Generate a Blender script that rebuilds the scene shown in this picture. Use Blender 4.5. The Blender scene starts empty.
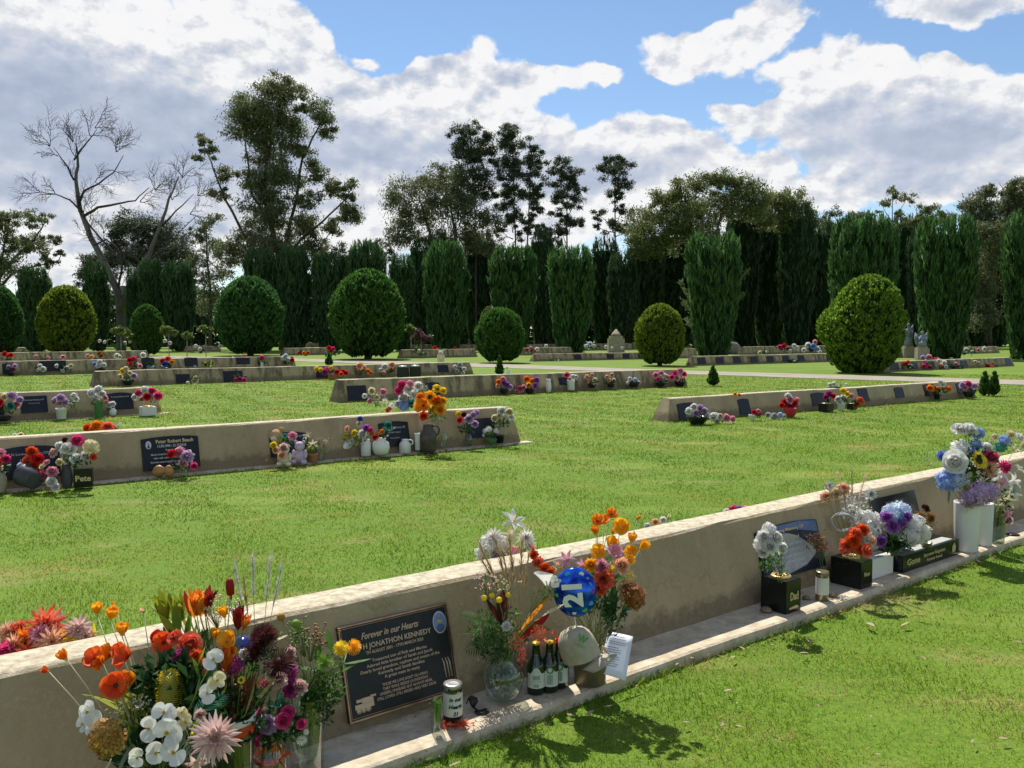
import bpy, bmesh, math, random
import numpy as np
from mathutils import Vector, Matrix
R = math.radians
random.seed(7)
rng = np.random.default_rng(7)
C = bpy.context.scene.collection
SC = bpy.context.scene
# ------------------------------------------------------------------ camera
F = 850.0; CH = 1.5; TH = math.atan(49 / 850.0)
cd = bpy.data.cameras.new('camera'); cam = bpy.data.objects.new('camera', cd); C.objects.link(cam)
cd.sensor_width = 36; cd.lens = F / 1024 * 36; cd.clip_end = 3000; cd.clip_start = 0.05
cam.location = (0, 0, CH); cam.rotation_euler = (R(90) - TH, 0, 0)
SC.camera = cam
FW = Vector((0, math.cos(TH), -math.sin(TH))); UP = Vector((0, math.sin(TH), math.cos(TH))); CAM = Vector((0, 0, CH))
def ray(px, py): return FW + Vector((1, 0, 0)) * ((px - 512) / F) + UP * ((384 - py) / F)
def G(px, py, z=0.0):                      # photo direction -> point on the level z
    d = ray(px, py); return CAM + d * ((z - CH) / d.z)
def D(px, py, Y):                          # photo direction -> point at distance Y
    d = ray(px, py); return CAM + d * (Y / d.y)
# ------------------------------------------------------------------ exposure
vs = SC.view_settings; vs.view_transform = 'Standard'; vs.look = 'None'; vs.gamma = 1; vs.use_curve_mapping = False
vs.exposure = 0.46
SC.cycles.max_bounces = 6; SC.cycles.transparent_max_bounces = 8; SC.cycles.use_denoising = True
SC.cycles.caustics_reflective = False; SC.cycles.caustics_refractive = False
SC.cycles.sample_clamp_indirect = 4
# ------------------------------------------------------------------ sun
SUNV = Vector((-0.20, 0.70, 1.0)).normalized()
sl = bpy.data.lights.new('sun', 'SUN'); sun = bpy.data.objects.new('sun', sl); C.objects.link(sun)
sl.energy = 5.0; sl.angle = R(0.5); sl.color = (1.0, 0.95, 0.86)
sun.rotation_euler = SUNV.to_track_quat('Z', 'Y').to_euler(); sun.location = (0, 0, 60)
# ------------------------------------------------------------------ sky with clouds, laid out by azimuth and elevation
w = bpy.data.worlds.new('World'); SC.world = w; w.use_nodes = True
NT = w.node_tree; NT.nodes.clear()
def N(t, **k):
    n = NT.nodes.new(t)
    for a, b in k.items(): setattr(n, a, b)
    return n
def lk(a, b): NT.links.new(a, b)
def M_(op, a, b=None, c=None, clamp=False):
    n = N('ShaderNodeMath', operation=op, use_clamp=clamp)
    for i, v in enumerate((a, b, c)):
        if v is None: continue
        if isinstance(v, (int, float)): n.inputs[i].default_value = v
        else: lk(v, n.inputs[i])
    return n.outputs[0]
out = N('ShaderNodeOutputWorld'); sky = N('ShaderNodeTexSky', sky_type='NISHITA')
sky.sun_disc = False; sky.sun_elevation = math.asin(SUNV.z); sky.sun_rotation = math.atan2(SUNV.x, SUNV.y)
sky.air_density = 1.1; sky.dust_density = 0.0; sky.ozone_density = 3.5; sky.altitude = 200
tc = N('ShaderNodeTexCoord'); sp = N('ShaderNodeSeparateXYZ'); lk(tc.outputs['Generated'], sp.inputs[0])
az = M_('ARCTAN2', sp.outputs[0], sp.outputs[1]); el = M_('ARCSINE', sp.outputs[2])
uv = N('ShaderNodeCombineXYZ'); lk(az, uv.inputs[0]); lk(el, uv.inputs[1])
def skc(px, py):
    d = ray(px, py).normalized(); return math.atan2(d.x, d.y), math.asin(d.z)
# domain warp so that no outline is an ellipse
wn = N('ShaderNodeTexNoise'); wn.inputs['Scale'].default_value = 7; wn.inputs['Detail'].default_value = 5
lk(uv.outputs[0], wn.inputs['Vector'])
ws = N('ShaderNodeVectorMath', operation='SUBTRACT'); lk(wn.outputs['Color'], ws.inputs[0]); ws.inputs[1].default_value = (.5, .5, .5)
wm = N('ShaderNodeVectorMath', operation='SCALE'); lk(ws.outputs[0], wm.inputs[0]); wm.inputs['Scale'].default_value = 0.10
wa = N('ShaderNodeVectorMath', operation='ADD'); lk(uv.outputs[0], wa.inputs[0]); lk(wm.outputs[0], wa.inputs[1])
def blobs(lst, src):
    acc = None
    for (px, py, rx, ry, s) in lst:
        a, e = skc(px, py)
        m = N('ShaderNodeMapping', vector_type='POINT')
        sx, sy = F / rx, F / ry
        m.inputs['Scale'].default_value = (sx, sy, 1); m.inputs['Location'].default_value = (-a * sx, -e * sy, 0)
        lk(src, m.inputs['Vector'])
        g = N('ShaderNodeTexGradient', gradient_type='SPHERICAL'); lk(m.outputs[0], g.inputs[0])
        v = M_('MULTIPLY', g.outputs['Fac'], s)
        acc = v if acc is None else M_('ADD', acc, v)
    return M_('MINIMUM', acc, 1.0)
CL = [(40,80,190,100,1.2),(170,70,180,100,1.3),(262,58,100,70,1.1),(120,170,230,90,1.2),(20,215,140,80,1),(300,120,110,70,1.2),(392,98,78,42,1.0),(470,88,85,38,1.1),
      (560,76,70,20,.9),(606,72,30,11,.6),(372,50,20,10,.8),(440,140,150,70,1.2),(360,210,130,70,1),(500,190,150,80,1),(585,150,120,42,1.2),(680,150,90,40,1.1),(640,190,150,60,.9),
      (712,45,85,34,1.2),(757,15,45,26,1.1),(672,62,26,12,.45),(790,64,38,17,1),(845,85,60,36,1.1),(880,120,130,52,1.3),(960,145,120,60,1.2),(770,105,70,28,1),(722,101,42,14,.6),
      (772,170,36,22,1.1),(825,195,60,24,1),(900,190,110,22,.9),(1000,180,110,30,1),(1010,115,60,30,.9),(960,14,85,22,1.3),(830,48,30,12,.3),(945,72,22,10,.6),
      (560,240,500,50,.34),(150,250,260,40,.6),(-150,120,300,160,1.1),(1180,120,160,90,1.1),(1250,30,120,30,1)]
field = blobs(CL, wa.outputs[0])
DK = [(60,125,240,80,1.3),(240,150,160,60,1.0),(140,215,230,30,.35),(395,160,110,60,.7),(560,175,130,40,1.0),(690,165,80,26,.6),(880,135,110,36,1.1),(950,160,120,32,1.1),(470,120,60,30,.3),(730,45,40,20,.35),(965,20,60,12,.4),(20,60,90,50,.5),(900,195,130,14,.4)]
dark = blobs(DK, wa.outputs[0])
def fbm(vec, scale, detail=9, rough=.58):
    n = N('ShaderNodeTexNoise'); n.inputs['Scale'].default_value = scale; n.inputs['Detail'].default_value = detail; n.inputs['Roughness'].default_value = rough
    lk(vec, n.inputs['Vector']); return n.outputs['Fac']
st = N('ShaderNodeMapping'); st.inputs['Scale'].default_value = (1, 1.5, 1); lk(uv.outputs[0], st.inputs['Vector'])
st2 = N('ShaderNodeMapping'); st2.inputs['Scale'].default_value = (1, 1.5, 1); st2.inputs['Location'].default_value = (.006, -.017, 0); lk(uv.outputs[0], st2.inputs['Vector'])
n1 = fbm(st.outputs[0], 9.5, 10, .57); n2 = fbm(st2.outputs[0], 9.5, 10, .57)
den = M_('ADD', M_('ADD', field, M_('MULTIPLY', M_('SUBTRACT', n1, .5), 1.5)), M_('MULTIPLY', M_('SUBTRACT', fbm(wa.outputs[0], 30, 8, .62), .5), .55))
# beyond the photographed part of the sky: scattered clouds from the noise alone
nb = fbm(st.outputs[0], 3.2, 8)
behind = M_('MULTIPLY', M_('GREATER_THAN', M_('ABSOLUTE', az), .95), M_('SUBTRACT', M_('MULTIPLY', nb, 2.4), .95))
den = M_('ADD', den, M_('MAXIMUM', behind, 0))
def smooth(v, a, b):
    n = N('ShaderNodeMapRange', interpolation_type='SMOOTHSTEP'); n.inputs['From Min'].default_value = a; n.inputs['From Max'].default_value = b
    lk(v, n.inputs['Value']); return n.outputs['Result']
alpha = smooth(den, .25, .47)
relief = M_('MULTIPLY', M_('MULTIPLY', M_('SUBTRACT', n1, n2), 4.8), M_('SUBTRACT', 1.0, M_('MULTIPLY', dark, .62)))
thick = smooth(den, .45, 1.25)
shade = M_('SUBTRACT', M_('ADD', M_('MULTIPLY', dark, .72), M_('MULTIPLY', thick, .10)), relief, clamp=True)
fine = M_('MULTIPLY', M_('SUBTRACT', fbm(st.outputs[0], 34, 6, .6), .5), .22)
shade = M_('ADD', shade, fine, clamp=True)
cr = N('ShaderNodeValToRGB'); lk(shade, cr.inputs[0])
e = cr.color_ramp.elements; e[0].position = 0; e[0].color = (.86, .86, .87, 1); e[1].position = .95; e[1].color = (.37, .43, .56, 1)
x = e.new(.25); x.color = (.66, .68, .73, 1); x = e.new(.6); x.color = (.47, .53, .65, 1)
b1 = N('ShaderNodeBackground'); b2 = N('ShaderNodeBackground'); mx = N('ShaderNodeMixShader')
lk(sky.outputs[0], b1.inputs[0]); b1.inputs[1].default_value = 0.090
lk(cr.outputs[0], b2.inputs[0]); b2.inputs[1].default_value = 0.79
lk(M_('MULTIPLY', alpha, M_('GREATER_THAN', el, -.01)), mx.inputs[0]); lk(b1.outputs[0], mx.inputs[1]); lk(b2.outputs[0], mx.inputs[2]); lk(mx.outputs[0], out.inputs[0])
w.cycles.sampling_method = 'MANUAL'; w.cycles.sample_map_resolution = 512

# ================================================================== helpers
MATS = {}
def mat(name, col, rough=.7, col2=None, scale=8, bump=0, metal=0, transl=0, island=False, spec=.3, trans=0, detail=4, stretch=None, bscale=None):
    if name in MATS: return MATS[name]
    m = bpy.data.materials.new(name); m.use_nodes = True; MATS[name] = m
    nt = m.node_tree; bs = nt.nodes['Principled BSDF']; L = nt.links.new; o = nt.nodes['Material Output']
    bs.inputs['Base Color'].default_value = (*col, 1); bs.inputs['Roughness'].default_value = rough
    bs.inputs['Metallic'].default_value = metal; bs.inputs['Specular IOR Level'].default_value = spec
    bs.inputs['Transmission Weight'].default_value = trans
    csock = None
    t = nt.nodes.new('ShaderNodeTexCoord'); vec = t.outputs['Object']
    if stretch:
        mp = nt.nodes.new('ShaderNodeMapping'); mp.inputs['Scale'].default_value = stretch; L(vec, mp.inputs[0]); vec = mp.outputs[0]
    if col2:
        rp = nt.nodes.new('ShaderNodeValToRGB'); rp.color_ramp.elements[0].color = (*col, 1); rp.color_ramp.elements[1].color = (*col2, 1)
        if island:
            g = nt.nodes.new('ShaderNodeNewGeometry'); L(g.outputs['Random Per Island'], rp.inputs[0])
        else:
            n = nt.nodes.new('ShaderNodeTexNoise'); n.inputs['Scale'].default_value = scale; n.inputs['Detail'].default_value = detail; n.inputs['Roughness'].default_value = .62
            L(vec, n.inputs[0]); L(n.outputs[0], rp.inputs[0]); rp.color_ramp.elements[0].position = .33; rp.color_ramp.elements[1].position = .67
        L(rp.outputs[0], bs.inputs['Base Color']); csock = rp.outputs[0]
    if bump:
        n = nt.nodes.new('ShaderNodeTexNoise'); n.inputs['Scale'].default_value = bscale or scale * 3; n.inputs['Detail'].default_value = 6
        b = nt.nodes.new('ShaderNodeBump'); b.inputs['Strength'].default_value = bump; b.inputs['Distance'].default_value = .02
        L(vec, n.inputs[0]); L(n.outputs[0], b.inputs['Height']); L(b.outputs[0], bs.inputs['Normal'])
    if transl:
        tr = nt.nodes.new('ShaderNodeBsdfTranslucent'); ms = nt.nodes.new('ShaderNodeMixShader'); ms.inputs[0].default_value = transl
        if csock: L(csock, tr.inputs[0])
        else: tr.inputs[0].default_value = (*col, 1)
        L(bs.outputs[0], ms.inputs[1]); L(tr.outputs[0], ms.inputs[2]); L(ms.outputs[0], o.inputs[0])
    return m
def tag(o, label=None, cat=None, group=None, kind=None):
    if label: o['label'] = label
    if cat: o['category'] = cat
    if group: o['group'] = group
    if kind: o['kind'] = kind
    return o
def link(name, me, mats=None, parent=None, loc=None):
    if mats is not None:
        for m in (mats if isinstance(mats, (list, tuple)) else [mats]): me.materials.append(m)
    o = bpy.data.objects.new(name, me); C.objects.link(o)
    if loc is not None: o.location = loc
    if parent is not None: o.parent = parent
    return o
def empty(name, loc):
    o = bpy.data.objects.new(name, None); C.objects.link(o); o.location = loc; o.empty_display_size = .1; return o
def npmesh(name, V, Fq, mi=None, smooth=False):       # V (n,3), Fq (m,k) all faces with k corners
    me = bpy.data.meshes.new(name); V = np.asarray(V, dtype=np.float32); Fq = np.asarray(Fq, dtype=np.int32)
    m, k = Fq.shape
    me.vertices.add(len(V)); me.vertices.foreach_set('co', V.ravel())
    me.loops.add(m * k); me.loops.foreach_set('vertex_index', Fq.ravel())
    me.polygons.add(m); me.polygons.foreach_set('loop_start', np.arange(0, m * k, k, dtype=np.int32))
    if mi is not None: me.polygons.foreach_set('material_index', np.asarray(mi, dtype=np.int32))
    if smooth: me.polygons.foreach_set('use_smooth', np.ones(m, dtype=bool))
    me.update(calc_edges=True); return me
class MB:                                              # small mesh collector
    def __init__(s): s.v = []; s.f = []; s.m = []; s.sm = []
    def add(s, vs_, fs, mi=0, sm=True):
        b = len(s.v); s.v += [tuple(p) for p in vs_]; s.f += [tuple(i + b for i in f) for f in fs]; s.m += [mi] * len(fs); s.sm += [sm] * len(fs)
    def box(s, c, sz, mi=0, rz=0, bev=0):
        bm = bmesh.new(); bmesh.ops.create_cube(bm, size=1)
        for v in bm.verts: v.co = Vector((v.co.x * sz[0], v.co.y * sz[1], v.co.z * sz[2]))
        if bev: bmesh.ops.bevel(bm, geom=list(bm.edges), offset=bev, segments=2, affect='EDGES')
        Mx = Matrix.Translation(Vector(c)) @ Matrix.Rotation(rz, 4, 'Z')
        bm.verts.index_update(); s.add([Mx @ v.co for v in bm.verts], [[v.index for v in f.verts] for f in bm.faces], mi, False); bm.free()
    def tube(s, pts, rad, mi=0, n=6, cap=True):
        pts = [Vector(p) for p in pts]; k = len(pts)
        if not isinstance(rad, (list, tuple)): rad = [rad] * k
        vs_ = []; prev = None
        for i, p in enumerate(pts):
            t = (pts[min(i + 1, k - 1)] - pts[max(i - 1, 0)])
            t = t.normalized() if t.length > 1e-9 else Vector((0, 0, 1))
            a = prev if prev is not None else (Vector((1, 0, 0)) if abs(t.x) < .8 else Vector((0, 1, 0)))
            a = (a - t * a.dot(t)).normalized(); b = t.cross(a); prev = a
            for j in range(n):
                th = 2 * math.pi * j / n; vs_.append(p + (a * math.cos(th) + b * math.sin(th)) * rad[i])
        fs = [[i * n + j, i * n + (j + 1) % n, (i + 1) * n + (j + 1) % n, (i + 1) * n + j] for i in range(k - 1) for j in range(n)]
        if cap: fs += [list(range(n))[::-1], [(k - 1) * n + j for j in range(n)]]
        s.add(vs_, fs, mi)
    def lathe(s, prof, mi=0, n=24, Mx=Matrix(), cap=True):
        vs_ = [Mx @ Vector((r * math.cos(2 * math.pi * j / n), r * math.sin(2 * math.pi * j / n), z)) for r, z in prof for j in range(n)]
        k = len(prof)
        fs = [[i * n + j, i * n + (j + 1) % n, (i + 1) * n + (j + 1) % n, (i + 1) * n + j] for i in range(k - 1) for j in range(n)]
        if cap: fs += [list(range(n))[::-1], [(k - 1) * n + j for j in range(n)]]
        s.add(vs_, fs, mi)
    def mesh(s, name):
        me = bpy.data.meshes.new(name); me.from_pydata(s.v, [], s.f); me.polygons.foreach_set('material_index', s.m); me.polygons.foreach_set('use_smooth', s.sm); me.update(); return me
    def build(s, name, mats, parent=None, loc=None): return link(name, s.mesh(name), mats, parent, loc)
def nz(v): return v / np.maximum(np.linalg.norm(v, axis=1, keepdims=True), 1e-9)
def cards(P, A, wd, ln, fold=True):                    # diamond leaves at P along A
    n = len(P); Rn = rng.normal(size=(n, 3)); A = nz(A); B = nz(np.cross(A, Rn)); Nn = np.cross(A, B)
    wd = np.broadcast_to(np.asarray(wd, float).reshape(-1, 1), (n, 1)); ln = np.broadcast_to(np.asarray(ln, float).reshape(-1, 1), (n, 1))
    k = Nn * ln * .12
    V = np.stack([P - A * ln * .5, P - B * wd * .5 + k, P + A * ln * .5, P + B * wd * .5 + k], axis=1).reshape(-1, 3)
    return V, np.arange(n * 4).reshape(n, 4)
def merge(parts):                                      # list of (V,F quad) -> V,F
    Vs = []; Fs = []; b = 0
    for V, Fq in parts: Vs.append(V); Fs.append(Fq + b); b += len(V)
    return np.concatenate(Vs), np.concatenate(Fs)

# ================================================================== materials of the setting
def ground_mat():
    m = bpy.data.materials.new('lawn'); m.use_nodes = True; nt = m.node_tree; L = nt.links.new; bs = nt.nodes['Principled BSDF']
    t = nt.nodes.new('ShaderNodeTexCoord')
    def nn(s, d, stretch=None, r=.6):
        n = nt.nodes.new('ShaderNodeTexNoise'); n.inputs['Scale'].default_value = s; n.inputs['Detail'].default_value = d; n.inputs['Roughness'].default_value = r
        if stretch:
            mp = nt.nodes.new('ShaderNodeMapping'); mp.inputs['Rotation'].default_value = (0, 0, R(38)); mp.inputs['Scale'].default_value = stretch; L(t.outputs['Object'], mp.inputs[0]); L(mp.outputs[0], n.inputs[0])
        else: L(t.outputs['Object'], n.inputs[0])
        return n.outputs[0]
    def ramp(s, a, b, p0, p1):
        r_ = nt.nodes.new('ShaderNodeValToRGB'); L(s, r_.inputs[0]); q = r_.color_ramp.elements; q[0].color = (*a, 1); q[1].color = (*b, 1); q[0].position = p0; q[1].position = p1; return r_.outputs[0]
    def mixc(f, a, b, mode='MIX', fac=None):
        x_ = nt.nodes.new('ShaderNodeMix'); x_.data_type = 'RGBA'; x_.blend_type = mode
        if f is None: x_.inputs[0].default_value = fac
        else: L(f, x_.inputs[0])
        L(a, x_.inputs[6]); L(b, x_.inputs[7]); return x_.outputs[2]
    c = ramp(nn(38, 6), (.07, .145, .010), (.17, .265, .022), .3, .7)
    pale = ramp(nn(140, 3), (.24, .26, .07), (.40, .34, .14), .3, .7)
    c = mixc(ramp(nn(.9, 6, (1, 2.2, 1)), (0, 0, 0), (1, 1, 1), .55, .78), c, pale)
    c = mixc(ramp(nn(.33, 5, (.5, 2.6, 1)), (0, 0, 0), (.6, .6, .6), .5, .66), c, ramp(nn(30, 4), (.19, .27, .03), (.30, .36, .06), .3, .7))
    c = mixc(ramp(nn(1.7, 4, (.45, 3, 1)), (0, 0, 0), (.5, .5, .5), .52, .66), c, ramp(nn(26, 4), (.06, .125, .01), (.11, .18, .018), .3, .7))
    c = mixc(ramp(nn(210, 2), (0, 0, 0), (.5, .5, .5), .45, .6), c, ramp(nn(60, 2), (.05, .08, .008), (.07, .10, .012), .3, .7))
    L(c, bs.inputs['Base Color']); bs.inputs['Roughness'].default_value = .85; bs.inputs['Specular IOR Level'].default_value = .15
    b = nt.nodes.new('ShaderNodeBump'); b.inputs['Strength'].default_value = .5; b.inputs['Distance'].default_value = .02; L(nn(90, 4), b.inputs['Height']); L(b.outputs[0], bs.inputs['Normal'])
    return m
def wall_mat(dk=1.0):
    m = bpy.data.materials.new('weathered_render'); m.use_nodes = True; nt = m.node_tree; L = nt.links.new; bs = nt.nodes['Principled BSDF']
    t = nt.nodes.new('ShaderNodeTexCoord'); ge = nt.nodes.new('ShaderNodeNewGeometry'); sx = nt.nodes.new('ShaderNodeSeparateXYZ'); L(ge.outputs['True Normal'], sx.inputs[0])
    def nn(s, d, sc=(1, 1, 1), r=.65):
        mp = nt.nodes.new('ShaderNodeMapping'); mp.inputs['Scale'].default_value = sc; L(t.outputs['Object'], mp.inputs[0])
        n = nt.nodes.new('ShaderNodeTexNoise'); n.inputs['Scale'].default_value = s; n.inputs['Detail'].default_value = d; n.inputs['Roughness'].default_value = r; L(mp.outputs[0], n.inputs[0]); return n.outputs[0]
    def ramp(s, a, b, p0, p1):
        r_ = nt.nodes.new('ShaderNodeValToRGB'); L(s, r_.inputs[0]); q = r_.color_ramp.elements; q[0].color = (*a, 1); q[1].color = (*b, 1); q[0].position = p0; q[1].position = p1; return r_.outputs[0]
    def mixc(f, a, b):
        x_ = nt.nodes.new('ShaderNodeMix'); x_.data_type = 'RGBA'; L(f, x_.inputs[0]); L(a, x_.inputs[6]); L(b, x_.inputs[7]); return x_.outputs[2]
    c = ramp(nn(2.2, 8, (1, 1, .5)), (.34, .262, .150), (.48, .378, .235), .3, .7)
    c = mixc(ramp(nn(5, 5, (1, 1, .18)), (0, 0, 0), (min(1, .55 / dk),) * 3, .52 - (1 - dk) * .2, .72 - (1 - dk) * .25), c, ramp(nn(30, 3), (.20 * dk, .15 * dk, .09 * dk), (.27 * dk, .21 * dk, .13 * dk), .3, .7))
    c = mixc(ramp(nn(60, 5), (0, 0, 0), (.45, .45, .45), .5, .7), c, ramp(nn(9, 2), (.36, .32, .24), (.52, .47, .37), .3, .7))
    # speckled top faces, picked by slope, coloured paler to look sunlit (set below)
    vo = nt.nodes.new('ShaderNodeTexVoronoi'); vo.feature = 'DISTANCE_TO_EDGE'; vo.inputs['Scale'].default_value = 1.3; wv = nt.nodes.new('ShaderNodeVectorMath'); wv.operation = 'ADD'; nz_ = nt.nodes.new('ShaderNodeTexNoise'); nz_.inputs['Scale'].default_value = 7; nz_.inputs['Detail'].default_value = 6
    L(t.outputs['Object'], nz_.inputs[0]); sc_ = nt.nodes.new('ShaderNodeVectorMath'); sc_.operation = 'SCALE'; sc_.inputs['Scale'].default_value = .35; L(nz_.outputs['Color'], sc_.inputs[0]); L(t.outputs['Object'], wv.inputs[0]); L(sc_.outputs[0], wv.inputs[1]); L(wv.outputs[0], vo.inputs['Vector'])
    c = mixc(ramp(vo.outputs['Distance'], (.35, .35, .35), (0, 0, 0), .0, .005), c, ramp(nn(9, 2), (.10, .08, .05), (.14, .11, .07), .3, .7))
    c = mixc(ramp(nn(3.3, 6, (1, 1, .12)), (0, 0, 0), (.5, .5, .5), .64, .70), c, ramp(nn(9, 2), (.50, .47, .40), (.60, .57, .50), .3, .7))
    sz_ = nt.nodes.new('ShaderNodeSeparateXYZ'); L(t.outputs['Object'], sz_.inputs[0]); dz = nt.nodes.new('ShaderNodeMath'); dz.operation = 'MULTIPLY_ADD'; L(nn(14, 6), dz.inputs[0]); dz.inputs[1].default_value = -.22; L(sz_.outputs[2], dz.inputs[2])
    c = mixc(ramp(dz.outputs[0], (.75, .75, .75), (0, 0, 0), .0, .06), c, ramp(nn(40, 3), (.13, .10, .06), (.22, .17, .10), .3, .7))    # soil splash along the foot
    top = ramp(nn(24, 8, (1, 1, 1)), (.32, .27, .18), (.58, .51, .37), .34, .60)
    f = ramp(sx.outputs[2], (0, 0, 0), (1, 1, 1), .75, .85)
    c = mixc(f, c, top); L(c, bs.inputs['Base Color']); bs.inputs['Roughness'].default_value = .9; bs.inputs['Specular IOR Level'].default_value = .2
    b = nt.nodes.new('ShaderNodeBump'); b.inputs['Strength'].default_value = .7; b.inputs['Distance'].default_value = .012; L(nn(36, 8), b.inputs['Height']); L(b.outputs[0], bs.inputs['Normal'])
    return m
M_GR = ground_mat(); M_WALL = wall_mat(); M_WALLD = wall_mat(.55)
M_FOOT = mat('footing_concrete', (.40, .325, .22), .9, (.60, .52, .39), 12, bump=.5, spec=.2)
M_PATH = mat('gravel_path', (.235, .205, .155), .95, (.33, .29, .23), 1.2)
# ================================================================== ground and path
me = npmesh('ground', [(-900, -60, 0), (900, -60, 0), (900, 1600, 0), (-900, 1600, 0)], [(0, 1, 2, 3)])
tag(link('ground', me, M_GR), 'mown green lawn with dry patches spreading under the memorial walls', kind='structure')
up_ = [(-60, 353.0), (250, 357.0), (350, 360), (500, 364), (686, 370.5), (847, 375), (1024, 380), (1200, 386)]
lo_ = [(-60, 354.5), (250, 359.5), (350, 363), (500, 367.7), (686, 374), (847, 379.3), (1024, 384.8), (1200, 392)]
mb = MB(); a = [G(*p, .012) for p in up_]; b = [G(*p, .012) for p in lo_]
mb.add(a + b, [[i, i + len(a), i + 1 + len(a), i + 1] for i in range(len(a) - 1)])
mb.build('path', M_PATH); tag(bpy.data.objects['path'], 'pale gravel path crossing the far lawn', kind='structure')

# ================================================================== walls
WALLS = {}
class Wall: pass
def wall(key, A, B, h, label, lean=.13, th=.18, foot=0, slant=.12, group='low memorial walls', fz=.05, extend=0):
    a = G(*A) if len(A) == 2 else Vector((A[0], A[1], 0)); b = G(*B) if len(B) == 2 else Vector((B[0], B[1], 0))
    d = (b - a); Lg = d.length; d = d.normalized(); n = Vector((-d.y, d.x, 0))    # n points away from the camera
    W = Wall(); W.a, W.d, W.n, W.h, W.L, W.lean, W.th = a, d, n, h, Lg, lean, th
    W.v = (n * lean + Vector((0, 0, h))).normalized(); W.N = d.cross(W.v).normalized()
    if W.N.dot(-n) < 0: W.N = -W.N
    prof = [(0, -.05), (lean * .5, h * .5), (lean - .004, h - .014), (lean + .008, h - .002), (lean + .02, h), (lean + th * .5, h + .002), (lean + th - .02, h), (lean + th - .008, h - .002), (lean + th + .004, h - .014), (2 * lean + th, -.05)]
    k = max(2, int(Lg / .22)); k = min(k, 90); vs_ = []
    for i in range(k + 1):
        s = Lg * i / k; w1 = math.sin(s * 1.3 + len(WALLS)) * .004
        for (t, z) in prof:
            e_ = slant * max(0, z) / h; ss = s + (e_ if i == 0 else -e_ if i == k else 0)
            j = random.uniform(-.003, .003) + (w1 if z > h * .8 else 0)
            vs_.append(d * ss + n * (t + random.uniform(-.003, .003)) + Vector((0, 0, z + j)))
    m = len(prof)
    fs = [[i * m + j, (i + 1) * m + j, (i + 1) * m + j + 1, i * m + j + 1] for i in range(k) for j in range(m - 1)]
    fs += [list(range(m)), [k * m + j for j in range(m)][::-1]]
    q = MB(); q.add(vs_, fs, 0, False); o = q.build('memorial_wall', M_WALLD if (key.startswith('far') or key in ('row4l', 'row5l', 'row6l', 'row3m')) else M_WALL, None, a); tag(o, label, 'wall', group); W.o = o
    if foot:
        kk = max(4, int(Lg / .12)); kk = min(kk, 120); vs_ = []
        pf = [(-.06, fz - .002), (-foot + .02, fz), (-foot + .006, fz - .006), (-foot, fz - .02), (-foot + .002, -.04)]
        for i in range(kk + 1):
            s = -.0 + (Lg + .12) * i / kk; jj = math.sin(s * 2.1) * .006 + random.uniform(-.003, .003)
            for (t, z) in [(.05, fz)] + pf:
                vs_.append(d * s + n * (t + (jj if t < -.1 else 0)) + Vector((0, 0, z + random.uniform(-.0015, .0015))))
        m = len(pf) + 1
        fs = [[i * m + j, i * m + j + 1, (i + 1) * m + j + 1, (i + 1) * m + j] for i in range(kk) for j in range(m - 1)]
        fs += [list(range(m))[::-1], [kk * m + j for j in range(m)]]
        q = MB(); q.add(vs_, fs, 0, False); q.build('footing', M_FOOT, o)
    WALLS[key] = W; return W
def onface(W, px, py):
    d = ray(px, py); p0 = W.a; t = (p0 - CAM).dot(W.N) / d.dot(W.N); return CAM + d * t
# front wall: traced from its top front edge (z = .5)
tA = Vector((-1.484, 2.464, 0)); dd = Vector((5.61, 4.39, 0)).normalized(); nn_ = Vector((-dd.y, dd.x, 0))
base0 = tA - nn_ * .135
pa = base0 - dd * 1.1; pb = base0 + dd * 15
wall('front', (pa.x, pa.y, 0), (pb.x, pb.y, 0), .5, 'nearest long concrete memorial wall with the framed bronze plaque, running diagonally across the foreground', lean=.14, foot=.235, slant=.1)
def W_(key, A, B, h, label, **k): return wall(key, A, B, h, label, **k)
W_('row2', (-70, 498.6), (522, 443.0), .5, 'second long memorial wall, ending on the lawn just left of centre, with a black plaque for one man near its left part', foot=.10, fz=.02)
W_('row3l', (-60, 426.5), (163, 413.3), .5, 'short orange-brown memorial wall at left edge with navy plaques and a green vase', foot=.1, fz=.015)
W_('row3m', (336, 402.6), (688, 386), .5, 'mid-lawn memorial wall in the centre whose right end carries pink flowers')
W_('right', (668, 422.4), (977, 397.2), .40, 'right-hand memorial wall with a red flower bowl at its middle', slant=.16)
W_('row4l', (92, 387.3), (474, 374), .46, 'dark stained memorial wall left of centre beneath the two large round bushes')
W_('row5l', (-70, 378), (297, 368.3), .54, 'long grey memorial wall at far left with a red and blue posy')
W_('row6l', (-60, 364.5), (150, 359.5), .55, 'farthest low wall strip at left behind the long grey wall')
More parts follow.
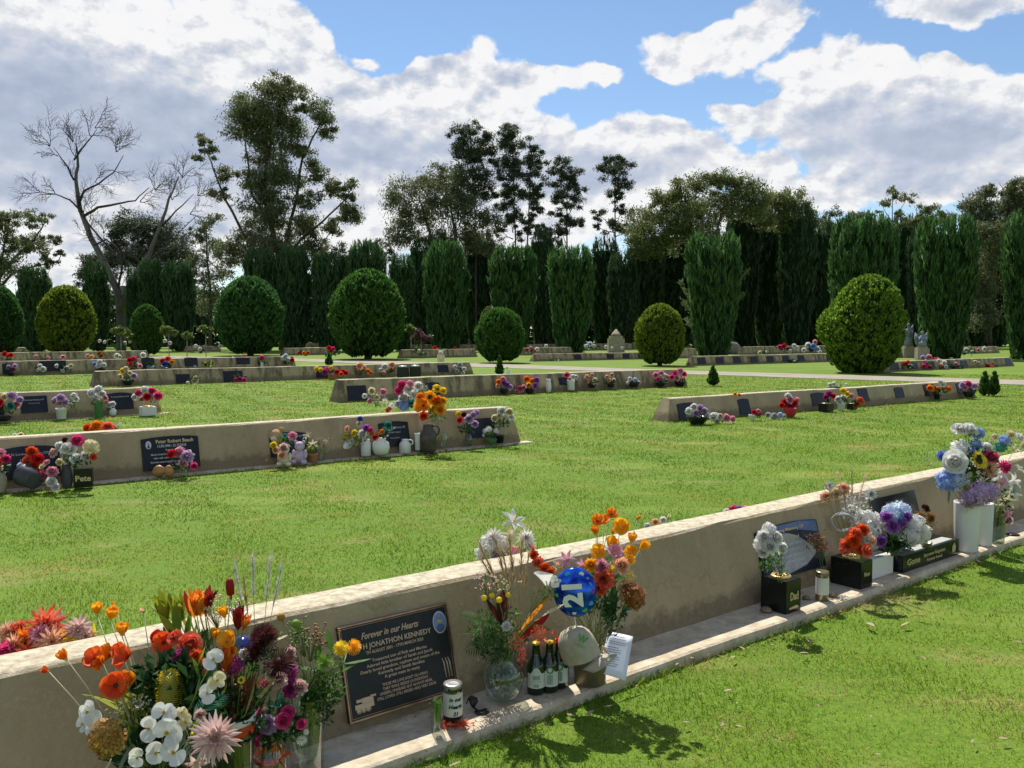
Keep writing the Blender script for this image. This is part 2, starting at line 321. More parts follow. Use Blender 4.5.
far = [((533, 361.6), (648, 359.2), .43, 'low wall beyond the path, left of the round bush at centre right'),
       ((691.4, 366), (850, 361.3), .47, 'long low wall beyond the path, left of the bulging bright bush'),
       ((742, 355), (840, 352.5), .62, 'wall behind the low wall with crowded white and pink flowers, left of the bulging bush'),
       ((884, 372.3), (1015, 366), .42, 'low wall right of the bulging bush with pink and white posies on it'),
       ((893, 358), (928, 357), .6, 'small wall with orange flowers right of the bulging bush'),
       ((583, 350.5), (640, 349.5), .65, 'distant wall before the dark cypresses under the pale pyramid stone'),
       ((523, 355.5), (574, 354.0), .55, 'short stepped wall between two tapered columnar conifers at the centre'),
       ((526, 349.5), (566, 349), .55, 'farther wall above the short stepped wall at the centre'),
       ((282, 355.6), (331, 354.8), .55, 'short wall left of the largest left-hand round bush with red flowers'),
       ((280, 347.5), (323, 347), .5, 'far wall glimpsed between the two large left round bushes'),
       ((400, 358.6), (478, 357), .56, 'stepped wall right of the largest left round bush'),
       ((405, 350.5), (478, 350), .55, 'upper step wall right of the largest left round bush'),
       ((185, 351.9), (222, 351.4), .5, 'short wall just left of the bluish round bush'),
       ((82, 346.0), (214, 345.6), .6, 'far low wall below the bare tree'),
       ((-20, 353.6), (29, 353), .45, 'dark wall end at the extreme left beyond the lawn strip'),
       ((19, 344.8), (45, 344.6), .65, 'grey slab wall between the two leftmost round bushes'),
       ((672, 358.5), (699, 358), .62, 'short wall just right of the round bush at centre right'),
       ((930, 355), (1000, 353), .55, 'distant wall between the two rightmost columnar conifers')]
for i, (A, B, h, lb) in enumerate(far): wall('far%d' % i, A, B, h, lb, slant=.2, group='low walls beyond the path')

# ================================================================== grass blades on the lawn
M_BL = mat('grass_blade', (.10, .20, .012), .6, (.31, .41, .048), transl=.45, island=True, spec=.2)
def patchy(m):     # straw-coloured dry patches in the blades, at the same places as in the soil
    nt = m.node_tree; L = nt.links.new; rp_ = [n for n in nt.nodes if n.type == 'VALTORGB'][0]; t = nt.nodes.new('ShaderNodeTexCoord')
    mp = nt.nodes.new('ShaderNodeMapping'); mp.inputs['Rotation'].default_value = (0, 0, R(38)); mp.inputs['Scale'].default_value = (1, 2.2, 1); L(t.outputs['Object'], mp.inputs[0])
    n = nt.nodes.new('ShaderNodeTexNoise'); n.inputs['Scale'].default_value = .9; n.inputs['Detail'].default_value = 6; n.inputs['Roughness'].default_value = .6; L(mp.outputs[0], n.inputs[0])
    r1 = nt.nodes.new('ShaderNodeMapRange'); r1.inputs['From Min'].default_value = .48; r1.inputs['From Max'].default_value = .66; r1.inputs['To Max'].default_value = .75; L(n.outputs[0], r1.inputs['Value'])
    g = nt.nodes.new('ShaderNodeNewGeometry'); q = nt.nodes.new('ShaderNodeMath'); q.operation = 'MULTIPLY'; L(g.outputs['Random Per Island'], q.inputs[0]); q.inputs[1].default_value = 7.31
    fr = nt.nodes.new('ShaderNodeMath'); fr.operation = 'FRACT'; L(q.outputs[0], fr.inputs[0]); lt = nt.nodes.new('ShaderNodeMath'); lt.operation = 'LESS_THAN'; L(fr.outputs[0], lt.inputs[0]); L(r1.outputs[0], lt.inputs[1])
    x_ = nt.nodes.new('ShaderNodeMix'); x_.data_type = 'RGBA'; L(lt.outputs[0], x_.inputs[0]); L(rp_.outputs[0], x_.inputs[6]); x_.inputs[7].default_value = (.46, .36, .16, 1)
    # broad cooler / yellower drifts
    n2 = nt.nodes.new('ShaderNodeTexNoise'); n2.inputs['Scale'].default_value = .45; n2.inputs['Detail'].default_value = 5; L(mp.outputs[0], n2.inputs[0])
    hs = nt.nodes.new('ShaderNodeValToRGB'); L(n2.outputs[0], hs.inputs[0]); hs.color_ramp.elements[0].color = (.68, .86, .85, 1); hs.color_ramp.elements[0].position = .36; hs.color_ramp.elements[1].color = (1.15, 1.06, .95, 1); hs.color_ramp.elements[1].position = .62
    y_ = nt.nodes.new('ShaderNodeMix'); y_.data_type = 'RGBA'; y_.blend_type = 'MULTIPLY'; y_.inputs[0].default_value = 1; L(x_.outputs[2], y_.inputs[6]); L(hs.outputs[0], y_.inputs[7])
    L(y_.outputs[2], nt.nodes['Principled BSDF'].inputs['Base Color']); L(y_.outputs[2], [n for n in nt.nodes if n.type == 'BSDF_TRANSLUCENT'][0].inputs[0])
patchy(M_BL)
def blades():
    n = 640000; lo, hi = 1.5, 32.0
    Y = lo * (hi / lo) ** rng.random(n); X = (rng.random(n) - .5) * (1.40 * Y + 4.5)
    keep = np.ones(n, bool)
    near = np.zeros(n)
    for W in WALLS.values():
        rx = X - W.a.x; ry = Y - W.a.y; s = rx * W.d.x + ry * W.d.y; t = rx * W.n.x + ry * W.n.y
        near = np.maximum(near, ((s > -.2) & (s < W.L + .2)) * np.clip(1 - np.minimum(np.abs(t + (.24 if W is WALLS['front'] else .1 if W in (WALLS['row2'], WALLS['row3l']) else 0)), np.abs(t - 2 * W.lean - W.th)) / .09, 0, 1))
        f = -.228 if W is WALLS['front'] else -.09 if W in (WALLS['row2'], WALLS['row3l']) else -.01
        keep &= ~((s > -.02) & (s < W.L + .02) & (t > f + rng.normal(0, .006, n)) & (t < 2 * W.lean + W.th))
    py_ = 335 + 850 * 1.5 / Y; px_ = 512 + X / Y * 850; keep &= ~((py_ > np.interp(px_, [q_[0] for q_ in up_], [q_[1] for q_ in up_]) - .3) & (py_ < np.interp(px_, [q_[0] for q_ in lo_], [q_[1] for q_ in lo_]) + .5))
    # bare dry spots
    q = np.sin(X * 2.3 + np.sin(Y * 1.7) * 2) * np.sin(Y * 2.9 + np.sin(X * 3.1) * 1.5)
    keep &= ~((q > .62) & (rng.random(n) < .55))
    keep0 = keep; X = X[keep]; Y = Y[keep]; n = len(X); q = q[keep]
    h = (.008 + .011 * rng.random(n)) * (1 + .3 * np.sin(X * 5.1 + Y * 3)) ; h = np.where(rng.random(n) < .02, h * 1.8, h); wd = .0009 * Y * (.7 + .6 * rng.random(n)); wd = np.maximum(wd, .0022)
    h *= np.clip(Y / 9, 1, 1.5); h *= 1 + near[keep0] * 1.3
    an = rng.random(n) * 2 * np.pi; ax = np.stack([np.cos(an), np.sin(an), np.zeros(n)], 1)
    lean = rng.normal(0, .62, (n, 2)); tip = np.stack([X + lean[:, 0] * h, Y + lean[:, 1] * h, h], 1); ba = np.stack([X, Y, np.zeros(n)], 1)
    mid = (ba + tip) / 2; mid[:, :2] -= lean * h[:, None] * .18
    V = np.stack([ba - ax * wd[:, None] * .5, ba + ax * wd[:, None] * .5, mid + ax * wd[:, None] * .4, tip, mid - ax * wd[:, None] * .4], 1).reshape(-1, 3)
    return npmesh('lawn_grass', V, np.arange(n * 5).reshape(n, 5))
tag(link('lawn_grass', blades(), M_BL), 'short green grass blades of the near lawn', 'grass', kind='stuff')

# ================================================================== trees
M_BARK = mat('bark_grey', (.16, .14, .12), .9, (.34, .31, .27), 2.5, bump=.5)
M_BARKD = mat('bark_dark', (.05, .042, .035), .9, (.11, .09, .075), 2, bump=.4)
def leafmat(n, a, b, tr=.3, rough=.55): return mat(n, a, rough, b, transl=tr, island=True, spec=.25)
M_CON = leafmat('conifer_green', (.022, .075, .014), (.12, .26, .045), .42)
M_CONB = leafmat('conifer_bluegreen', (.025, .080, .022), (.11, .25, .065), .42)
M_CONY = leafmat('conifer_yellow', (.035, .085, .012), (.29, .37, .035), .45)
M_COL = leafmat('column_green', (.022, .065, .022), (.115, .23, .06), .42)
M_COLD = leafmat('column_dark', (.026, .066, .024), (.095, .18, .060), .38)
M_CYP = leafmat('cypress_dark', (.028, .060, .026), (.085, .15, .060), .35)
M_EUC = leafmat('gum_leaf', (.075, .095, .040), (.21, .23, .11), .42)
M_EUO = leafmat('gum_olive', (.075, .10, .030), (.22, .25, .085), .42)
M_PIN = leafmat('pine_needle', (.035, .052, .030), (.11, .135, .07), .35)
M_SHR = leafmat('shrub_light', (.09, .14, .03), (.20, .27, .06), .4)
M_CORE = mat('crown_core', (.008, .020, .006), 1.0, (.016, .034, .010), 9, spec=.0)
def prof_ball(u):   # egg: widest below the middle  # u 0..1 bottom to top
    return np.sqrt(np.maximum(1 - (np.abs(u - .44) / np.where(u > .44, .56, .47)) ** 2.1, 0.0)) ** np.where(u > .44, 1.12, .85)
def prof_col(u):
    return np.where(u < .7, .55 + .45 * np.sin(u / .7 * np.pi / 2), 1 - .45 * ((u - .7) / .3) ** 2.2) * np.where(u < .04, u / .04 * .5 + .5, 1)
def prof_col2(u):   # fuller, flat topped and narrowing to the foot
    return np.where(u < .75, .50 + .50 * (u / .75) ** .7, 1 - .35 * ((u - .75) / .25) ** 2.5)
SUN_=0
def surf_crown(prof, Rr, H, n, lw, ll, upness, rough, seed, ragtop=0, inner=.93, lump=.05):
    g = np.random.default_rng(seed); u = g.random(n * 2); w_ = prof(u); u = u[g.random(n * 2) < (w_ + .25 * (u > .9)) / w_.max()][:n]; n = len(u)
    th = g.random(n) * 2 * np.pi
    lumps = 1 + lump * np.sin(th * 5 + np.sin(u * 9) * 2 + seed) + lump * .8 * np.sin(th * 9 + u * 17 + seed * 2)
    nc = n // 9; ci = g.integers(0, nc, n); cu = u[:nc]; cth = th[:nc]; cj = g.normal(0, rough * 1.1, nc)
    u = np.clip(cu[ci] + g.normal(0, .012, n), .005, .995); th = cth[ci] + g.normal(0, .035, n)
    lumps = 1 + lump * np.sin(th * 5 + np.sin(u * 9) * 2 + seed) + lump * .8 * np.sin(th * 9 + u * 17 + seed * 2)
    r = prof(u) * Rr * lumps * (1 + cj[ci] * np.where(u > .8, 1.5, 1) + g.normal(0, rough * .45, n) + (g.random(nc) < .035)[ci] * .05); z = u * H
    out_ = np.stack([np.cos(th), np.sin(th), np.zeros(n)], 1)
    P = out_ * r[:, None]; P[:, 2] = z
    if ragtop: P[:, 2] += (u > .8) * g.random(n) * ragtop * H
    A = out_ * (1 - upness) + np.array([0, 0, 1.]) * upness + g.normal(0, .22, (n, 3))
    V, Fq = cards(P, A, lw * (.6 + .8 * g.random(n)), ll * (.6 + .8 * g.random(n)))
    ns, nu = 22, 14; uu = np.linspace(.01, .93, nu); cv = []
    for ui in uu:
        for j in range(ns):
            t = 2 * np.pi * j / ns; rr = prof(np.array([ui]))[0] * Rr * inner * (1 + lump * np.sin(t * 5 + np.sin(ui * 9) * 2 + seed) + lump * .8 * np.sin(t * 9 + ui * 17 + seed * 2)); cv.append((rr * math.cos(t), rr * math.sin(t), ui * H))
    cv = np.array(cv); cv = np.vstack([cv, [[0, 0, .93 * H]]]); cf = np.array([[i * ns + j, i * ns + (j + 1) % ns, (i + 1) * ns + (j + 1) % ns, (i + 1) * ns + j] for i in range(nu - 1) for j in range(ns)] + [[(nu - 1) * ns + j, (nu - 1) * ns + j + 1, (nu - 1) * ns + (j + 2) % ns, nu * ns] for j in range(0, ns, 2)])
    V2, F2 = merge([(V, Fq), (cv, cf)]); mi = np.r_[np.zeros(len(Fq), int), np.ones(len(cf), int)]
    return V2, F2, mi
# --- clipped round bushes
BALLM = {}
def ball(px0, px1, pt, pb, m, label, seed=0, Yf=None):
    Y = min(G(512, pb).y, 60); g = D((px0 + px1) / 2, 355, Y)
    wd = (px1 - px0) / F * Y; top = D(512, pt, Y).z
    stem = .06 * top; H = top - stem * .6
    V, Fq, mi = surf_crown(prof_ball, wd / 2 * .90, H * .97, 13000, wd * .022, wd * .06, .55, .028, seed, lump=.022, inner=.955)
    o_ = 1 + wd * .45 / g.y; wd *= o_; H *= o_; V = V * o_; t = empty('round_bush', (g.x * o_, g.y * o_, 0)); tag(t, label, 'bush', 'clipped round conifer bushes')
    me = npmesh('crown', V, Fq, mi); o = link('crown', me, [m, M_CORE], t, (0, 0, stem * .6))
    q = MB(); q.tube([(0, 0, -.05), (0, 0, H * .3)], [wd * .05, wd * .035], n=8); q.build('trunk', M_BARKD, t)
ball(-22, 23, 284, 349, M_CONB, 'round bush cut by the left edge of the photo, dark blue green', 1)
ball(39.5, 95.5, 284, 351, M_CONY, 'yellowish round bush second from the left, glowing at its rim', 2)
ball(131, 164.5, 303, 353, M_CON, 'smallest round bush on a short stem, left of the bare tree foot', 3)
ball(216, 285, 275, 356, M_CONB, 'hazy blue-green large round bush below the big gum tree', 4)
ball(329, 407, 268, 360, M_CON, 'largest left-hand dark round bush, right of the bluish one', 5)
ball(474, 526, 307, 363.5, M_CON, 'middle dark round bush at the centre of the row', 6)
ball(634, 685.5, 303, 366.5, M_CONY, 'yellow-tipped round bush at centre right beside the path', 7)
def bigbush():
    g = G(864, 374); Y = g.y; wd = 75 / F * Y; top = D(512, 273, Y).z
    V, Fq, mi = surf_crown(prof_ball, wd / 2 * .93, top * .97, 18000, wd * .02, wd * .05, .6, .03, 8, lump=.035, inner=.95)
    V = V.copy(); V[:, 0] -= .10 * wd * np.exp(-((V[:, 2] / top - .45) / .16) ** 2) * np.clip(-V[:, 0] / wd * 2, 0, 1) ** 2
    V[:, 0] += .10 * wd * (V[:, 2] / top - .5)
    o_ = 1 + wd * .4 / g.y; V = V * o_; t = empty('round_bush', (g.x * o_, g.y * o_, 0)); tag(t, 'biggest bright green bulging bush at right beside the path, lit yellow on its left', 'bush', 'clipped round conifer bushes')
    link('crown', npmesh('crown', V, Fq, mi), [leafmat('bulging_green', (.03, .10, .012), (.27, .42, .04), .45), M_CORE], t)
    q = MB(); q.tube([(0, 0, -.05), (0, 0, top * .3)], [wd * .06, wd * .04], n=8); q.build('trunk', M_BARKD, t)
bigbush()
ball(478, 500, 305, 352, M_SHR, 'light green bush peeping out left behind the middle round bush', 9)
# --- columnar conifers
def column(px0, px1, pt, pb, m, label, prof, seed, group='columnar conifers', n=9000, rag=.09, Y=None):
    g = (D((px0 + px1) / 2, 345, min(G(512, pb).y, 78)) if G(512, pb).y > 78 else G((px0 + px1) / 2, pb)) if Y is None else D((px0 + px1) / 2, 345, Y); Y = g.y
    wd = (px1 - px0) / F * Y; H = D(512, pt, Y).z
    V, Fq, mi = surf_crown(prof, wd / 2 * .89, H * .96, n, wd * .022, wd * .17, .86, .045, seed, rag, inner=.9, lump=.05)
    o_ = 1 + wd * .3 / g.y; V = V * o_; t = empty('columnar_conifer', (g.x * o_, g.y * o_, 0)); tag(t, label, 'tree', group)
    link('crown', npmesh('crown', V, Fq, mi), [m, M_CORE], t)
    q = MB(); q.tube([(0, 0, -.05), (0, 0, H * .4)], [wd * .07, wd * .04], n=8); q.build('trunk', M_BARKD, t)
cols = [(423, 469, 247, 344, M_COL, 'first tapered columnar conifer of the lighter trio at centre', prof_col), (489, 537, 250, 346, M_COL, 'middle tapered columnar conifer of the lighter trio, above the middle round bush', prof_col2),
        (547, 594, 250, 353, M_COL, 'third tapered columnar conifer of the lighter trio, narrowing at its foot', prof_col2), (685, 741, 238, 357.5, M_COL, 'columnar conifer with stray side sprays, right of the yellow-tipped round bush', prof_col2),
        (828, 894, 220, 350, M_COL, 'wide ragged columnar conifer standing behind the bulging bush', prof_col), (913, 973, 222, 359, M_COL, 'tall columnar conifer right of the bulging bush, spreading upward', prof_col2),
        (1001, 1052, 218, 360, M_COL, 'columnar conifer cut by the right edge of the photo', prof_col2),
        (20, 53, 271, 344, M_COLD, 'dark column between the two leftmost round bushes', prof_col), (85, 111, 264, 343, M_COLD, 'dark column just left of the bare tree trunk', prof_col),
        (127, 141, 270, 342, M_COLD, 'narrow dark column just right of the bare tree trunk', prof_col), (139, 165, 262, 343, M_COLD, 'dark column behind the smallest round bush', prof_col), (163, 196, 264, 344, M_COLD, 'broad dark column right of the smallest round bush', prof_col),
        (243, 280, 252, 345, M_COLD, 'hazy column rising behind the bluish round bush', prof_col), (277, 313, 250, 347, M_COLD, 'tall dark column right of the bluish round bush', prof_col), (311, 351, 256, 347, M_COLD, 'column left of the largest left round bush', prof_col),
        (345, 388, 245, 346, M_COLD, 'column behind the largest left round bush', prof_col), (388, 416, 258, 346, M_COLD, 'lighter ragged column right behind the largest left round bush', prof_col)]
for i, c in enumerate(cols): column(*c[:7][:6], c[6], 20 + i)
def sprays():
    q = []
    for (x0, y0, x1, y1) in [(690, 300, 680, 280), (689, 310, 682, 300), (737, 285, 748, 270), (738, 300, 745, 292), (690, 325, 686, 318)]:
        a = np.array(D(x0, y0, 56.5)); b = np.array(D(x1, y1, 55.5)); k = 60; t = rng.random(k)[:, None]
        q.append(cards(a + (b - a) * t + rng.normal(0, .08, (k, 3)), np.tile(b - a, (k, 1)) + rng.normal(0, .5, (k, 3)), .05, .35))
    V, Fq = merge(q); par = [o for o in bpy.data.objects if o.name.startswith('columnar_conifer') and 'stray side sprays' in o['label']][0]
    link('side_sprays', npmesh('side_sprays', V - np.array(par.location), Fq), leafmat('spray_pale', (.08, .13, .05), (.16, .2, .09), .4), par)
sprays()
# dark cypress belt behind
cyp = [(408, 442, 240), (436, 462, 225), (462, 496, 232), (528, 556, 230), (536, 568, 238), (588, 622, 240), (606, 640, 255), (622, 664, 238), (655, 700, 225), (700, 738, 232), (722, 760, 205), (748, 790, 200), (776, 815, 205), (800, 836, 222), (885, 922, 215), (905, 935, 225), (962, 990, 215), (980, 1010, 205), (1010, 1060, 195)]
for i, (a, b, t) in enumerate(cyp):
    pos = 'left of centre' if b < 500 else 'behind the lighter trio' if b < 610 else 'behind the yellow-tipped round bush' if b < 700 else 'left of the wide ragged conifer' if b < 840 else 'at the far right'
    rank = ['first', 'second', 'third', 'fourth', 'fifth', 'sixth', 'seventh', 'eighth'][sum(1 for (a2, b2, t2) in cyp[:i] if (b2 < 500) == (b < 500) and (b2 < 610) == (b < 610) and (b2 < 700) == (b < 700) and (b2 < 840) == (b < 840))]
    column(a, b, t, 340, M_CYP, '%s near-black cypress from the left in the belt %s' % (rank, pos), prof_col, 60 + i, 'dark cypress belt', n=5000, rag=.07, Y=92 + (i % 3) * 4)
# --- leafy crowns from clumps
def clump_cards(cl, Y, dens, lw, ll, seed, down=.5, sub=None, sprd=.42):
    g = np.random.default_rng(seed); out_ = []
    for (cx, cy, rx, ry) in cl:
        c = np.array(D(cx, cy, Y)); k = Y / F; ax, az_ = rx * k, ry * k; ay = (ax + az_) / 2
        ns = max(7, int((rx * ry) / 11)); q = g.normal(size=(ns, 3)); q = nz(q) * (g.random((ns, 1)) ** .45)
        sc = c + q * np.array([ax, ay, az_]) + np.array([0, g.normal(0, ay * .4), 0]); n = int(rx * ry * dens * 4.2)
        i = g.integers(0, ns, n); rad = min(ax, az_) * sprd * (.6 + .7 * g.random(ns))
        P = sc[i] + g.normal(size=(n, 3)) * (rad[i][:, None] * np.array([.62, .62, .42]))
        A = g.normal(size=(n, 3)) + np.array([0, 0, -down * 2]); out_.append(cards(P, A, lw * (.6 + .8 * g.random(n)), ll * (.6 + .8 * g.random(n))))
    return merge(out_)
def limb(q, pts, Y, r0, r1, dy=0, n=6, mi=0):
    k = Y / F; P = []; Rr = []
    for i, (x, y) in enumerate(pts):
        p = D(x, y, Y); p.y += dy * i / max(1, len(pts) - 1); P.append(p); Rr.append((r0 + (r1 - r0) * i / max(1, len(pts) - 1)) * k)
    S = []; SR = []
    for i in range(len(P) - 1):
        for t in (0, .33, .66):
            S.append(P[i].lerp(P[i + 1], t) + Vector((random.gauss(0, .3), 0, random.gauss(0, .2))) * k * (1 if (i or t) else 0)); SR.append(Rr[i] + (Rr[i + 1] - Rr[i]) * t)
    S.append(P[-1]); SR.append(Rr[-1]); q.tube(S, SR, mi, n)
def tree(name, label, Y, basepx, cl, m, limbs, dens=1.6, lw=.10, ll=.36, seed=0, bark=M_BARKD, group='trees behind the cemetery', down=.4, twigs=True, sprd=.42):
    b = D(basepx, 345, Y); root = Vector((b.x, b.y, 0)); t = empty(name, root); tag(t, label, 'tree', group)
    V, Fq = clump_cards(cl, Y, dens, lw, ll, seed, down, sprd=sprd); link('crown', npmesh('crown', V - np.array(root), Fq), m, t)
    q = MB()
    for L_ in limbs: limb(q, L_[0], Y, L_[1] * .72, L_[2] * .6)
    if twigs:   # a branch into every clump from the nearest limb point
        pts = [p for L_ in limbs for p in L_[0]]
        for (cx, cy, rx, ry) in cl:
            nb_ = min(pts, key=lambda p: (p[0] - cx) ** 2 + (p[1] - cy) ** 2 + (200 if p[1] < cy else 0))
            limb(q, [nb_, ((nb_[0] + cx) / 2, (nb_[1] + cy) / 2 + 3), (cx, cy), (cx + random.uniform(-.5, .5) * rx, cy - ry * .6)], Y, .6, .15, random.uniform(-1, 1), 4)
    q.v = [tuple(Vector(v) - root) for v in q.v]; q.build('trunk', bark, t)
EUL = [(284, 92, 30, 13), (248, 108, 14, 12), (262, 112, 24, 18), (244, 128, 20, 16), (282, 122, 26, 22), (322, 112, 13, 12), (327, 128, 9, 12), (302, 108, 12, 8), (204, 143, 8, 10), (213, 152, 7, 8), (198, 158, 5, 6), (268, 150, 26, 18), (302, 150, 14, 8), (313, 172, 13, 12), (288, 178, 22, 16), (258, 180, 20, 16),
       (228, 175, 11, 10), (222, 196, 9, 8), (334, 190, 10, 10), (350, 190, 11, 10), (347, 212, 13, 13), (333, 228, 10, 10), (312, 200, 14, 10), (270, 208, 28, 16), (300, 226, 24, 14), (255, 234, 26, 16), (232, 252, 22, 14), (280, 250, 30, 14), (316, 246, 14, 10), (356, 205, 6, 14)]
tree('gum_tree', 'tallest open-crowned gum tree left of centre with sky showing through', 88, 281, EUL, M_EUC,
     [([(282, 350), (281, 300), (279, 258), (270, 222), (263, 190), (268, 155), (280, 120), (285, 92)], 5, 1), ([(279, 270), (288, 235), (296, 200), (302, 160), (318, 128), (325, 112)], 3, .8), ([(280, 285), (262, 262), (243, 232), (226, 200), (214, 170), (205, 148)], 3, .7), ([(281, 268), (300, 240), (322, 222), (345, 200), (352, 188)], 2.4, .6), ([(285, 300), (310, 262), (333, 228)], 2, .6), ([(270, 222), (252, 195), (246, 150), (247, 120)], 2.2, .6)], dens=2.3, seed=1, lw=.10, ll=.36, sprd=.42)
tree('gum_tree', 'olive gum tree at the left edge with spreading forked limbs', 84, -6, [(10, 222, 26, 12), (42, 221, 16, 9), (-12, 235, 22, 20), (8, 245, 18, 12), (35, 245, 22, 12), (55, 238, 12, 6), (20, 268, 26, 12), (-10, 270, 20, 20), (48, 262, 14, 8), (60, 252, 8, 5)], M_EUC,
     [([(-8, 350), (-4, 300), (0, 275), (14, 258), (34, 240), (44, 224)], 4, 1), ([(-2, 290), (14, 272), (36, 266), (56, 262)], 2.4, .6), ([(0, 275), (4, 245), (10, 220)], 2, .6)], seed=2, dens=1.3, sprd=.36)
tree('dark_tree', 'rounded dark tree seen through the bare tree limbs', 100, 150, [(132, 228, 16, 18), (118, 238, 12, 14), (150, 232, 22, 16), (160, 244, 26, 18), (180, 256, 16, 16), (128, 256, 24, 16), (155, 264, 30, 14), (100, 262, 20, 12), (92, 276, 24, 12), (185, 276, 14, 16)], M_PIN,
     [([(150, 350), (150, 290), (148, 235)], 4, 1)], seed=3, dens=2.6, down=0)
tree('gum_tree', 'thin grey-leaved gum between the bare tree and the tallest gum', 92, 208, [(205, 228, 12, 12), (216, 218, 10, 8), (196, 238, 8, 12), (212, 248, 14, 12), (200, 266, 12, 14), (216, 284, 14, 16), (205, 304, 14, 14), (225, 268, 12, 12)], M_EUC,
     [([(210, 350), (211, 300), (207, 260), (206, 225)], 2.5, .7)], seed=4, dens=1.1)
tree('gum_tree', 'bushy grey-green gum left of the two tallest pines', 96, 440, [(400, 198, 16, 16), (418, 184, 16, 12), (438, 178, 18, 14), (458, 186, 14, 16), (410, 218, 22, 16), (438, 205, 24, 20), (464, 210, 20, 20), (400, 236, 14, 12), (430, 238, 28, 14), (470, 238, 18, 16), (490, 222, 14, 14), (492, 245, 12, 14)], M_EUC,
     [([(440, 350), (440, 280), (432, 240), (420, 200)], 4, 1), ([(440, 280), (455, 235), (448, 190)], 3, 1)], seed=5, dens=2.0)
def pine(label, px, cl, seed, lean=0):
    cl = [(a, b, c * 1.22, d * 1.3) for a, b, c, d in cl]
    top = cl[0][1]; limbs = [([(px + lean, 352), (px + lean, 260), (px + lean * .5, (top + 240) / 2), (px, top)], 1.5, .4)]
    limbs += [([(px + lean * .3, cy + ry * 1.4), ((px + cx) / 2, cy + ry), (cx, cy)], .9, .3) for (cx, cy, rx, ry) in cl[1:]]
    tree('pine_tree', label, 98, px, cl, M_PIN, limbs, dens=2.8, lw=.085, ll=.32, seed=seed, down=-.1, group='tall pines', sprd=.40, twigs=False)
pine('leftmost tall pine, broad and dark above the bushy gum', 470, [(466, 129, 12, 7), (476, 139, 14, 8), (460, 143, 12, 8), (484, 150, 10, 9), (466, 156, 15, 9), (482, 167, 12, 8), (466, 173, 13, 9), (478, 184, 14, 9), (466, 194, 12, 9), (486, 196, 9, 7)], 11, 6)
pine('tallest pine with a loose pointed crown, second from the left', 512, [(508, 129, 8, 6), (516, 138, 11, 8), (503, 145, 9, 7), (514, 155, 16, 8), (502, 165, 10, 8), (514, 174, 14, 8), (504, 186, 12, 7), (516, 194, 13, 8), (505, 207, 12, 7), (512, 220, 12, 7), (520, 232, 9, 6), (502, 230, 8, 5)], 12, 4)
pine('pine pressed against the right side of the tallest pine', 531, [(532, 151, 8, 6), (537, 163, 9, 7), (529, 173, 11, 7), (539, 184, 8, 7), (530, 195, 11, 7), (537, 208, 9, 6), (530, 219, 9, 6), (538, 230, 7, 5)], 13, -4)
pine('narrow even pine, third clump from the left', 567, [(566, 163, 8, 6), (558, 173, 8, 7), (573, 174, 10, 7), (563, 184, 12, 7), (577, 190, 8, 7), (560, 198, 10, 6), (573, 204, 11, 7), (560, 214, 10, 6), (572, 222, 11, 7), (562, 233, 9, 6)], 14)
pine('slim pine with a gap in its crown and sky showing below', 615, [(615, 159, 11, 6), (605, 165, 8, 6), (625, 168, 9, 7), (613, 176, 11, 7), (623, 184, 9, 7), (615, 195, 10, 6), (600, 216, 8, 5), (622, 212, 9, 6), (612, 226, 11, 6), (597, 227, 5, 3), (624, 228, 7, 5)], 15)
pine('small scraggly pine low left of the slim pine', 545, [(545, 228, 7, 5), (540, 237, 8, 5), (550, 240, 8, 5), (545, 250, 10, 6), (536, 256, 6, 5)], 16)
tree('gum_tree', 'wide olive-leaved gum with dense domed crown right of the slim pine', 90, 690, [(648, 222, 18, 18), (662, 200, 18, 14), (684, 190, 18, 13), (705, 184, 18, 12), (728, 184, 18, 12), (748, 192, 16, 14), (640, 240, 16, 16), (672, 220, 24, 18), (705, 208, 26, 18), (735, 210, 24, 18), (655, 248, 22, 14), (690, 238, 26, 16), (760, 205, 12, 14)], M_EUO,
     [([(695, 350), (695, 280), (690, 240), (680, 205)], 4, 1), ([(695, 280), (715, 240), (725, 200)], 3, 1)], seed=6, dens=2.0)
tree('gum_tree', 'lower olive gum behind the dark cypresses left of the wide ragged conifer', 94, 790, [(775, 200, 16, 12), (795, 202, 18, 13), (790, 222, 24, 16), (806, 215, 14, 14), (765, 220, 16, 14)], M_EUO, [([(790, 350), (790, 260), (788, 205)], 3, 1)], seed=7, dens=1.9)
tree('gum_tree', 'small airy gum tree on a thin trunk above the ragged conifer', 96, 893, [(884, 205, 8, 6), (893, 194, 10, 6), (905, 200, 8, 7), (878, 214, 6, 4), (900, 212, 8, 4)], M_EUO, [([(893, 350), (893, 250), (892, 222), (893, 194)], 1.4, .5), ([(892, 222), (883, 207)], .8, .3), ([(892, 225), (905, 202)], .8, .3)], seed=8, dens=1.4, twigs=False)
tree('gum_tree', 'small pale gum crown low between the olive gum and the ragged conifer', 100, 832, [(828, 218, 9, 7), (836, 212, 7, 6), (824, 232, 10, 8), (820, 250, 12, 12)], M_EUC, [([(828, 350), (828, 260), (829, 215)], 1.4, .5)], seed=9, dens=1.3)
tree('dark_tree', 'dark rounded tree peeping above the ragged conifer', 100, 858, [(858, 216, 14, 8), (850, 226, 16, 10), (870, 226, 16, 10)], M_EUC, [([(858, 350), (858, 250), (858, 215)], 2, .6)], seed=10, dens=2)
tree('gum_tree', 'olive gum behind the tall columnar conifer at right', 100, 930, [(928, 212, 18, 8), (915, 222, 14, 10), (942, 222, 16, 10)], M_EUO, [([(930, 350), (930, 260), (930, 212)], 2, .6)], seed=17, dens=2)
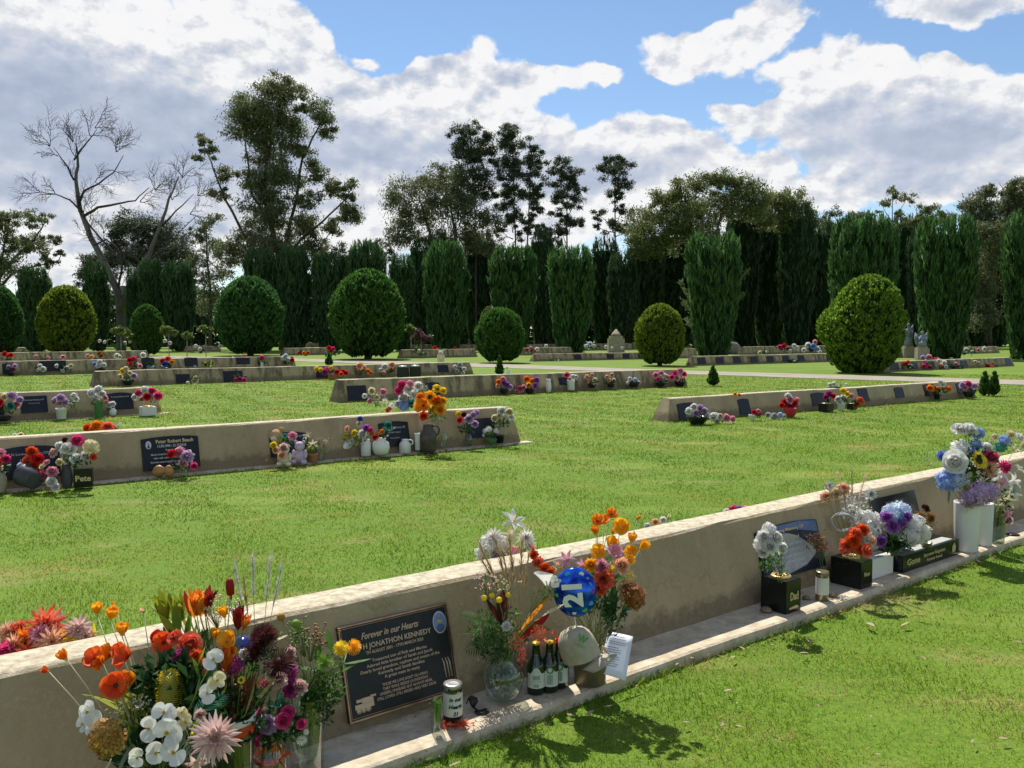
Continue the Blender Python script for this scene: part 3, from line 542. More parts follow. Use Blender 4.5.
tree('gum_tree', 'tall dense gum in the upper right corner of the treeline', 90, 990, [(975, 205, 14, 12), (988, 192, 14, 10), (1003, 186, 12, 8), (1016, 190, 12, 10), (985, 215, 22, 14), (1010, 210, 20, 16), (980, 235, 20, 16), (1005, 235, 24, 18), (1030, 200, 20, 20), (990, 262, 20, 20), (984, 290, 16, 18), (980, 318, 18, 14)], M_EUC,
     [([(990, 350), (990, 280), (990, 240), (985, 200)], 3, 1), ([(990, 270), (1005, 230), (1012, 192)], 2.4, .7)], seed=18, dens=2)
tree('small_tree', 'bronze-leaved small tree just right of the bare tree foot', 80, 134, [(136, 308, 8, 16), (134, 325, 8, 10), (138, 292, 6, 8)], M_EUO, [([(135, 350), (135, 320), (136, 300)], 1.2, .5)], seed=19, dens=1.6)
tree('gum_tree', 'dull green tree filling the gap between the ragged conifer and the next tall columnar one', 104, 902, [(896, 228, 14, 10), (908, 222, 12, 9), (902, 244, 16, 12), (898, 270, 16, 16), (905, 300, 16, 20)], M_EUC, [([(902, 350), (902, 260), (902, 225)], 1.6, .5)], seed=27, dens=2)
tree('gum_tree', 'olive green gum crown between the lower olive gum and the ragged conifer', 104, 842, [(830, 232, 14, 10), (845, 240, 14, 12), (822, 255, 14, 14), (838, 270, 14, 16), (826, 300, 14, 20)], M_EUO, [([(838, 350), (838, 260), (838, 235)], 1.6, .5)], seed=28, dens=2)
tree('gum_tree', 'hazy grey-green gum behind the columns right of the tallest gum', 104, 345, [(335, 250, 16, 9), (355, 256, 14, 8), (372, 246, 12, 8), (388, 254, 10, 10), (322, 262, 14, 10)], M_PIN, [([(350, 350), (350, 280), (352, 250)], 1.6, .5)], seed=29, dens=1.8)
# --- bare tree
def bare():
    Y = 82; b = D(121, 345, Y); root = Vector((b.x, b.y, 0)); t = empty('bare_tree', root); tag(t, 'leafless pale-trunked tree with forked twiggy limbs at left', 'tree', 'trees behind the cemetery')
    q = MB(); k = Y / F; g = random.Random(5)
    main = [([(121, 352), (121, 325), (118, 292), (104, 265), (90, 238), (78, 208), (74, 180), (76, 158), (73, 142)], 6.5, 1.0), ([(120, 312), (133, 280), (150, 256), (160, 232), (172, 200), (182, 178)], 5, .8),
            ([(118, 292), (124, 262), (104, 240), (90, 222), (84, 212)], 1.5, 1.2), ([(84, 216), (100, 208), (120, 205), (140, 202), (155, 190)], 2.0, .6), ([(78, 205), (82, 190), (95, 182), (108, 170), (116, 152)], 1.7, .5),
            ([(82, 212), (70, 200), (55, 194), (40, 192)], 1.4, .4), ([(74, 180), (66, 165), (58, 156), (50, 146)], 1.3, .4), ([(74, 160), (84, 145), (90, 136), (95, 128)], 1.2, .4), ([(133, 282), (145, 262), (158, 250), (168, 238), (190, 214)], 2, .5), ([(162, 226), (178, 212), (198, 196)], 1.4, .4),
            ([(94, 245), (108, 240), (120, 248), (127, 262)], 1.2, .5), ([(118, 295), (128, 300), (140, 268), (142, 250)], 1.6, .6)]
    def twig(p, ang, ln, r, dep):
        pts = [p]; a = ang
        for i in range(4):
            a += g.gauss(0, .16); pts.append((pts[-1][0] + math.cos(a) * ln / 4, pts[-1][1] - math.sin(a) * ln / 4 - .2))
        limb(q, pts, Y, r, r * .5, g.uniform(-.8, .8), 4, 1)
        if dep > 0:
            for i in (1, 2, 3, 4):
                for s in ((-1,), (1,), (-1, 1))[g.randrange(3)]:
                    twig(pts[i], a + s * g.uniform(.35, .8), ln * g.uniform(.5, .72), r * .55, dep - 1)
    for pts, r0, r1 in main:
        limb(q, pts, Y, r0 * .8, r1 * .6, g.uniform(-2, 2), 8, 0 if r0 > 4 else 1)
        m = len(pts)
        for i in range(max(2, m // 3), m):
            dx, dy = pts[i][0] - pts[i - 1][0], -(pts[i][1] - pts[i - 1][1]); a = math.atan2(dy, dx)
            if pts[i][1] < 275:
                for s in (-1, 1, 0) if i == m - 1 else (-1, 1):
                    if g.random() < .85: twig(pts[i], a + s * g.uniform(.4, .8), g.uniform(12, 20), .45, 2)
    thin = MB(); q.v = [tuple(Vector(v) - root) for v in q.v]; q.build('trunk', [mat('bark_ghost', (.075, .064, .058), .9, (.17, .15, .135), .8, bump=.4), mat('bark_twig', (.035, .028, .026), .9, (.07, .06, .055), 2)], t)
bare()
# far woodland closing the view under the crowns
def woodland():
    g = np.random.default_rng(3); n = 70000; X = g.random(n) * 300 - 150; Y = 108 + g.random(n) * 8; top = 6.0 + 1.5 * np.sin(X * .11) + 1.2 * np.sin(X * .37 + 1) + 1.0 * np.sin(X * .9)
    Z = g.random(n) ** .8 * top; V, Fq = cards(np.stack([X, Y, Z], 1), g.normal(size=(n, 3)), .5, 1.0); return npmesh('far_woodland', V, Fq)
tag(link('far_woodland', woodland(), M_CYP), 'dark undergrowth of the far wood behind the columns', 'woodland', kind='stuff')
# ================================================================== flowers and small things
GREEN = {'leaf': leafmat('leaf_green', (.04, .11, .02), (.10, .21, .04), .35), 'dark': leafmat('leaf_dark', (.015, .05, .015), (.04, .10, .03), .3), 'yel': leafmat('leaf_yellowgreen', (.20, .26, .02), (.42, .42, .04), .4),
         'grey': leafmat('leaf_grey', (.14, .19, .13), (.28, .33, .26), .3), 'teal': leafmat('leaf_teal', (.02, .12, .09), (.06, .20, .15), .3), 'dry': leafmat('leaf_dry', (.30, .20, .09), (.55, .42, .24), .35), 'bronze': leafmat('leaf_bronze', (.10, .05, .02), (.25, .12, .04), .3),
         'silver': leafmat('leaf_silver', (.45, .45, .43), (.72, .72, .70), .2)}
COL = dict(W=((.70, .68, .64), (.86, .85, .82)), C=((.66, .58, .34), (.80, .74, .50)), O=((.80, .20, .012), (.92, .36, .02)), OY=((.88, .36, .01), (.95, .55, .04)), RO=((.70, .07, .015), (.86, .18, .03)), R=((.55, .012, .02), (.75, .04, .04)), CO=((.75, .10, .05), (.85, .26, .14)),
           P=((.70, .25, .36), (.85, .48, .56)), HP=((.65, .03, .18), (.82, .12, .32)), M=((.35, .03, .18), (.55, .08, .32)), L=((.48, .30, .52), (.68, .52, .72)), PU=((.30, .08, .42), (.52, .22, .60)), B=((.18, .30, .62), (.40, .52, .80)), DB=((.04, .07, .40), (.10, .18, .60)),
           Y=((.80, .55, .02), (.92, .75, .08)), MR=((.05, .012, .014), (.11, .028, .026)), BR=((.22, .08, .02), (.42, .18, .05)), G=((.30, .17, .03), (.55, .33, .08)), PK=((.62, .38, .34), (.80, .62, .58)), PE=((.80, .42, .26), (.90, .62, .44)), LB=((.48, .60, .78), (.72, .78, .88)),
           T=((.03, .22, .20), (.08, .36, .32)), GR=((.10, .25, .03), (.28, .42, .06)), RY=((.65, .06, .02), (.92, .45, .03)), DR=((.18, .012, .015), (.42, .03, .02)))
M_DARKC = mat('flower_centre_dark', (.03, .02, .02), .8, (.10, .07, .03), 30); M_YELC = mat('flower_centre_yellow', (.55, .38, .04), .8, (.75, .58, .10), 30)
M_STEM = mat('stem_green', (.10, .17, .04), .6, (.22, .28, .09), 20, transl=.1); M_STEMP = mat('stem_pale', (.34, .36, .20), .6, (.50, .48, .32), 20)
def petmat(c):
    a, b = COL[c]; return mat('petals_' + c.lower(), a, .55, b, transl=.38, island=True, spec=.25)
def petals(q, n, L, Wd, r0, e0, e1, cup, mi=0, ph=0, z0=0, pw=.8, jit=.08, nl=4, tip=.0, ruf=0):
    for k in range(n):
        th = 2 * math.pi * (k + random.uniform(-.12, .12)) / n + ph; l = L * random.uniform(1 - jit, 1 + jit); a0 = R(e0 + random.uniform(-6, 6)); a1 = R(e1 + random.uniform(-8, 8))
        c, s_ = math.cos(th), math.sin(th); r, z = r0, z0; rows = []
        js = (-1, -.5, 0, .5, 1) if tip else (-1, 0, 1); J = len(js)
        for i in range(nl + 1):
            f = i / nl; wv = Wd * (math.sqrt(max(.05, 1 - ((f - .62) / .60) ** 2)) if tip else math.sin(math.pi * min(1, f * .92 + .06) ** pw) if i < nl else .12) * (1 if i else .5)
            row = []
            for j in js:
                zz = z + cup * wv * abs(j) + (random.uniform(-ruf, ruf) if i > 1 else 0); y = j * wv * .5; rr = r - (L * .22 * j * j * f if tip else 0)
                row.append((rr * c - y * s_, rr * s_ + y * c, zz))
            rows += row; a = a0 + (a1 - a0) * f; r += l / nl * math.cos(a); z += l / nl * math.sin(a)
        q.add(rows, [[i * J + j, i * J + j + 1, i * J + j + J + 1, i * J + j + J] for i in range(nl) for j in range(J - 1)], mi)
def dome(q, r, h, mi, z=0, n=10): q.lathe([(r * math.cos(a), z + h * math.sin(a)) for a in (0, .5, 1.0, 1.4)], mi, n)
BC = {}
def bloom_mesh(t, c):
    v = random.randrange(2); key = (t, c, v)
    if key in BC: return BC[key]
    q = MB(); m2 = M_YELC
    if t == 'poppy': petals(q, 3, 1.0, 1.35, .05, 38, 8, .25, 0, 0, .02, .7, ruf=.05, tip=.5); petals(q, 3, .9, 1.3, .05, 55, 20, .3, 0, 1.05, .05, .7, ruf=.05, tip=.5); dome(q, .2, .22, 1, .08); m2 = M_DARKC if c in ('O', 'RO') else M_YELC
    elif t == 'pside': petals(q, 3, 1.2, 1.2, .05, 78, 55, .25, 0, 0, 0, .7, ruf=.05, tip=.5); petals(q, 3, 1.1, 1.2, .05, 85, 62, .3, 0, 1.05, .05, .7, ruf=.05, tip=.5); dome(q, .2, .3, 1, .1)
    elif t == 'bud': petals(q, 5, 1.5, .8, .02, 60, 120, .1, 0, 0, -.5, .8); dome(q, .3, .5, 1, -.5); m2 = M_STEM
    elif t == 'rose':
        petals(q, 6, .85, 1.15, .18, 28, 0, .12, 0, 0, 0, .6, tip=.5, ruf=.03); petals(q, 5, .72, 1.0, .16, 58, 30, .12, 0, .6, .05, .6, tip=.5, ruf=.03); petals(q, 5, .66, .9, .14, 72, 50, .12, 0, 1.1, .08, .6, tip=.5, ruf=.02); petals(q, 4, .7, .7, .1, 80, 70, .25, 0, .2, .1, .6, tip=.4); petals(q, 3, .6, .45, .04, 88, 95, .2, 0, .9, .15, .6, tip=.3)
    elif t == 'carn':
        for (n, L_, e_, r_) in ((9, 1.0, -12, .05), (10, 1.0, 8, .05), (10, .95, 28, .05), (9, .9, 46, .05), (8, .85, 64, .04), (6, .8, 82, .02)): petals(q, n, L_, .62, r_, e_, e_ + 8, .1, 0, random.random() * 6, .0, .55, .12, 3, .55, .09)
    elif t == 'pom':
        q.lathe([(.66 * math.cos(a), .66 * math.sin(a)) for a in (-.5, 0, .5, 1.0, 1.45)], 0, 12)
        for k in range(90):
            zc = 1 - 1.5 * (k + .5) / 90; ph = k * 2.39996; rr = math.sqrt(1 - zc * zc); nrm = Vector((rr * math.cos(ph), rr * math.sin(ph), zc)); p = nrm * random.uniform(.72, .98); qt = (nrm + Vector((random.gauss(0, .35), random.gauss(0, .35), random.gauss(0, .35)))).to_track_quat('Z', 'Y').to_matrix(); sz = random.uniform(.2, .27); a0 = random.random() * 6
            for j in range(4):
                a = a0 + j * math.pi / 2; loc = [Vector((0, 0, 0)), Vector((math.cos(a - .55), math.sin(a - .55), .12)) * sz * .8, Vector((math.cos(a), math.sin(a), .05)) * sz * 1.05, Vector((math.cos(a + .55), math.sin(a + .55), .12)) * sz * .8]
                q.add([p + qt @ w for w in loc], [[0, 1, 2, 3]], 0)
    elif t == 'lily': petals(q, 6, 1.25, .42, .06, 52, -25, .35, 0, 0, 0, 1.0, nl=6); [q.tube([(0, 0, .1), (.12 * math.cos(a), .12 * math.sin(a), .7)], .02, 1, 4) for a in (0, 1, 2, 3, 4, 5)]
    elif t == 'orchid': petals(q, 3, .95, .85, .04, 15, 5, .1, 0, .5, 0, .8, tip=.35); petals(q, 2, 1.05, 1.45, .04, 20, 5, .1, 0, 0, .03, .6, tip=.5); petals(q, 3, .35, .3, .02, 70, 60, .2, 1, 0, .05, nl=3)
    elif t == 'daisy': petals(q, 15, 1.0, .26, .18, 12, 2, .1, 0, 0, 0, .7, .1, 3, .15); dome(q, .26, .14, 1, .02)
    elif t == 'sun': petals(q, 16, .75, .30, .34, 25, -5, .12, 0, 0, 0, .8, .1, 3, .05); petals(q, 14, .6, .28, .34, 40, 10, .12, 0, .2, .03, .8, .1, 3, .05); dome(q, .40, .14, 1, .04, 14); m2 = M_DARKC
    elif t == 'dahlia':
        for (n, L_, e_) in ((13, 1.15, -8), (13, 1.1, 10), (12, 1.0, 28), (11, .85, 46), (8, .65, 64), (6, .5, 80)): petals(q, n, L_, .24, .05, e_, e_ - 5, .3, 0, random.random() * 6, 0, .9, .12, 4)
    elif t == 'leuca':
        for (n, L_, e_) in ((5, 2.0, 66), (6, 2.2, 76), (5, 2.0, 84), (3, 1.5, 88)): petals(q, n, L_, .62, .05, e_, e_ + 8, .25, 0, random.random() * 6, 0, .8, .12, 5)
    elif t == 'pin':
        dome(q, .45, .45, 1)
        for k in range(150):
            zc = 1 - 1.25 * (k + .5) / 150; ph = k * 2.39996; rr = math.sqrt(max(0, 1 - zc * zc)); d = Vector((rr * math.cos(ph), rr * math.sin(ph), zc)); b_ = d.orthogonal().normalized() * .035; p = d * .4; e_ = d * random.uniform(.9, 1.1) + Vector((0, 0, .12)); q.add([p - b_, p + b_, e_ + b_, e_ - b_], [[0, 1, 2, 3]], 0, False)
        m2 = petmat(c)
    elif t == 'banksia':
        q.lathe([(.2, -1.1), (.5, -.9), (.58, -.2), (.5, .7), (.25, 1.1)], 1, 12)
        for k in range(420):
            z = -1 + 2.1 * (k + .5) / 420; ph = k * 2.39996; r_ = .55 * math.sqrt(max(.05, 1 - (max(0, z) / 1.25) ** 2)); d = Vector((math.cos(ph), math.sin(ph), .35 + .5 * max(0, z))).normalized(); p = Vector((r_ * math.cos(ph), r_ * math.sin(ph), z)); b_ = Vector((-math.sin(ph), math.cos(ph), 0)) * .03; e_ = p + d * random.uniform(.2, .34); q.add([p - b_, p + b_, e_ + b_, e_ - b_], [[0, 1, 2, 3]], 0, False)
        m2 = mat('banksia_core', (.20, .22, .05), .8)
    elif t == 'cone': q.lathe([(.12, -1.6), (.16, -1), (.42, -.9), (.5, 0), (.42, .8), (.15, 1.05)], 0, 12)
    elif t == 'billy': q.lathe([(math.cos(a) * .98, math.sin(a)) for a in (-1.5, -1, -.5, 0, .5, 1, 1.5)], 0, 12)
    elif t == 'calla':
        vs_ = []; n = 12
        for i in range(5):
            f = i / 4
            for j in range(n): th = 2 * math.pi * j / n; rr = .12 + .7 * f ** 1.6; vs_.append((rr * math.cos(th) * (1 + .25 * f * math.cos(th)), rr * math.sin(th), 1.5 * f + (.35 * math.cos(th) * f ** 2) - .8))
        q.add(vs_, [[i * n + j, i * n + (j + 1) % n, (i + 1) * n + (j + 1) % n, (i + 1) * n + j] for i in range(4) for j in range(n)], 0); q.tube([(0, 0, -.5), (0, 0, .5)], .08, 1, 5)
    elif t == 'frond':   # long pointed bract / big leaf, lying along +Z
        vs_ = []
        for i in range(7):
            f = i / 6; wv = .28 * math.sin(math.pi * min(1, f * .95 + .03)) ** .8
            for j in (-1, 0, 1): vs_.append((j * wv, abs(j) * wv * .4 + .15 * f * f, 2 * f - 1))
        q.add(vs_, [[i * 3 + j, i * 3 + j + 1, i * 3 + j + 4, i * 3 + j + 3] for i in range(6) for j in (0, 1)], 0)
    elif t == 'fern':
        q.tube([(0, 0, -1), (0, .1, 1)], .02, 0, 4)
        for i in range(12):
            z = -.8 + i * .15; l = .55 * math.sin(math.pi * (i + 1) / 13) + .1
            for s_ in (-1, 1): q.add([(0, 0, z), (s_ * l * .5, .02, z + .05), (s_ * l, .05, z + .25), (s_ * l * .5, .02, z + .14)], [[0, 1, 2, 3]], 0)
    elif t == 'spray':
        for k in range(26):
            a = random.gauss(0, .28); b_ = random.gauss(0, .28); l = random.uniform(.8, 1.9); e_ = Vector((math.sin(a) * l, math.sin(b_) * l, -1 + l)); q.tube([(0, 0, -1), e_], .012, 1, 3, False)
            for w in range(3): q.box(e_ + Vector((random.gauss(0, .06), random.gauss(0, .06), random.gauss(0, .06))), (.07, .07, .06), 0)
        m2 = M_STEM
    elif t == 'plume':
        q.tube([(0, 0, -1), (0, 0, 1)], .008, 1, 3, False)
        for k in range(70):
            z = random.uniform(.1, 1.05); a = random.random() * 6.28; l = random.uniform(.12, .3); d = Vector((math.cos(a) * .35, math.sin(a) * .35, 1)).normalized() * l; b_ = Vector((-math.sin(a), math.cos(a), 0)) * .012; p = Vector((0, 0, z)); q.add([p - b_, p + b_, p + d], [[0, 1, 2]], 0, False)
        m2 = mat('straw_stem', (.45, .34, .16), .7)
    me = q.mesh(t)
    me.materials.append(GREEN[c] if c in GREEN else petmat(c)); me.materials.append(m2); BC[key] = me; return me
NAME = dict(poppy='poppy', pside='poppy', bud='flower_bud', rose='rose', carn='carnation', pom='hydrangea', lily='lily', orchid='orchid', daisy='daisy', sun='sunflower', dahlia='dahlia', leuca='leucadendron', pin='protea', banksia='banksia', cone='seed_head', billy='billy_button', calla='calla_lily', frond='leaf', fern='fern_leaf', spray='flower_spray', plume='grass_plume')
UPR = {'frond', 'fern', 'spray', 'plume', 'banksia', 'cone', 'leuca', 'bud', 'calla', 'pside'}
def leafball(cen, rad, n, lw, ll, m, par, name='leaves', up=.4):
    g = rng; P = g.normal(size=(n, 3)); P = nz(P) * g.random((n, 1)) ** .4 * np.array(rad); A = P / np.array(rad) + g.normal(0, .5, (n, 3)) + np.array([0, 0, up])
    V, Fq = cards(P + np.array(cen), A, lw * (.6 + .8 * g.random(n)), ll * (.6 + .8 * g.random(n))); return link(name, npmesh(name, V, Fq), m, par)
M_CER = mat('white_ceramic', (.72, .71, .68), .25, spec=.5); M_PLW = mat('white_plastic', (.66, .66, .64), .45, (.74, .73, .70), 9); M_BLK = mat('black_granite', (.007, .009, .009), .18, (.014, .016, .015), 90, spec=.4)
M_GLASS = mat('clear_glass', (.80, .88, .84), .04, trans=.92, spec=.5); M_GLASSD = mat('smoky_glass', (.35, .42, .38), .05, trans=.95); M_BUCK = mat('brown_bucket', (.13, .105, .06), .35, (.20, .16, .10), 14, metal=.3)
M_GOLD = mat('gold_paint', (.62, .44, .16), .35, metal=.5); M_GREENP = mat('green_plastic', (.05, .16, .04), .5, (.07, .2, .06), 8); M_REDP = mat('red_pot', (.42, .03, .03), .5, (.50, .05, .05), 8); M_JUG = mat('brown_glaze', (.055, .042, .035), .25, (.10, .08, .07), 12); M_GREYP = mat('grey_plastic', (.05, .05, .055), .45, (.08, .08, .09), 8)
M_DKP = mat('dark_plastic', (.012, .013, .015), .35, (.022, .022, .024), 10); M_TERR = mat('terracotta', (.38, .16, .09), .8, (.46, .22, .13), 9); M_SAND = mat('sandstone', (.28, .235, .165), .9, (.42, .36, .26), 6, bump=.4)
def thin_glass(name, tint):
    m = bpy.data.materials.new(name); m.use_nodes = True; nt = m.node_tree; nt.nodes.remove(nt.nodes['Principled BSDF']); o = nt.nodes['Material Output']
    a = nt.nodes.new('ShaderNodeBsdfTransparent'); a.inputs[0].default_value = (*tint, 1); b = nt.nodes.new('ShaderNodeBsdfGlossy'); b.inputs['Roughness'].default_value = .04; f = nt.nodes.new('ShaderNodeLayerWeight'); f.inputs[0].default_value = .28
    mr = nt.nodes.new('ShaderNodeMapRange'); mr.inputs['To Min'].default_value = .06; mr.inputs['To Max'].default_value = .7; nt.links.new(f.outputs['Facing'], mr.inputs['Value']); x_ = nt.nodes.new('ShaderNodeMixShader'); nt.links.new(mr.outputs[0], x_.inputs[0]); nt.links.new(a.outputs[0], x_.inputs[1]); nt.links.new(b.outputs[0], x_.inputs[2]); nt.links.new(x_.outputs[0], o.inputs[0]); return m
M_GLASS = thin_glass('clear_glass_thin', (.86, .93, .89)); M_GLASSD = thin_glass('smoky_glass_thin', (.60, .68, .62))
VM = dict(w=M_PLW, c=M_CER, k=M_DKP, g=M_GLASS, s=M_GLASSD, b=M_BUCK, n=M_GREENP, r=M_REDP, j=M_JUG, y=M_GREYP, t=M_TERR, d=M_BLK, o=M_SAND)
PRF = dict(cyl=[(.42, 0), (.44, .03), (.5, .97), (.5, 1), (.46, 1), (.42, .1)], vase=[(.34, 0), (.38, .04), (.5, .35), (.44, .72), (.34, .88), (.42, 1), (.37, .99), (.30, .88), (.40, .4), (.3, .08)], jar=[(.44, 0), (.5, .06), (.5, .78), (.38, .9), (.38, 1), (.34, 1), (.34, .9), (.46, .76), (.45, .08)],
           bowl=[(.28, 0), (.3, .05), (.44, .5), (.5, .95), (.5, 1), (.46, .98), (.3, .2)], pot=[(.36, 0), (.38, .03), (.47, .8), (.5, .82), (.5, 1), (.45, 1), (.42, .8), (.34, .1)], round=[(.28, 0), (.42, .15), (.5, .45), (.44, .75), (.26, .9), (.3, 1), (.26, 1), (.22, .9), (.4, .7), (.42, .3)],
           jug=[(.46, 0), (.5, .05), (.5, .6), (.46, .72), (.30, .86), (.26, .95), (.30, 1), (.24, 1), (.22, .9), (.4, .7), (.44, .1)])
def vessel(par, kind, wd, h, m, name='vase', Mx=None):
    q = MB()
    if kind == 'box': q.box((0, 0, h / 2), (wd, wd * .85, h), 0, FRZ, bev=wd * .03); q.lathe([(wd * .36, h - .001), (wd * .36, h + wd * .05), (wd * .3, h + wd * .06), (wd * .12, h + wd * .06)], 1, 20)
    else:
        pr_ = PRF[kind]; pr_ = pr_[:max(range(len(pr_)), key=lambda i: pr_[i][1]) + 1] if m in (M_GLASS, M_GLASSD) else pr_
        q.lathe([(r * wd, z * h) for r, z in pr_], 0, 26, Mx or Matrix(), m not in (M_GLASS, M_GLASSD))
        if m in (M_GLASS, M_GLASSD): q.lathe([(pr_[0][0] * wd, .004), (.002, .004)], 0, 26, Matrix(), False)
        if kind == 'jug': q.tube([(wd * .24, 0, h * .93), (wd * .52, 0, h * .95), (wd * .68, 0, h * .82), (wd * .62, 0, h * .66), (wd * .46, 0, h * .58)], wd * .06, 0, 8)
    return q.build(name, [m, M_GOLD], par)
FRZ = math.atan2(dd.y, dd.x)
def tw(p):            # (wall, distance in front of the sloping face, < 0 when inside) of the nearest wall
    best = None
    for W in WALLS.values():
        r_ = p - W.a; s_ = r_.x * W.d.x + r_.y * W.d.y; t_ = r_.x * W.n.x + r_.y * W.n.y
        if -.1 < s_ < W.L + .1 and -.9 < t_ < 3.2 and p.z < W.h + .02: best = W.lean * max(0, p.z) / W.h - t_
    return best
def clear(px, py, Y, r):
    for _ in range(90):
        d_ = tw(D(px, py, Y))
        if d_ is None or d_ >= r: break
        Y *= .9975 if Y > 8 else .996
    return Y
def A(label, bx, by, ves, blooms, leaves=(), z=.02, name='flower_arrangement', cat='flowers', group='flower tributes along the walls', stems=False, spread=.35, Y=None, jar='vase', mouth=.95):
    b = G(bx, by, z) if Y is None else D(bx, by, Y)
    if Y is None: Yc = clear(bx, by, b.y, (ves[1] * b.y / F * .5 if ves else .05) + .01); b = D(bx, by, Yc); b.z = max(z, b.z)
    Yb = b.y; k = Yb / F; root = empty(name, b); tag(root, label, cat, group); h = 0
    if ves: kind, wp, hp, mk = ves; h = hp * k; vessel(root, kind, wp * k, h, VM[mk], jar)
    if blooms:
        cx = sum(x[2] for x in blooms) / len(blooms); cy = sum(x[3] for x in blooms) / len(blooms); wr = max(abs(x[2] - cx) for x in blooms) + 3
        for x in blooms:
            t, c, px, py, r = x[:5]; dy = x[5] if len(x) > 5 else random.uniform(-1, .4) * wr * k * spread; ang = x[6] if len(x) > 6 else None
            p = D(px, py, Yb + dy); s = r * k
            if Y is None: p = D(px, py, clear(px, py, p.y, min(s * .7, .12)))
            out_ = Vector(((px - cx) / wr, 0, -(py - cy) / wr * .6))
            if ang is not None: dr = Vector((math.sin(R(ang)), -.15, math.cos(R(ang))))      # leaning by ang degrees to the right
            elif t in UPR: dr = out_ * .5 + Vector((random.gauss(0, .12), -.25, 1))
            else: dr = out_ * .7 + Vector((random.gauss(0, .2), -.9, .45 + random.gauss(0, .15)))
            Mw = Matrix.Translation(p - b) @ (dr.to_track_quat('Z', 'Y') @ Matrix.Rotation(random.random() * 6.28, 3, 'Z').to_quaternion()).to_matrix().to_4x4() @ Matrix.Scale(s, 4)
            if t == 'frond': Mw = Matrix.Translation(p - b) @ dr.to_track_quat('Z', 'Y').to_matrix().to_4x4() @ Matrix.Rotation(random.uniform(-.7, .7) + (math.pi if random.random() < .5 else 0), 4, 'Z') @ Matrix.Scale(s, 4)
            o = link(NAME[t], bloom_mesh(t, c), None, root); o.matrix_local = Mw
            if stems:
                Mi = Mw.inverted(); mo = Vector((random.uniform(-.3, .3) * (ves[1] * k if ves else .04), 0, h * mouth)); e_ = Mw @ Vector((0, 0, -1.0 if t in UPR - {'leuca', 'pside', 'bud'} else 0)); md = mo.lerp(e_, .5) + Vector((0, 0, .02)); q = MB()
                q.tube([Mi @ v for v in (mo * 1.0 - Vector((0, 0, h * .5 if ves and ves[3] in 'gs' else 0)), mo.lerp(md, .5), md.lerp(e_, .5), e_)], .0016 / s * (1.5 if t == 'frond' else 1), 0, 5); q.build('stem', M_STEM if t not in ('poppy', 'pside', 'bud') else M_STEMP, o)
    for lf in leaves:
        mk, lx, ly, rx, ry, n = lf[:6]; ls = lf[6] if len(lf) > 6 else 1; p = D(lx, ly, clear(lx, ly, Yb, min(rx, ry) * k * .6) if Y is None else Yb) - b
        leafball(p, (rx * k, min(rx, ry) * k * .8, ry * k), n, 1.6 * k * ls * max(1, rx / 14) , 5 * k * ls * max(1, rx / 14), GREEN[mk], root)
    return root
# ---------------- text
def text_mesh(body, size, bend=None, align='CENTER', shear=0, bold=0):
    cu = bpy.data.curves.new('t', 'FONT'); cu.body = body; cu.size = size; cu.align_x = align; cu.align_y = 'CENTER'; cu.resolution_u = 2; cu.shear = shear; cu.extrude = size * .02; cu.offset = bold * size
    o = bpy.data.objects.new('t', cu); C.objects.link(o); dg = bpy.context.evaluated_depsgraph_get(); me = bpy.data.meshes.new_from_object(o.evaluated_get(dg)); bpy.data.objects.remove(o); return me
def text(body, size, Mx, m, par, name='lettering', bend=None, align='CENTER', shear=0, bold=0, width=None):
    me = text_mesh(body, size, None, align, shear, bold)
    if len(me.vertices) == 0: return
    if width:
        xs = [v.co.x for v in me.vertices]; f = width / max(1e-6, max(xs) - min(xs))
        for v in me.vertices: v.co.x *= f
    if bend:
        for v in me.vertices: a = v.co.x / bend; v.co = Vector((math.sin(a) * (bend + v.co.z), v.co.y, math.cos(a) * (bend + v.co.z)))
    o = link(name, me, m, par); o.matrix_local = Mx; return o
M_BRZ = mat('bronze_edge', (.30, .17, .10), .35, (.42, .26, .17), 30, metal=.8); M_PLQ = mat('plaque_black', (.006, .007, .009), .35, (.014, .015, .018), 40); M_NAVY = mat('plaque_navy', (.006, .009, .020), .4, (.011, .015, .030), 6, spec=.3); M_LET = mat('lettering_bronze', (.55, .40, .28), .4, metal=.3); M_LETG = mat('lettering_gold', (.62, .50, .26), .4, metal=.3); M_LETW = mat('lettering_silver', (.55, .57, .60), .5)
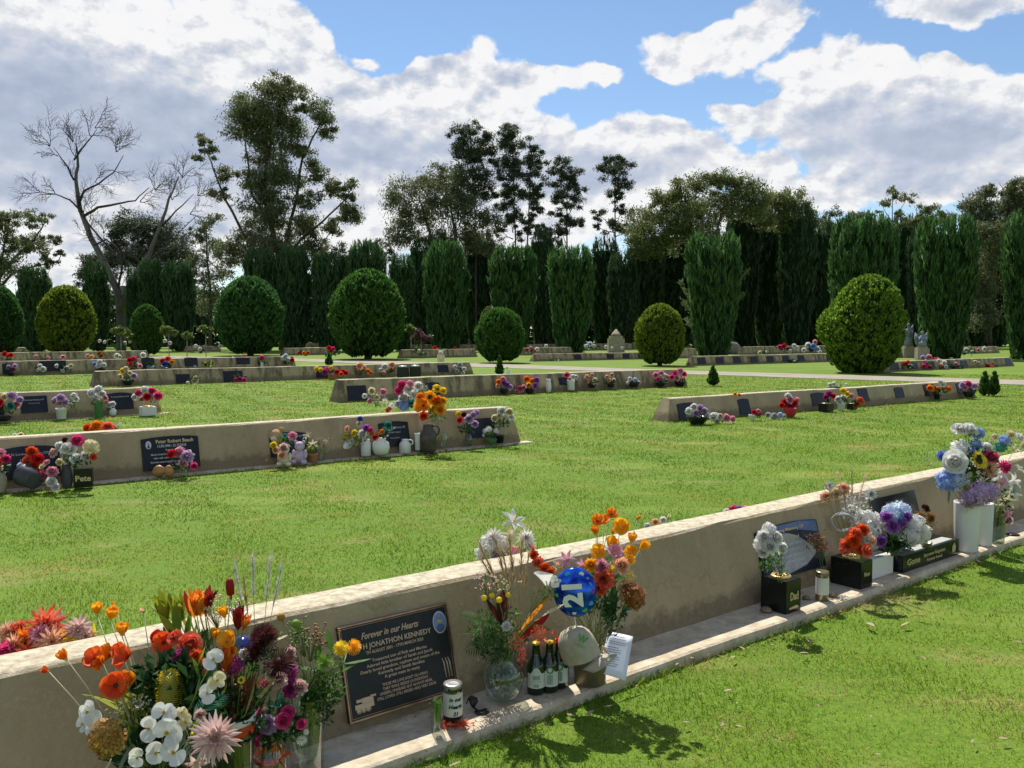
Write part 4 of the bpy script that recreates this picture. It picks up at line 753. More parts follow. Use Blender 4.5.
def plaque(W, cen=None, w=.4, h=.28, corners=None, m=M_PLQ, arch=0, lines=(), label=None, frame=None, th=.014, letm=M_LET, bolts=True):
    if corners: cs = [onface(W, *c) for c in corners]; cen_ = sum(cs, Vector()) / 4; w = ((cs[1] - cs[0]).dot(W.d) + (cs[2] - cs[3]).dot(W.d)) / 2; h = ((cs[0] - cs[3]).dot(W.v) + (cs[1] - cs[2]).dot(W.v)) / 2; sk = ((cs[0] - cs[3]).dot(W.d) + (cs[1] - cs[2]).dot(W.d)) / 2 / h
    else: cen_ = onface(W, *cen); sk = 0
    B = Matrix.Identity(4)
    for i, ax in enumerate((W.d, W.v, W.N)):
        for j in range(3): B[j][i] = ax[j]
    Mx = Matrix.Translation(cen_ - W.a) @ B
    q = MB(); top = []; n = 9
    for i in range(n): f = i / (n - 1); top.append((w * (.5 - f), h / 2 - (arch * (2 * f - 1) ** 2 if arch else 0)))
    out2 = [(-w / 2, -h / 2), (w / 2, -h / 2)] + top; k = len(out2)
    q.add([(x, y, 0) for x, y in out2] + [(x, y, th) for x, y in out2], [list(range(k))[::-1], list(range(k, 2 * k))] + [[i, (i + 1) % k, (i + 1) % k + k, i + k] for i in range(k)], 0, False)
    o = q.build('plaque', m, W.o); o.matrix_local = Mx
    if label: o['label'] = label
    if frame:
        q = MB(); f = frame
        for (cx, cy, sx, sy) in ((0, h / 2 - f / 2, w, f), (0, -h / 2 + f / 2, w, f), (-w / 2 + f / 2, 0, f, h - 2 * f), (w / 2 - f / 2, 0, f, h - 2 * f)): q.box((cx, cy, th + .0015), (sx, sy, .006), 0)
        g_ = f * 1.9
        for (cx, cy, sx, sy) in ((0, h / 2 - g_, w - 2 * g_, .0016), (0, -h / 2 + g_, w - 2 * g_, .0016), (-w / 2 + g_, 0, .0016, h - 2 * g_), (w / 2 - g_, 0, .0016, h - 2 * g_)): q.box((cx, cy, th + .0005), (sx, sy, .002), 0)
        q.build('frame', M_BRZ, o)
    for (body, size, x, y, *rest) in lines:
        text(body, size, Matrix.Translation((x, y, th + .0012)), letm, o, shear=rest[0] if rest else 0, width=rest[1] if len(rest) > 1 else None, bold=.012 if len(rest) > 2 else 0)
    return o, w, h, th
FR = WALLS['front']; R2 = WALLS['row2']; R3 = WALLS['row3l']; RM = WALLS['row3m']; RR = WALLS['right']; R4 = WALLS['row4l']; R5 = WALLS['row5l']
# ---- the big framed plaque
o, w_, h_, t_ = plaque(FR, corners=[(333, 629), (441.6, 602.7), (460.7, 691), (350.5, 721)], frame=.006, label='black plaque with bronze frame and small oval portrait')
ln = [('Forever in our Hearts', .10, -.06, .345, .35, .52), ('H JONATHON KENNEDY', .082, .0, .235, 0, .62), ('TH AUGUST 2001 - 17TH MARCH 2023', .05, -.03, .165, 0, .52), ('Treasured son of Rob and Marina', .05, .0, .075, 0, .50), ('Adored little brother of Sarah and Jacob', .05, .0, .025, 0, .60), ('Dearly loved grandson, nephew and cousin of the', .05, .0, -.025, 0, .72), ('Kennedy and Smith families', .05, .0, -.075, 0, .42), ('A great mate to many', .05, .0, -.125, 0, .32),
      ('THOSE WE LOVE DON\'T GO AWAY,', .045, .02, -.205, 0, .42), ('THEY WALK BESIDE US EVERYDAY.', .045, .02, -.250, 0, .42), ('UNSEEN, UNHEARD BUT ALWAYS NEAR,', .045, .02, -.295, 0, .48), ('STILL LOVED, STILL MISSED AND VERY DEAR', .045, .02, -.34, 0, .54)]
for (body, sz, x, y, sh, wf) in ln: text(body, sz * h_ * (.95 if sz < .06 else 1), Matrix.Translation((x * w_, y * h_, t_ + .0015)), M_LET, o, shear=sh, width=wf * w_, bold=.01)
q = MB(); q.lathe([(.001, 0), (1, 0), (1, .08), (.001, .08)], 0, 28); e_ = q.build('portrait_rim', M_LETW, o); e_.matrix_local = Matrix.Translation((.405 * w_, .30 * h_, t_)) @ Matrix.Diagonal((.064 * w_, .125 * h_, .03, 1))
q = MB(); q.lathe([(.001, 0), (.9, 0), (.9, .1), (.001, .1)], 0, 28); q.lathe([(.001, .1), (.34, .1), (.34, .16), (.001, .16)], 1, 16, Matrix.Translation((0, .22, 0))); q.lathe([(.001, .1), (.6, .1), (.55, .15), (.001, .15)], 2, 16, Matrix.Translation((0, -.5, 0)) @ Matrix.Diagonal((1, .62, 1, 1))); q.lathe([(.001, .13), (.36, .13), (.36, .18), (.001, .18)], 3, 16, Matrix.Translation((0, .42, 0)) @ Matrix.Diagonal((1, .5, 1, 1)))
e_ = q.build('portrait', [mat('portrait_blue', (.16, .26, .42), .5), mat('portrait_skin', (.55, .32, .22), .6), mat('portrait_shirt', (.08, .10, .22), .6), mat('portrait_cap', (.25, .22, .20), .6)], o); e_.matrix_local = Matrix.Translation((.405 * w_, .30 * h_, t_ + .001)) @ Matrix.Diagonal((.064 * w_, .125 * h_, .03, 1))
q = MB()   # small ute emblem, lower left, and the tall bottles emblem at right
for (x, y, sx, sy) in ((-.36, -.36, .16, .05), (-.33, -.31, .10, .06), (-.40, -.30, .05, .03), (-.28, -.28, .05, .02)): q.box((x * w_, y * h_, t_ + .001), (sx * w_, sy * h_, .002))
for x in (-.41, -.33, -.37): q.lathe([(.001, 0), (.022, 0), (.022, .003), (.001, .003)], 0, 12, Matrix.Translation((x * w_, -.40 * h_, t_)) @ Matrix.Scale(.5, 4))
for x in (.395, .425, .45): q.tube([(x * w_, -.32 * h_, t_), (x * w_ - .002, -.16 * h_, t_), (x * w_ - .008, -.10 * h_, t_)], [.003, .003, .0015], 0, 5)
q.build('emblem', M_LET, o)
# second front plaque: blue sky over a grey slab with writing
o, w_, h_, t_ = plaque(FR, corners=[(749.7, 530), (811, 517.5), (827.6, 568), (766, 579)], m=M_NAVY, arch=.02, label='photo plaque with blue sky over a pale grey stone shape')
q = MB(); pts = [(-.36, -.42), (-.1, -.45), (.18, -.38), (.36, -.22), (.40, -.02), (.26, .05), (.12, .22), (-.02, .30), (-.30, .33), (-.38, .1)]
q.add([(x * w_, y * h_, t_ + .001) for x, y in pts], [list(range(len(pts)))], 0, False); q.build('printed_stone', mat('printed_grey', (.26, .27, .29), .4, (.42, .42, .43), 8), o)
for body, y, wf, m_ in (('In Loving Memory Of', .37, .55, M_LETG), ('Dearly loved', .2, .34, M_LETG), ('husband and father', .09, .42, M_LETW), ('grandfather and friend to all', -.02, .52, M_LETW), ('who made the world', -.13, .44, M_LETW), ('a brighter place', -.24, .38, M_LETW), ('Always in our hearts', -.34, .42, M_LETW)): text(body, .09 * h_, Matrix.Translation((-.02 * w_, y * h_, t_ + .002)), m_, o, width=wf * w_, bold=.012)
q = MB(); q.add([(x * w_, y * h_, t_ + .001) for x, y in [(-.49, .30), (-.49, .44), (-.2, .48), (.2, .48), (.48, .42), (.48, .2), (.1, .345), (-.3, .36)]], [list(range(8))], 0, False); q.build('printed_sky', mat('printed_blue', (.05, .10, .24), .3, (.10, .17, .34), 6), o)
o, w_, h_, t_ = plaque(FR, corners=[(866, 500), (911, 491), (924, 531), (880, 540)], m=M_BLK, arch=.0, label='black polished plaque mostly hidden behind blue and white hydrangeas', lines=[('In Loving Memory', .03, 0, .09), ('Dearest mother', .025, 0, .04)], letm=M_LETG)
# ---- row plaques
pl2 = plaque(R2, corners=[(138.5, 439.5), (195.5, 433), (202, 467), (145, 470.5)], arch=.02, label='black arched plaque with a silver emblem and white lettering', lines=[])
o, w_, h_, t_ = pl2
for body, x, y, wf, m_ in (('Peter Robert Beach', .08, .34, .66, M_LETG), ('11.09.1994 - 21.12.2018', .02, .20, .50, M_LETW), ('Treasured son of', .05, .08, .3, M_LETW), ('Much loved brother of all of his family', 0, -.04, .7, M_LETW), ('who will miss him forever more', 0, -.15, .62, M_LETW), ('Gone but never forgotten by all who knew him', 0, -.27, .74, M_LETW)): text(body, (.15 if y > .3 else .11 if y > .15 else .075) * h_, Matrix.Translation((x * w_, y * h_, t_ + .0015)), m_, o, width=wf * w_, bold=.02)
q = MB(); q.lathe([(.001, 0), (1, 0), (1, .1), (.001, .1)], 0, 20); q.box((0, .2, .1), (.5, .16, .08), 1); q.box((0, 0, .1), (.16, 1.2, .08), 1); q.lathe([(.001, .1), (.35, .1), (.35, .16), (.001, .16)], 1, 12, Matrix.Translation((0, -.45, 0))); e_ = q.build('emblem', [M_LETW, M_PLQ], o); e_.matrix_local = Matrix.Translation((-.38 * w_, .26 * h_, t_)) @ Matrix.Diagonal((.05 * w_, .12 * h_, .02, 1))
two = [('In Loving Memory Of', .036, 0, .08), ('Forever missed', .028, 0, .02), ('Rest in peace', .024, 0, -.05)]
plaque(R2, cen=(30, 462), w=.52, h=.32, arch=.03, m=M_NAVY, label='navy arched plaque behind the coral flowers', lines=two, letm=M_LETW)
plaque(R2, cen=(289, 444), w=.46, h=.28, arch=.03, m=M_NAVY, label='navy arched plaque behind the plush toys', lines=two[:1], letm=M_LETW)
plaque(R2, cen=(394, 434), w=.42, h=.32, arch=.02, label='black plaque left of the brown jug', lines=two, letm=M_LETW)
plaque(R2, cen=(481, 428), w=.46, h=.26, m=M_NAVY, label='dark plaque near the right end')
plaque(R3, cen=(34, 404.5), w=.42, h=.30, m=M_NAVY, lines=two[:2], letm=M_LETW); plaque(R3, cen=(120, 401), w=.46, h=.32, m=M_NAVY, arch=.03, lines=two[:1], letm=M_LETW)
for W, lst in ((R3, [(-10, 407, .4, .3)]), (RM, [(357, 393, .46, .34), (433, 388.5, .36, .30), (565, 381, .4, .2)]), (RR, [(688, 411, .5, .30), (744, 406.5, .3, .30), (818, 399, .42, .26), (863, 395, .34, .28), (899, 392.5, .34, .24), (929, 390, .44, .28), (962, 388, .5, .26)]),
               (R4, [(183, 379, .42, .30), (233, 376.5, .62, .36), (325, 373, .66, .32), (443, 368.5, .48, .28)]), (R5, [(7, 369, .3, .4), (53, 366, .9, .4), (148, 363, .5, .45), (191, 362, .55, .38), (243, 361, .6, .3)])):
    for (x, y, w_, h_) in lst: plaque(W, cen=(x, y), w=w_, h=h_, m=random.choice((M_NAVY, M_PLQ)), arch=random.choice((0, .02)))
# cast panel strips between plaques on the far walls (darker recessed panels)
for i, W in ((0, 7), (1, 10), (3, 8)):
    W_o = WALLS['far%d' % i]
    for k_ in range(W): 
        if random.random() < .7:
            s_ = W_o.L * (k_ + .6) / W; p = W_o.a + W_o.d * s_ + W_o.v * W_o.h * .52
            q = MB(); q.box((0, 0, 0), (W_o.L / W * .45, W_o.h * .7, .02)); o = q.build('plaque', M_PLQ, W_o.o); B = Matrix.Identity(4)
            for a_, ax in enumerate((W_o.d, W_o.v, W_o.N)):
                for j in range(3): B[j][a_] = ax[j]
            o.matrix_local = Matrix.Translation(p - W_o.a) @ B
# ================================================================== FRONT WALL TRIBUTES
S = .05
A('foreground arrangement of orange poppies, white orchids and a yellow banksia at lower left', 160, 846, ('cyl', 60, 62, 'k'),
  [('poppy', 'RO', 97, 0 + 660, 13, .0), ('poppy', 'O', 110, 656, 12, .05), ('poppy', 'RO', 129, 657, 14, -.02), ('poppy', 'RO', 116, 686, 15, -.08), ('poppy', 'O', 128, 682, 12, -.03), ('pside', 'RO', 49, 672, 6, 0, -60), ('pside', 'O', 67, 660, 9, 0, -35), ('pside', 'OY', 97, 615, 10, .15, 5), ('pside', 'OY', 110, 620, 11, .1, 20), ('pside', 'OY', 122, 636, 11, .1, 8), ('bud', 'O', 114, 605, 4, .12, 0), ('bud', 'PE', 143, 611, 4.5, .12, -60),
   ('banksia', 'Y', 169, 690, 16, -.04, 4), ('banksia', 'O', 157, 684, 13, .04, -6), ('orchid', 'W', 90, 712, 12, -.05), ('orchid', 'W', 98, 724, 13, -.1), ('orchid', 'W', 84, 724, 9, 0), ('orchid', 'W', 165, 713, 11, -.18), ('orchid', 'W', 150, 729, 11, -.16), ('orchid', 'W', 168, 733, 14, -.2), ('orchid', 'W', 156, 753, 10, -.2), ('orchid', 'W', 174, 753, 12, -.22), ('orchid', 'W', 138, 757, 9, -.2),
   ('pom', 'G', 108, 738, 19, -.14), ('poppy', 'RO', 164, 643, 13, .08), ('rose', 'CO', 190, 645, 14, .08), ('rose', 'M', 181, 658, 10, .04), ('poppy', 'RO', 202, 668, 10, 0), ('rose', 'R', 157, 637, 8, .1), ('orchid', 'W', 213, 660, 10, -.12), ('orchid', 'C', 217, 681, 9, -.14), ('orchid', 'W', 208, 694, 9, -.14), ('dahlia', 'PK', 215, 738, 20, -.24), ('orchid', 'C', 182, 712, 6, -.14), ('orchid', 'C', 186, 722, 8, -.14), ('orchid', 'GR', 198, 728, 7, -.14),
   ('fern', 'teal', 208, 705, 22, -.12, 55), ('fern', 'grey', 190, 738, 22, -.14, 150), ('fern', 'grey', 200, 752, 20, -.14, 120), ('frond', 'yel', 98, 700, 17, .02, -75), ('frond', 'yel', 108, 706, 16, 0, -60), ('frond', 'dark', 118, 728, 15, -.1, -40), ('frond', 'leaf', 134, 712, 18, .03, -10), ('frond', 'yel', 143, 700, 18, .05, 10), ('frond', 'grey', 126, 760, 16, -.12, 200), ('frond', 'C', 108, 762, 14, -.08, 210), ('spray', 'C', 122, 712, 12, -.06, -25), ('frond', 'leaf', 184, 672, 16, .02, 20), ('bud', 'Y', 192, 734, 3, -.2), ('lily', 'PK', 196, 762, 10, -.2), ('poppy', 'O', 103, 664, 9, -.02), ('poppy', 'RO', 122, 652, 10, .02), ('frond', 'yel', 130, 690, 15, -.02, 20), ('frond', 'leaf', 150, 706, 16, -.02, -20), ('frond', 'yel', 120, 710, 14, -.04, -35), ('spray', 'W', 140, 706, 12, -.06, 10), ('carn', 'PK', 200, 715, 6, -.16), ('frond', 'yel', 200, 656, 12, -.02, 20), ('frond', 'GR', 195, 668, 12, -.04, -20), ('rose', 'CO', 176, 638, 9, .04), ('carn', 'RO', 196, 656, 7, 0)],
  [('dark', 175, 680, 46, 26, 220, 1.4), ('leaf', 185, 700, 40, 26, 140, 1.3), ('dark', 150, 745, 46, 40, 260, 1.2), ('yel', 140, 705, 26, 26, 60, 1.6), ('dark', 205, 720, 24, 34, 200, 1.2), ('grey', 195, 745, 18, 18, 60, 1.3)], z=S, stems=True)
A('tall flame-coloured leucadendrons and dark proteas with pale grass plumes at lower left', 232, 812, ('cyl', 46, 78, 's'),
  [('frond', 'yel', 162, 616, 17, .05, -22), ('frond', 'yel', 172, 607, 19, .05, -10), ('frond', 'GR', 178, 618, 20, .04, 4), ('frond', 'yel', 184, 612, 18, .05, -4), ('frond', 'yel', 168, 628, 18, .03, -34), ('frond', 'GR', 190, 628, 18, .03, 14), ('frond', 'RY', 193, 606, 15, .03, -4), ('frond', 'RY', 201, 604, 15, .03, 6), ('frond', 'DR', 186, 604, 14, .05, -10), ('frond', 'DR', 208, 606, 14, .05, 14), ('frond', 'dark', 200, 640, 18, .04, 30), ('carn', 'W', 244, 654, 6, 0), ('rose', 'PK', 290, 652, 6, 0), ('frond', 'leaf', 250, 664, 14, .02, 10), ('frond', 'bronze', 232, 656, 15, .02, -10), ('leuca', 'yel', 168, 620, 15, .06, -18), ('leuca', 'yel', 180, 622, 14, .06, -4), ('leuca', 'RY', 197, 616, 14, .04, 6), ('leuca', 'DR', 206, 612, 12, .05, 12), ('leuca', 'DR', 170, 652, 12, .0, -14), ('leuca', 'DR', 238, 630, 12, .02, 8), ('leuca', 'RY', 226, 672, 13, -.06, 10), ('leuca', 'RY', 243, 630, 8, .0, 20), ('cone', 'DR', 230, 587, 9, .06, 0), ('spray', 'C', 214, 612, 20, .04, -6), ('spray', 'W', 236, 610, 16, .04, 6),
   ('pside', 'OY', 225, 618, 9, 0, -10), ('pside', 'OY', 216, 640, 9, 0, 0), ('poppy', 'OY', 230, 641, 11, -.04), ('poppy', 'OY', 232, 652, 8, -.05), ('pin', 'MR', 264, 638, 15, .02), ('pin', 'MR', 279, 664, 16, -.04), ('pin', 'MR', 254, 652, 12, 0), ('pom', 'M', 234, 666, 10, -.02), ('frond', 'yel', 222, 692, 12, -.1, 20), ('frond', 'yel', 214, 700, 10, -.08, -20), ('sun', 'Y', 241, 680, 4, -.1), ('frond', 'bronze', 252, 690, 20, -.06, 25), ('frond', 'dark', 262, 696, 22, -.04, 35), ('frond', 'dry', 248, 700, 18, -.08, 15),
   ('frond', 'GR', 196, 636, 14, .04, 15), ('frond', 'leaf', 188, 640, 15, .05, -10), ('frond', 'GR', 207, 634, 10, .03, 30), ('plume', 'silver', 243, 610, 48, .05, -6), ('plume', 'silver', 254, 605, 50, .05, 2), ('plume', 'silver', 266, 606, 50, .05, 8), ('plume', 'silver', 272, 612, 48, .04, 14), ('plume', 'dry', 248, 618, 44, .03, -2), ('frond', 'dry', 268, 690, 14, -.06, 40), ('rose', 'C', 270, 676, 6, -.05)],
  [('bronze', 225, 690, 34, 26, 160, 1.4), ('dark', 238, 710, 30, 36, 320, 1.2), ('leaf', 195, 655, 24, 22, 90, 1.5), ('dark', 262, 660, 18, 18, 70, 1.3)], z=S, stems=True)
A('small posy of pink and mauve roses with a red ribbon at lower left', 270, 792, ('jar', 36, 52, 'g'),
  [('carn', 'M', 287, 675, 10, .02), ('carn', 'HP', 269, 684, 8, 0), ('carn', 'PK', 279, 680, 9, -.02), ('carn', 'M', 291, 690, 9, 0), ('carn', 'PK', 299, 687, 9, .01), ('pom', 'M', 289, 672, 9, .03), ('carn', 'L', 268, 724, 11, -.05), ('rose', 'HP', 262, 714, 7, -.02), ('rose', 'HP', 284, 721, 9, -.05), ('rose', 'HP', 288, 713, 8, -.02), ('rose', 'HP', 302, 724, 6, -.02), ('rose', 'RY', 252, 720, 6, -.04), ('rose', 'M', 258, 732, 6, -.05), ('rose', 'HP', 258, 742, 5, -.05), ('daisy', 'P', 258, 758, 5, -.06), ('daisy', 'W', 302, 740, 5, 0), ('daisy', 'W', 306, 732, 3, 0), ('frond', 'teal', 283, 738, 12, -.04, 70), ('frond', 'teal', 280, 705, 11, 0, 10), ('spray', 'Y', 248, 728, 7, -.03), ('frond', 'grey', 296, 705, 13, .03, 10)],
  [('dark', 275, 725, 28, 24, 240, 1.2), ('teal', 280, 703, 14, 10, 60, 1.1), ('leaf', 258, 735, 12, 14, 60, 1.1)], z=S, stems=True)
o = A('clear glass vase of native greenery with yellow blooms, left of the framed plaque', 307, 769, ('cyl', 38, 78, 'g'),
  [('billy', 'G', 281, 617, 4.5, .04), ('billy', 'GR', 296, 624, 5, 0), ('frond', 'C', 281, 639, 8, -.02, 65), ('spray', 'BR', 312, 643, 22, .04, 8), ('spray', 'GR', 302, 640, 20, .02, -6), ('spray', 'PK', 294, 655, 10, -.02), ('frond', 'leaf', 331, 641, 15, .02, -5), ('frond', 'leaf', 357, 660, 15, 0, 72), ('frond', 'leaf', 305, 670, 14, -.06, -80), ('frond', 'leaf', 318, 655, 12, .0, 10), ('pin', 'GR', 325, 662, 9, -.05), ('pin', 'Y', 341, 648, 8, -.02), ('pin', 'OY', 353, 647, 8, 0), ('frond', 'C', 346, 658, 6, -.06, 20), ('frond', 'leaf', 345, 668, 12, -.04, 60)],
  [('leaf', 320, 690, 26, 22, 420, .9), ('dark', 318, 705, 20, 26, 380, .8), ('leaf', 333, 665, 14, 14, 60, 1.2)], z=S, stems=True)
def ribbon(label_m, par, pts, wd, m, name='ribbon'):
    q = MB()
    for P in pts:
        vs_ = []
        for i, p in enumerate(P): p = Vector(p); vs_ += [p + Vector((0, 0, wd / 2)), p + Vector((random.uniform(-.2, .2) * wd, 0, -wd / 2))]
        q.add(vs_, [[2 * i, 2 * i + 2, 2 * i + 3, 2 * i + 1] for i in range(len(P) - 1)], 0)
    return q.build(name, m, par)
M_RED = mat('red_ribbon', (.62, .04, .015), .35, (.75, .09, .03), 20, transl=.25)
posy = [x for x in bpy.data.objects if x.get('label', '').startswith('small posy of pink')][0]
pr = posy.location.copy()
q = MB(); q.lathe([(.046, .105), (.048, .11), (.048, .125), (.046, .128)], 0, 24, Matrix(), False); q.build('ribbon', M_RED, posy)
ribbon('', posy, [[D(283, 756, pr.y - .07) - pr, D(290, 753, pr.y - .08) - pr, D(295, 762, pr.y - .06) - pr, D(292, 772, pr.y - .05) - pr], [D(283, 756, pr.y - .07) - pr, D(279, 760, pr.y - .08) - pr, D(286, 770, pr.y - .06) - pr]], .008, M_RED)
# red and white drinking bowl rim behind
big = [x for x in bpy.data.objects if x.get('label', '').startswith('tall flame-coloured')][0]
q = MB(); q.lathe([(.073, .255), (.075, .26), (.075, .283), (.073, .285)], 0, 28, Matrix(), False); q.lathe([(.072, .285), (.075, .287), (.076, .304), (.072, .306)], 1, 28, Matrix(), False); q.build('ribbon', [M_RED, M_CER], big)
# glossy navy balloon ball among them
t = empty('foil_balloon', D(243, 651, 2.66)); tag(t, 'dark blue glossy round balloon half hidden by dark proteas at lower left', 'balloon', 'balloons')
q = MB(); q.lathe([(.048 * math.cos(a), .048 * math.sin(a)) for a in np.linspace(-1.5, 1.5, 9)], 0, 20); q.build('balloon_skin', mat('foil_navy', (.02, .03, .14), .12, (.05, .08, .30), 12, metal=.6), t)
q = MB(); q.tube([(0, 0, -.04), (.01, 0, -.2), (.0, 0, -.43)], .002); q.build('balloon_stick', M_STEMP, t)
# ---- centre group
c1 = A('round glass vase of gum leaves, golden grass plumes and yellow buttons by the framed plaque', 503, 698, ('round', 44, 46, 'g'),
  [('plume', 'dry', 500, 590, 52, .06, -22), ('plume', 'dry', 508, 588, 54, .05, -14), ('plume', 'dry', 515, 590, 56, .05, -6), ('plume', 'dry', 520, 592, 54, .05, 2), ('plume', 'dry', 505, 600, 48, .02, -28), ('plume', 'dry', 511, 595, 46, .02, -10), ('plume', 'dry', 524, 596, 44, .05, 6), ('billy', 'Y', 484, 598, 3.2, -.05), ('billy', 'Y', 492, 595.5, 3, -.04), ('billy', 'Y', 499, 600, 3.4, -.06), ('billy', 'Y', 508, 595, 3, -.04),
   ('frond', 'RY', 537, 615, 26, -.02, 42), ('frond', 'DR', 532, 626, 22, -.02, 45), ('frond', 'MR', 494, 614, 17, -.03, -32), ('frond', 'MR', 502, 608, 22, -.02, 0), ('frond', 'leaf', 514, 612, 9, -.05, 85), ('spray', 'PK', 486, 588, 16, 0, -10), ('spray', 'C', 498, 592, 18, 0, 4), ('spray', 'GR', 540, 600, 18, 0, 35), ('frond', 'C', 553, 612, 14, -.01, 60), ('frond', 'leaf', 485, 582, 9, 0, -5), ('frond', 'leaf', 541, 628, 10, -.06, 110),
   ('carn', 'W', 506, 626, 5, -.1), ('fern', 'leaf', 476, 618, 16, -.03, -70), ('fern', 'leaf', 482, 632, 18, -.04, -95), ('fern', 'dark', 480, 645, 16, -.04, -110), ('fern', 'leaf', 490, 638, 16, -.06, -60), ('fern', 'dark', 496, 650, 15, -.08, 190)],
  [('leaf', 484, 630, 18, 22, 200, .9), ('dark', 492, 645, 20, 20, 220, .9), ('leaf', 505, 622, 24, 18, 160, .7), ('dark', 515, 640, 16, 16, 110, .8), ('leaf', 503, 675, 14, 16, 160, .9)], z=S, stems=True)
M_TIN = mat('tinsel_red', (.60, .05, .02), .3, (.80, .20, .10), 25, transl=.3, island=True)
cr_ = c1.location
for (x, y, dx, dy, n) in ((541, 632, 10, 6, 70), (517, 640, 8, 9, 60), (522, 655, 5, 10, 50), (543, 641, 10, 4, 40)):
    p = D(x, y, cr_.y - .13); k = cr_.y / F; P = rng.normal(size=(n, 3)) * np.array([dx * k * .5, .012, dy * k * .5]) + np.array(p - cr_); V, Fq = cards(P, rng.normal(size=(n, 3)) + np.array([.6, 0, -.8]), .005, .022); link('ribbon', npmesh('ribbon', V, Fq), M_TIN, c1)
A('white lilies and pale mums standing behind the front wall, centre', 505, 598, ('cyl', 22, 20, 'k'),
  [('lily', 'W', 513, 523, 12, 0), ('lily', 'C', 511, 536, 9, -.03), ('dahlia', 'W', 526, 538, 9, 0), ('dahlia', 'W', 494, 538, 10, 0), ('pom', 'W', 490, 545, 12, .02), ('pom', 'W', 502, 544, 10, .0), ('pom', 'P', 513, 552, 7, -.02), ('pom', 'W', 482, 554, 8, .02), ('dahlia', 'W', 530, 546, 7, 0), ('carn', 'L', 498, 556, 7, -.02)],
  [('dark', 523, 550, 10, 9, 60), ('grey', 500, 560, 20, 14, 120)], z=.0, stems=True, Y=4.25)
c2 = A('pot of orange poppies, pink gladioli and a white calla behind the cap and foil balloon', 590, 682, ('cyl', 36, 34, 'b'),
  [('poppy', 'O', 611, 515, 7, .0), ('poppy', 'O', 597, 522, 8, 0), ('poppy', 'O', 604, 521, 6, .02), ('pside', 'O', 596, 535, 7, 0, -10), ('poppy', 'OY', 621, 528, 10, 0), ('bud', 'O', 613, 532, 4, 0, 0), ('bud', 'O', 638, 518, 4, 0, 55), ('poppy', 'OY', 612, 544, 8, 0), ('poppy', 'OY', 598, 553, 9, -.02), ('pside', 'OY', 631, 543, 8, 0, 10), ('pside', 'OY', 640, 550, 9, 0, 40), ('poppy', 'OY', 632, 553, 8, -.02), ('poppy', 'OY', 629, 559, 6, 0), ('poppy', 'P', 614, 554, 9, -.03),
   ('carn', 'OY', 591, 565, 7, -.03), ('carn', 'P', 602, 567, 8, -.04), ('carn', 'PE', 621, 566, 9, -.03), ('lily', 'P', 568, 560, 9, 0), ('lily', 'PE', 559, 566, 7, 0), ('lily', 'P', 582, 566, 8, 0), ('carn', 'CO', 604, 579, 11, -.06), ('carn', 'RO', 600, 588, 7, -.06), ('bud', 'Y', 612, 570, 6, -.04, 15), ('pom', 'BR', 633, 597, 13, -.04), ('pom', 'BR', 628, 590, 10, -.02), ('spray', 'BR', 630, 604, 8, -.02), ('carn', 'CO', 538, 562, 6, -.06), ('carn', 'RO', 534, 555, 5, -.04), ('carn', 'RO', 545, 568, 6, -.08), ('carn', 'RO', 550, 572, 5, -.08), ('bud', 'CO', 533, 548, 4, -.03, 0), ('calla', 'W', 546, 580, 11, -.14, -12), ('orchid', 'W', 556, 582, 6, -.14),
   ('frond', 'grey', 571, 556, 11, .0, 50), ('frond', 'dark', 614, 604, 20, -.03, 5), ('frond', 'dark', 620, 612, 18, -.01, 12), ('frond', 'dark', 607, 610, 16, 0, -4), ('frond', 'teal', 626, 612, 12, 0, 40), ('spray', 'Y', 628, 577, 9, 0, 40), ('frond', 'dark', 612, 630, 15, -.02, 20)],
  [('dark', 612, 612, 16, 24, 160, 1), ('leaf', 600, 572, 26, 18, 130, .8), ('dark', 600, 600, 24, 16, 110, .9)], z=S, stems=True)
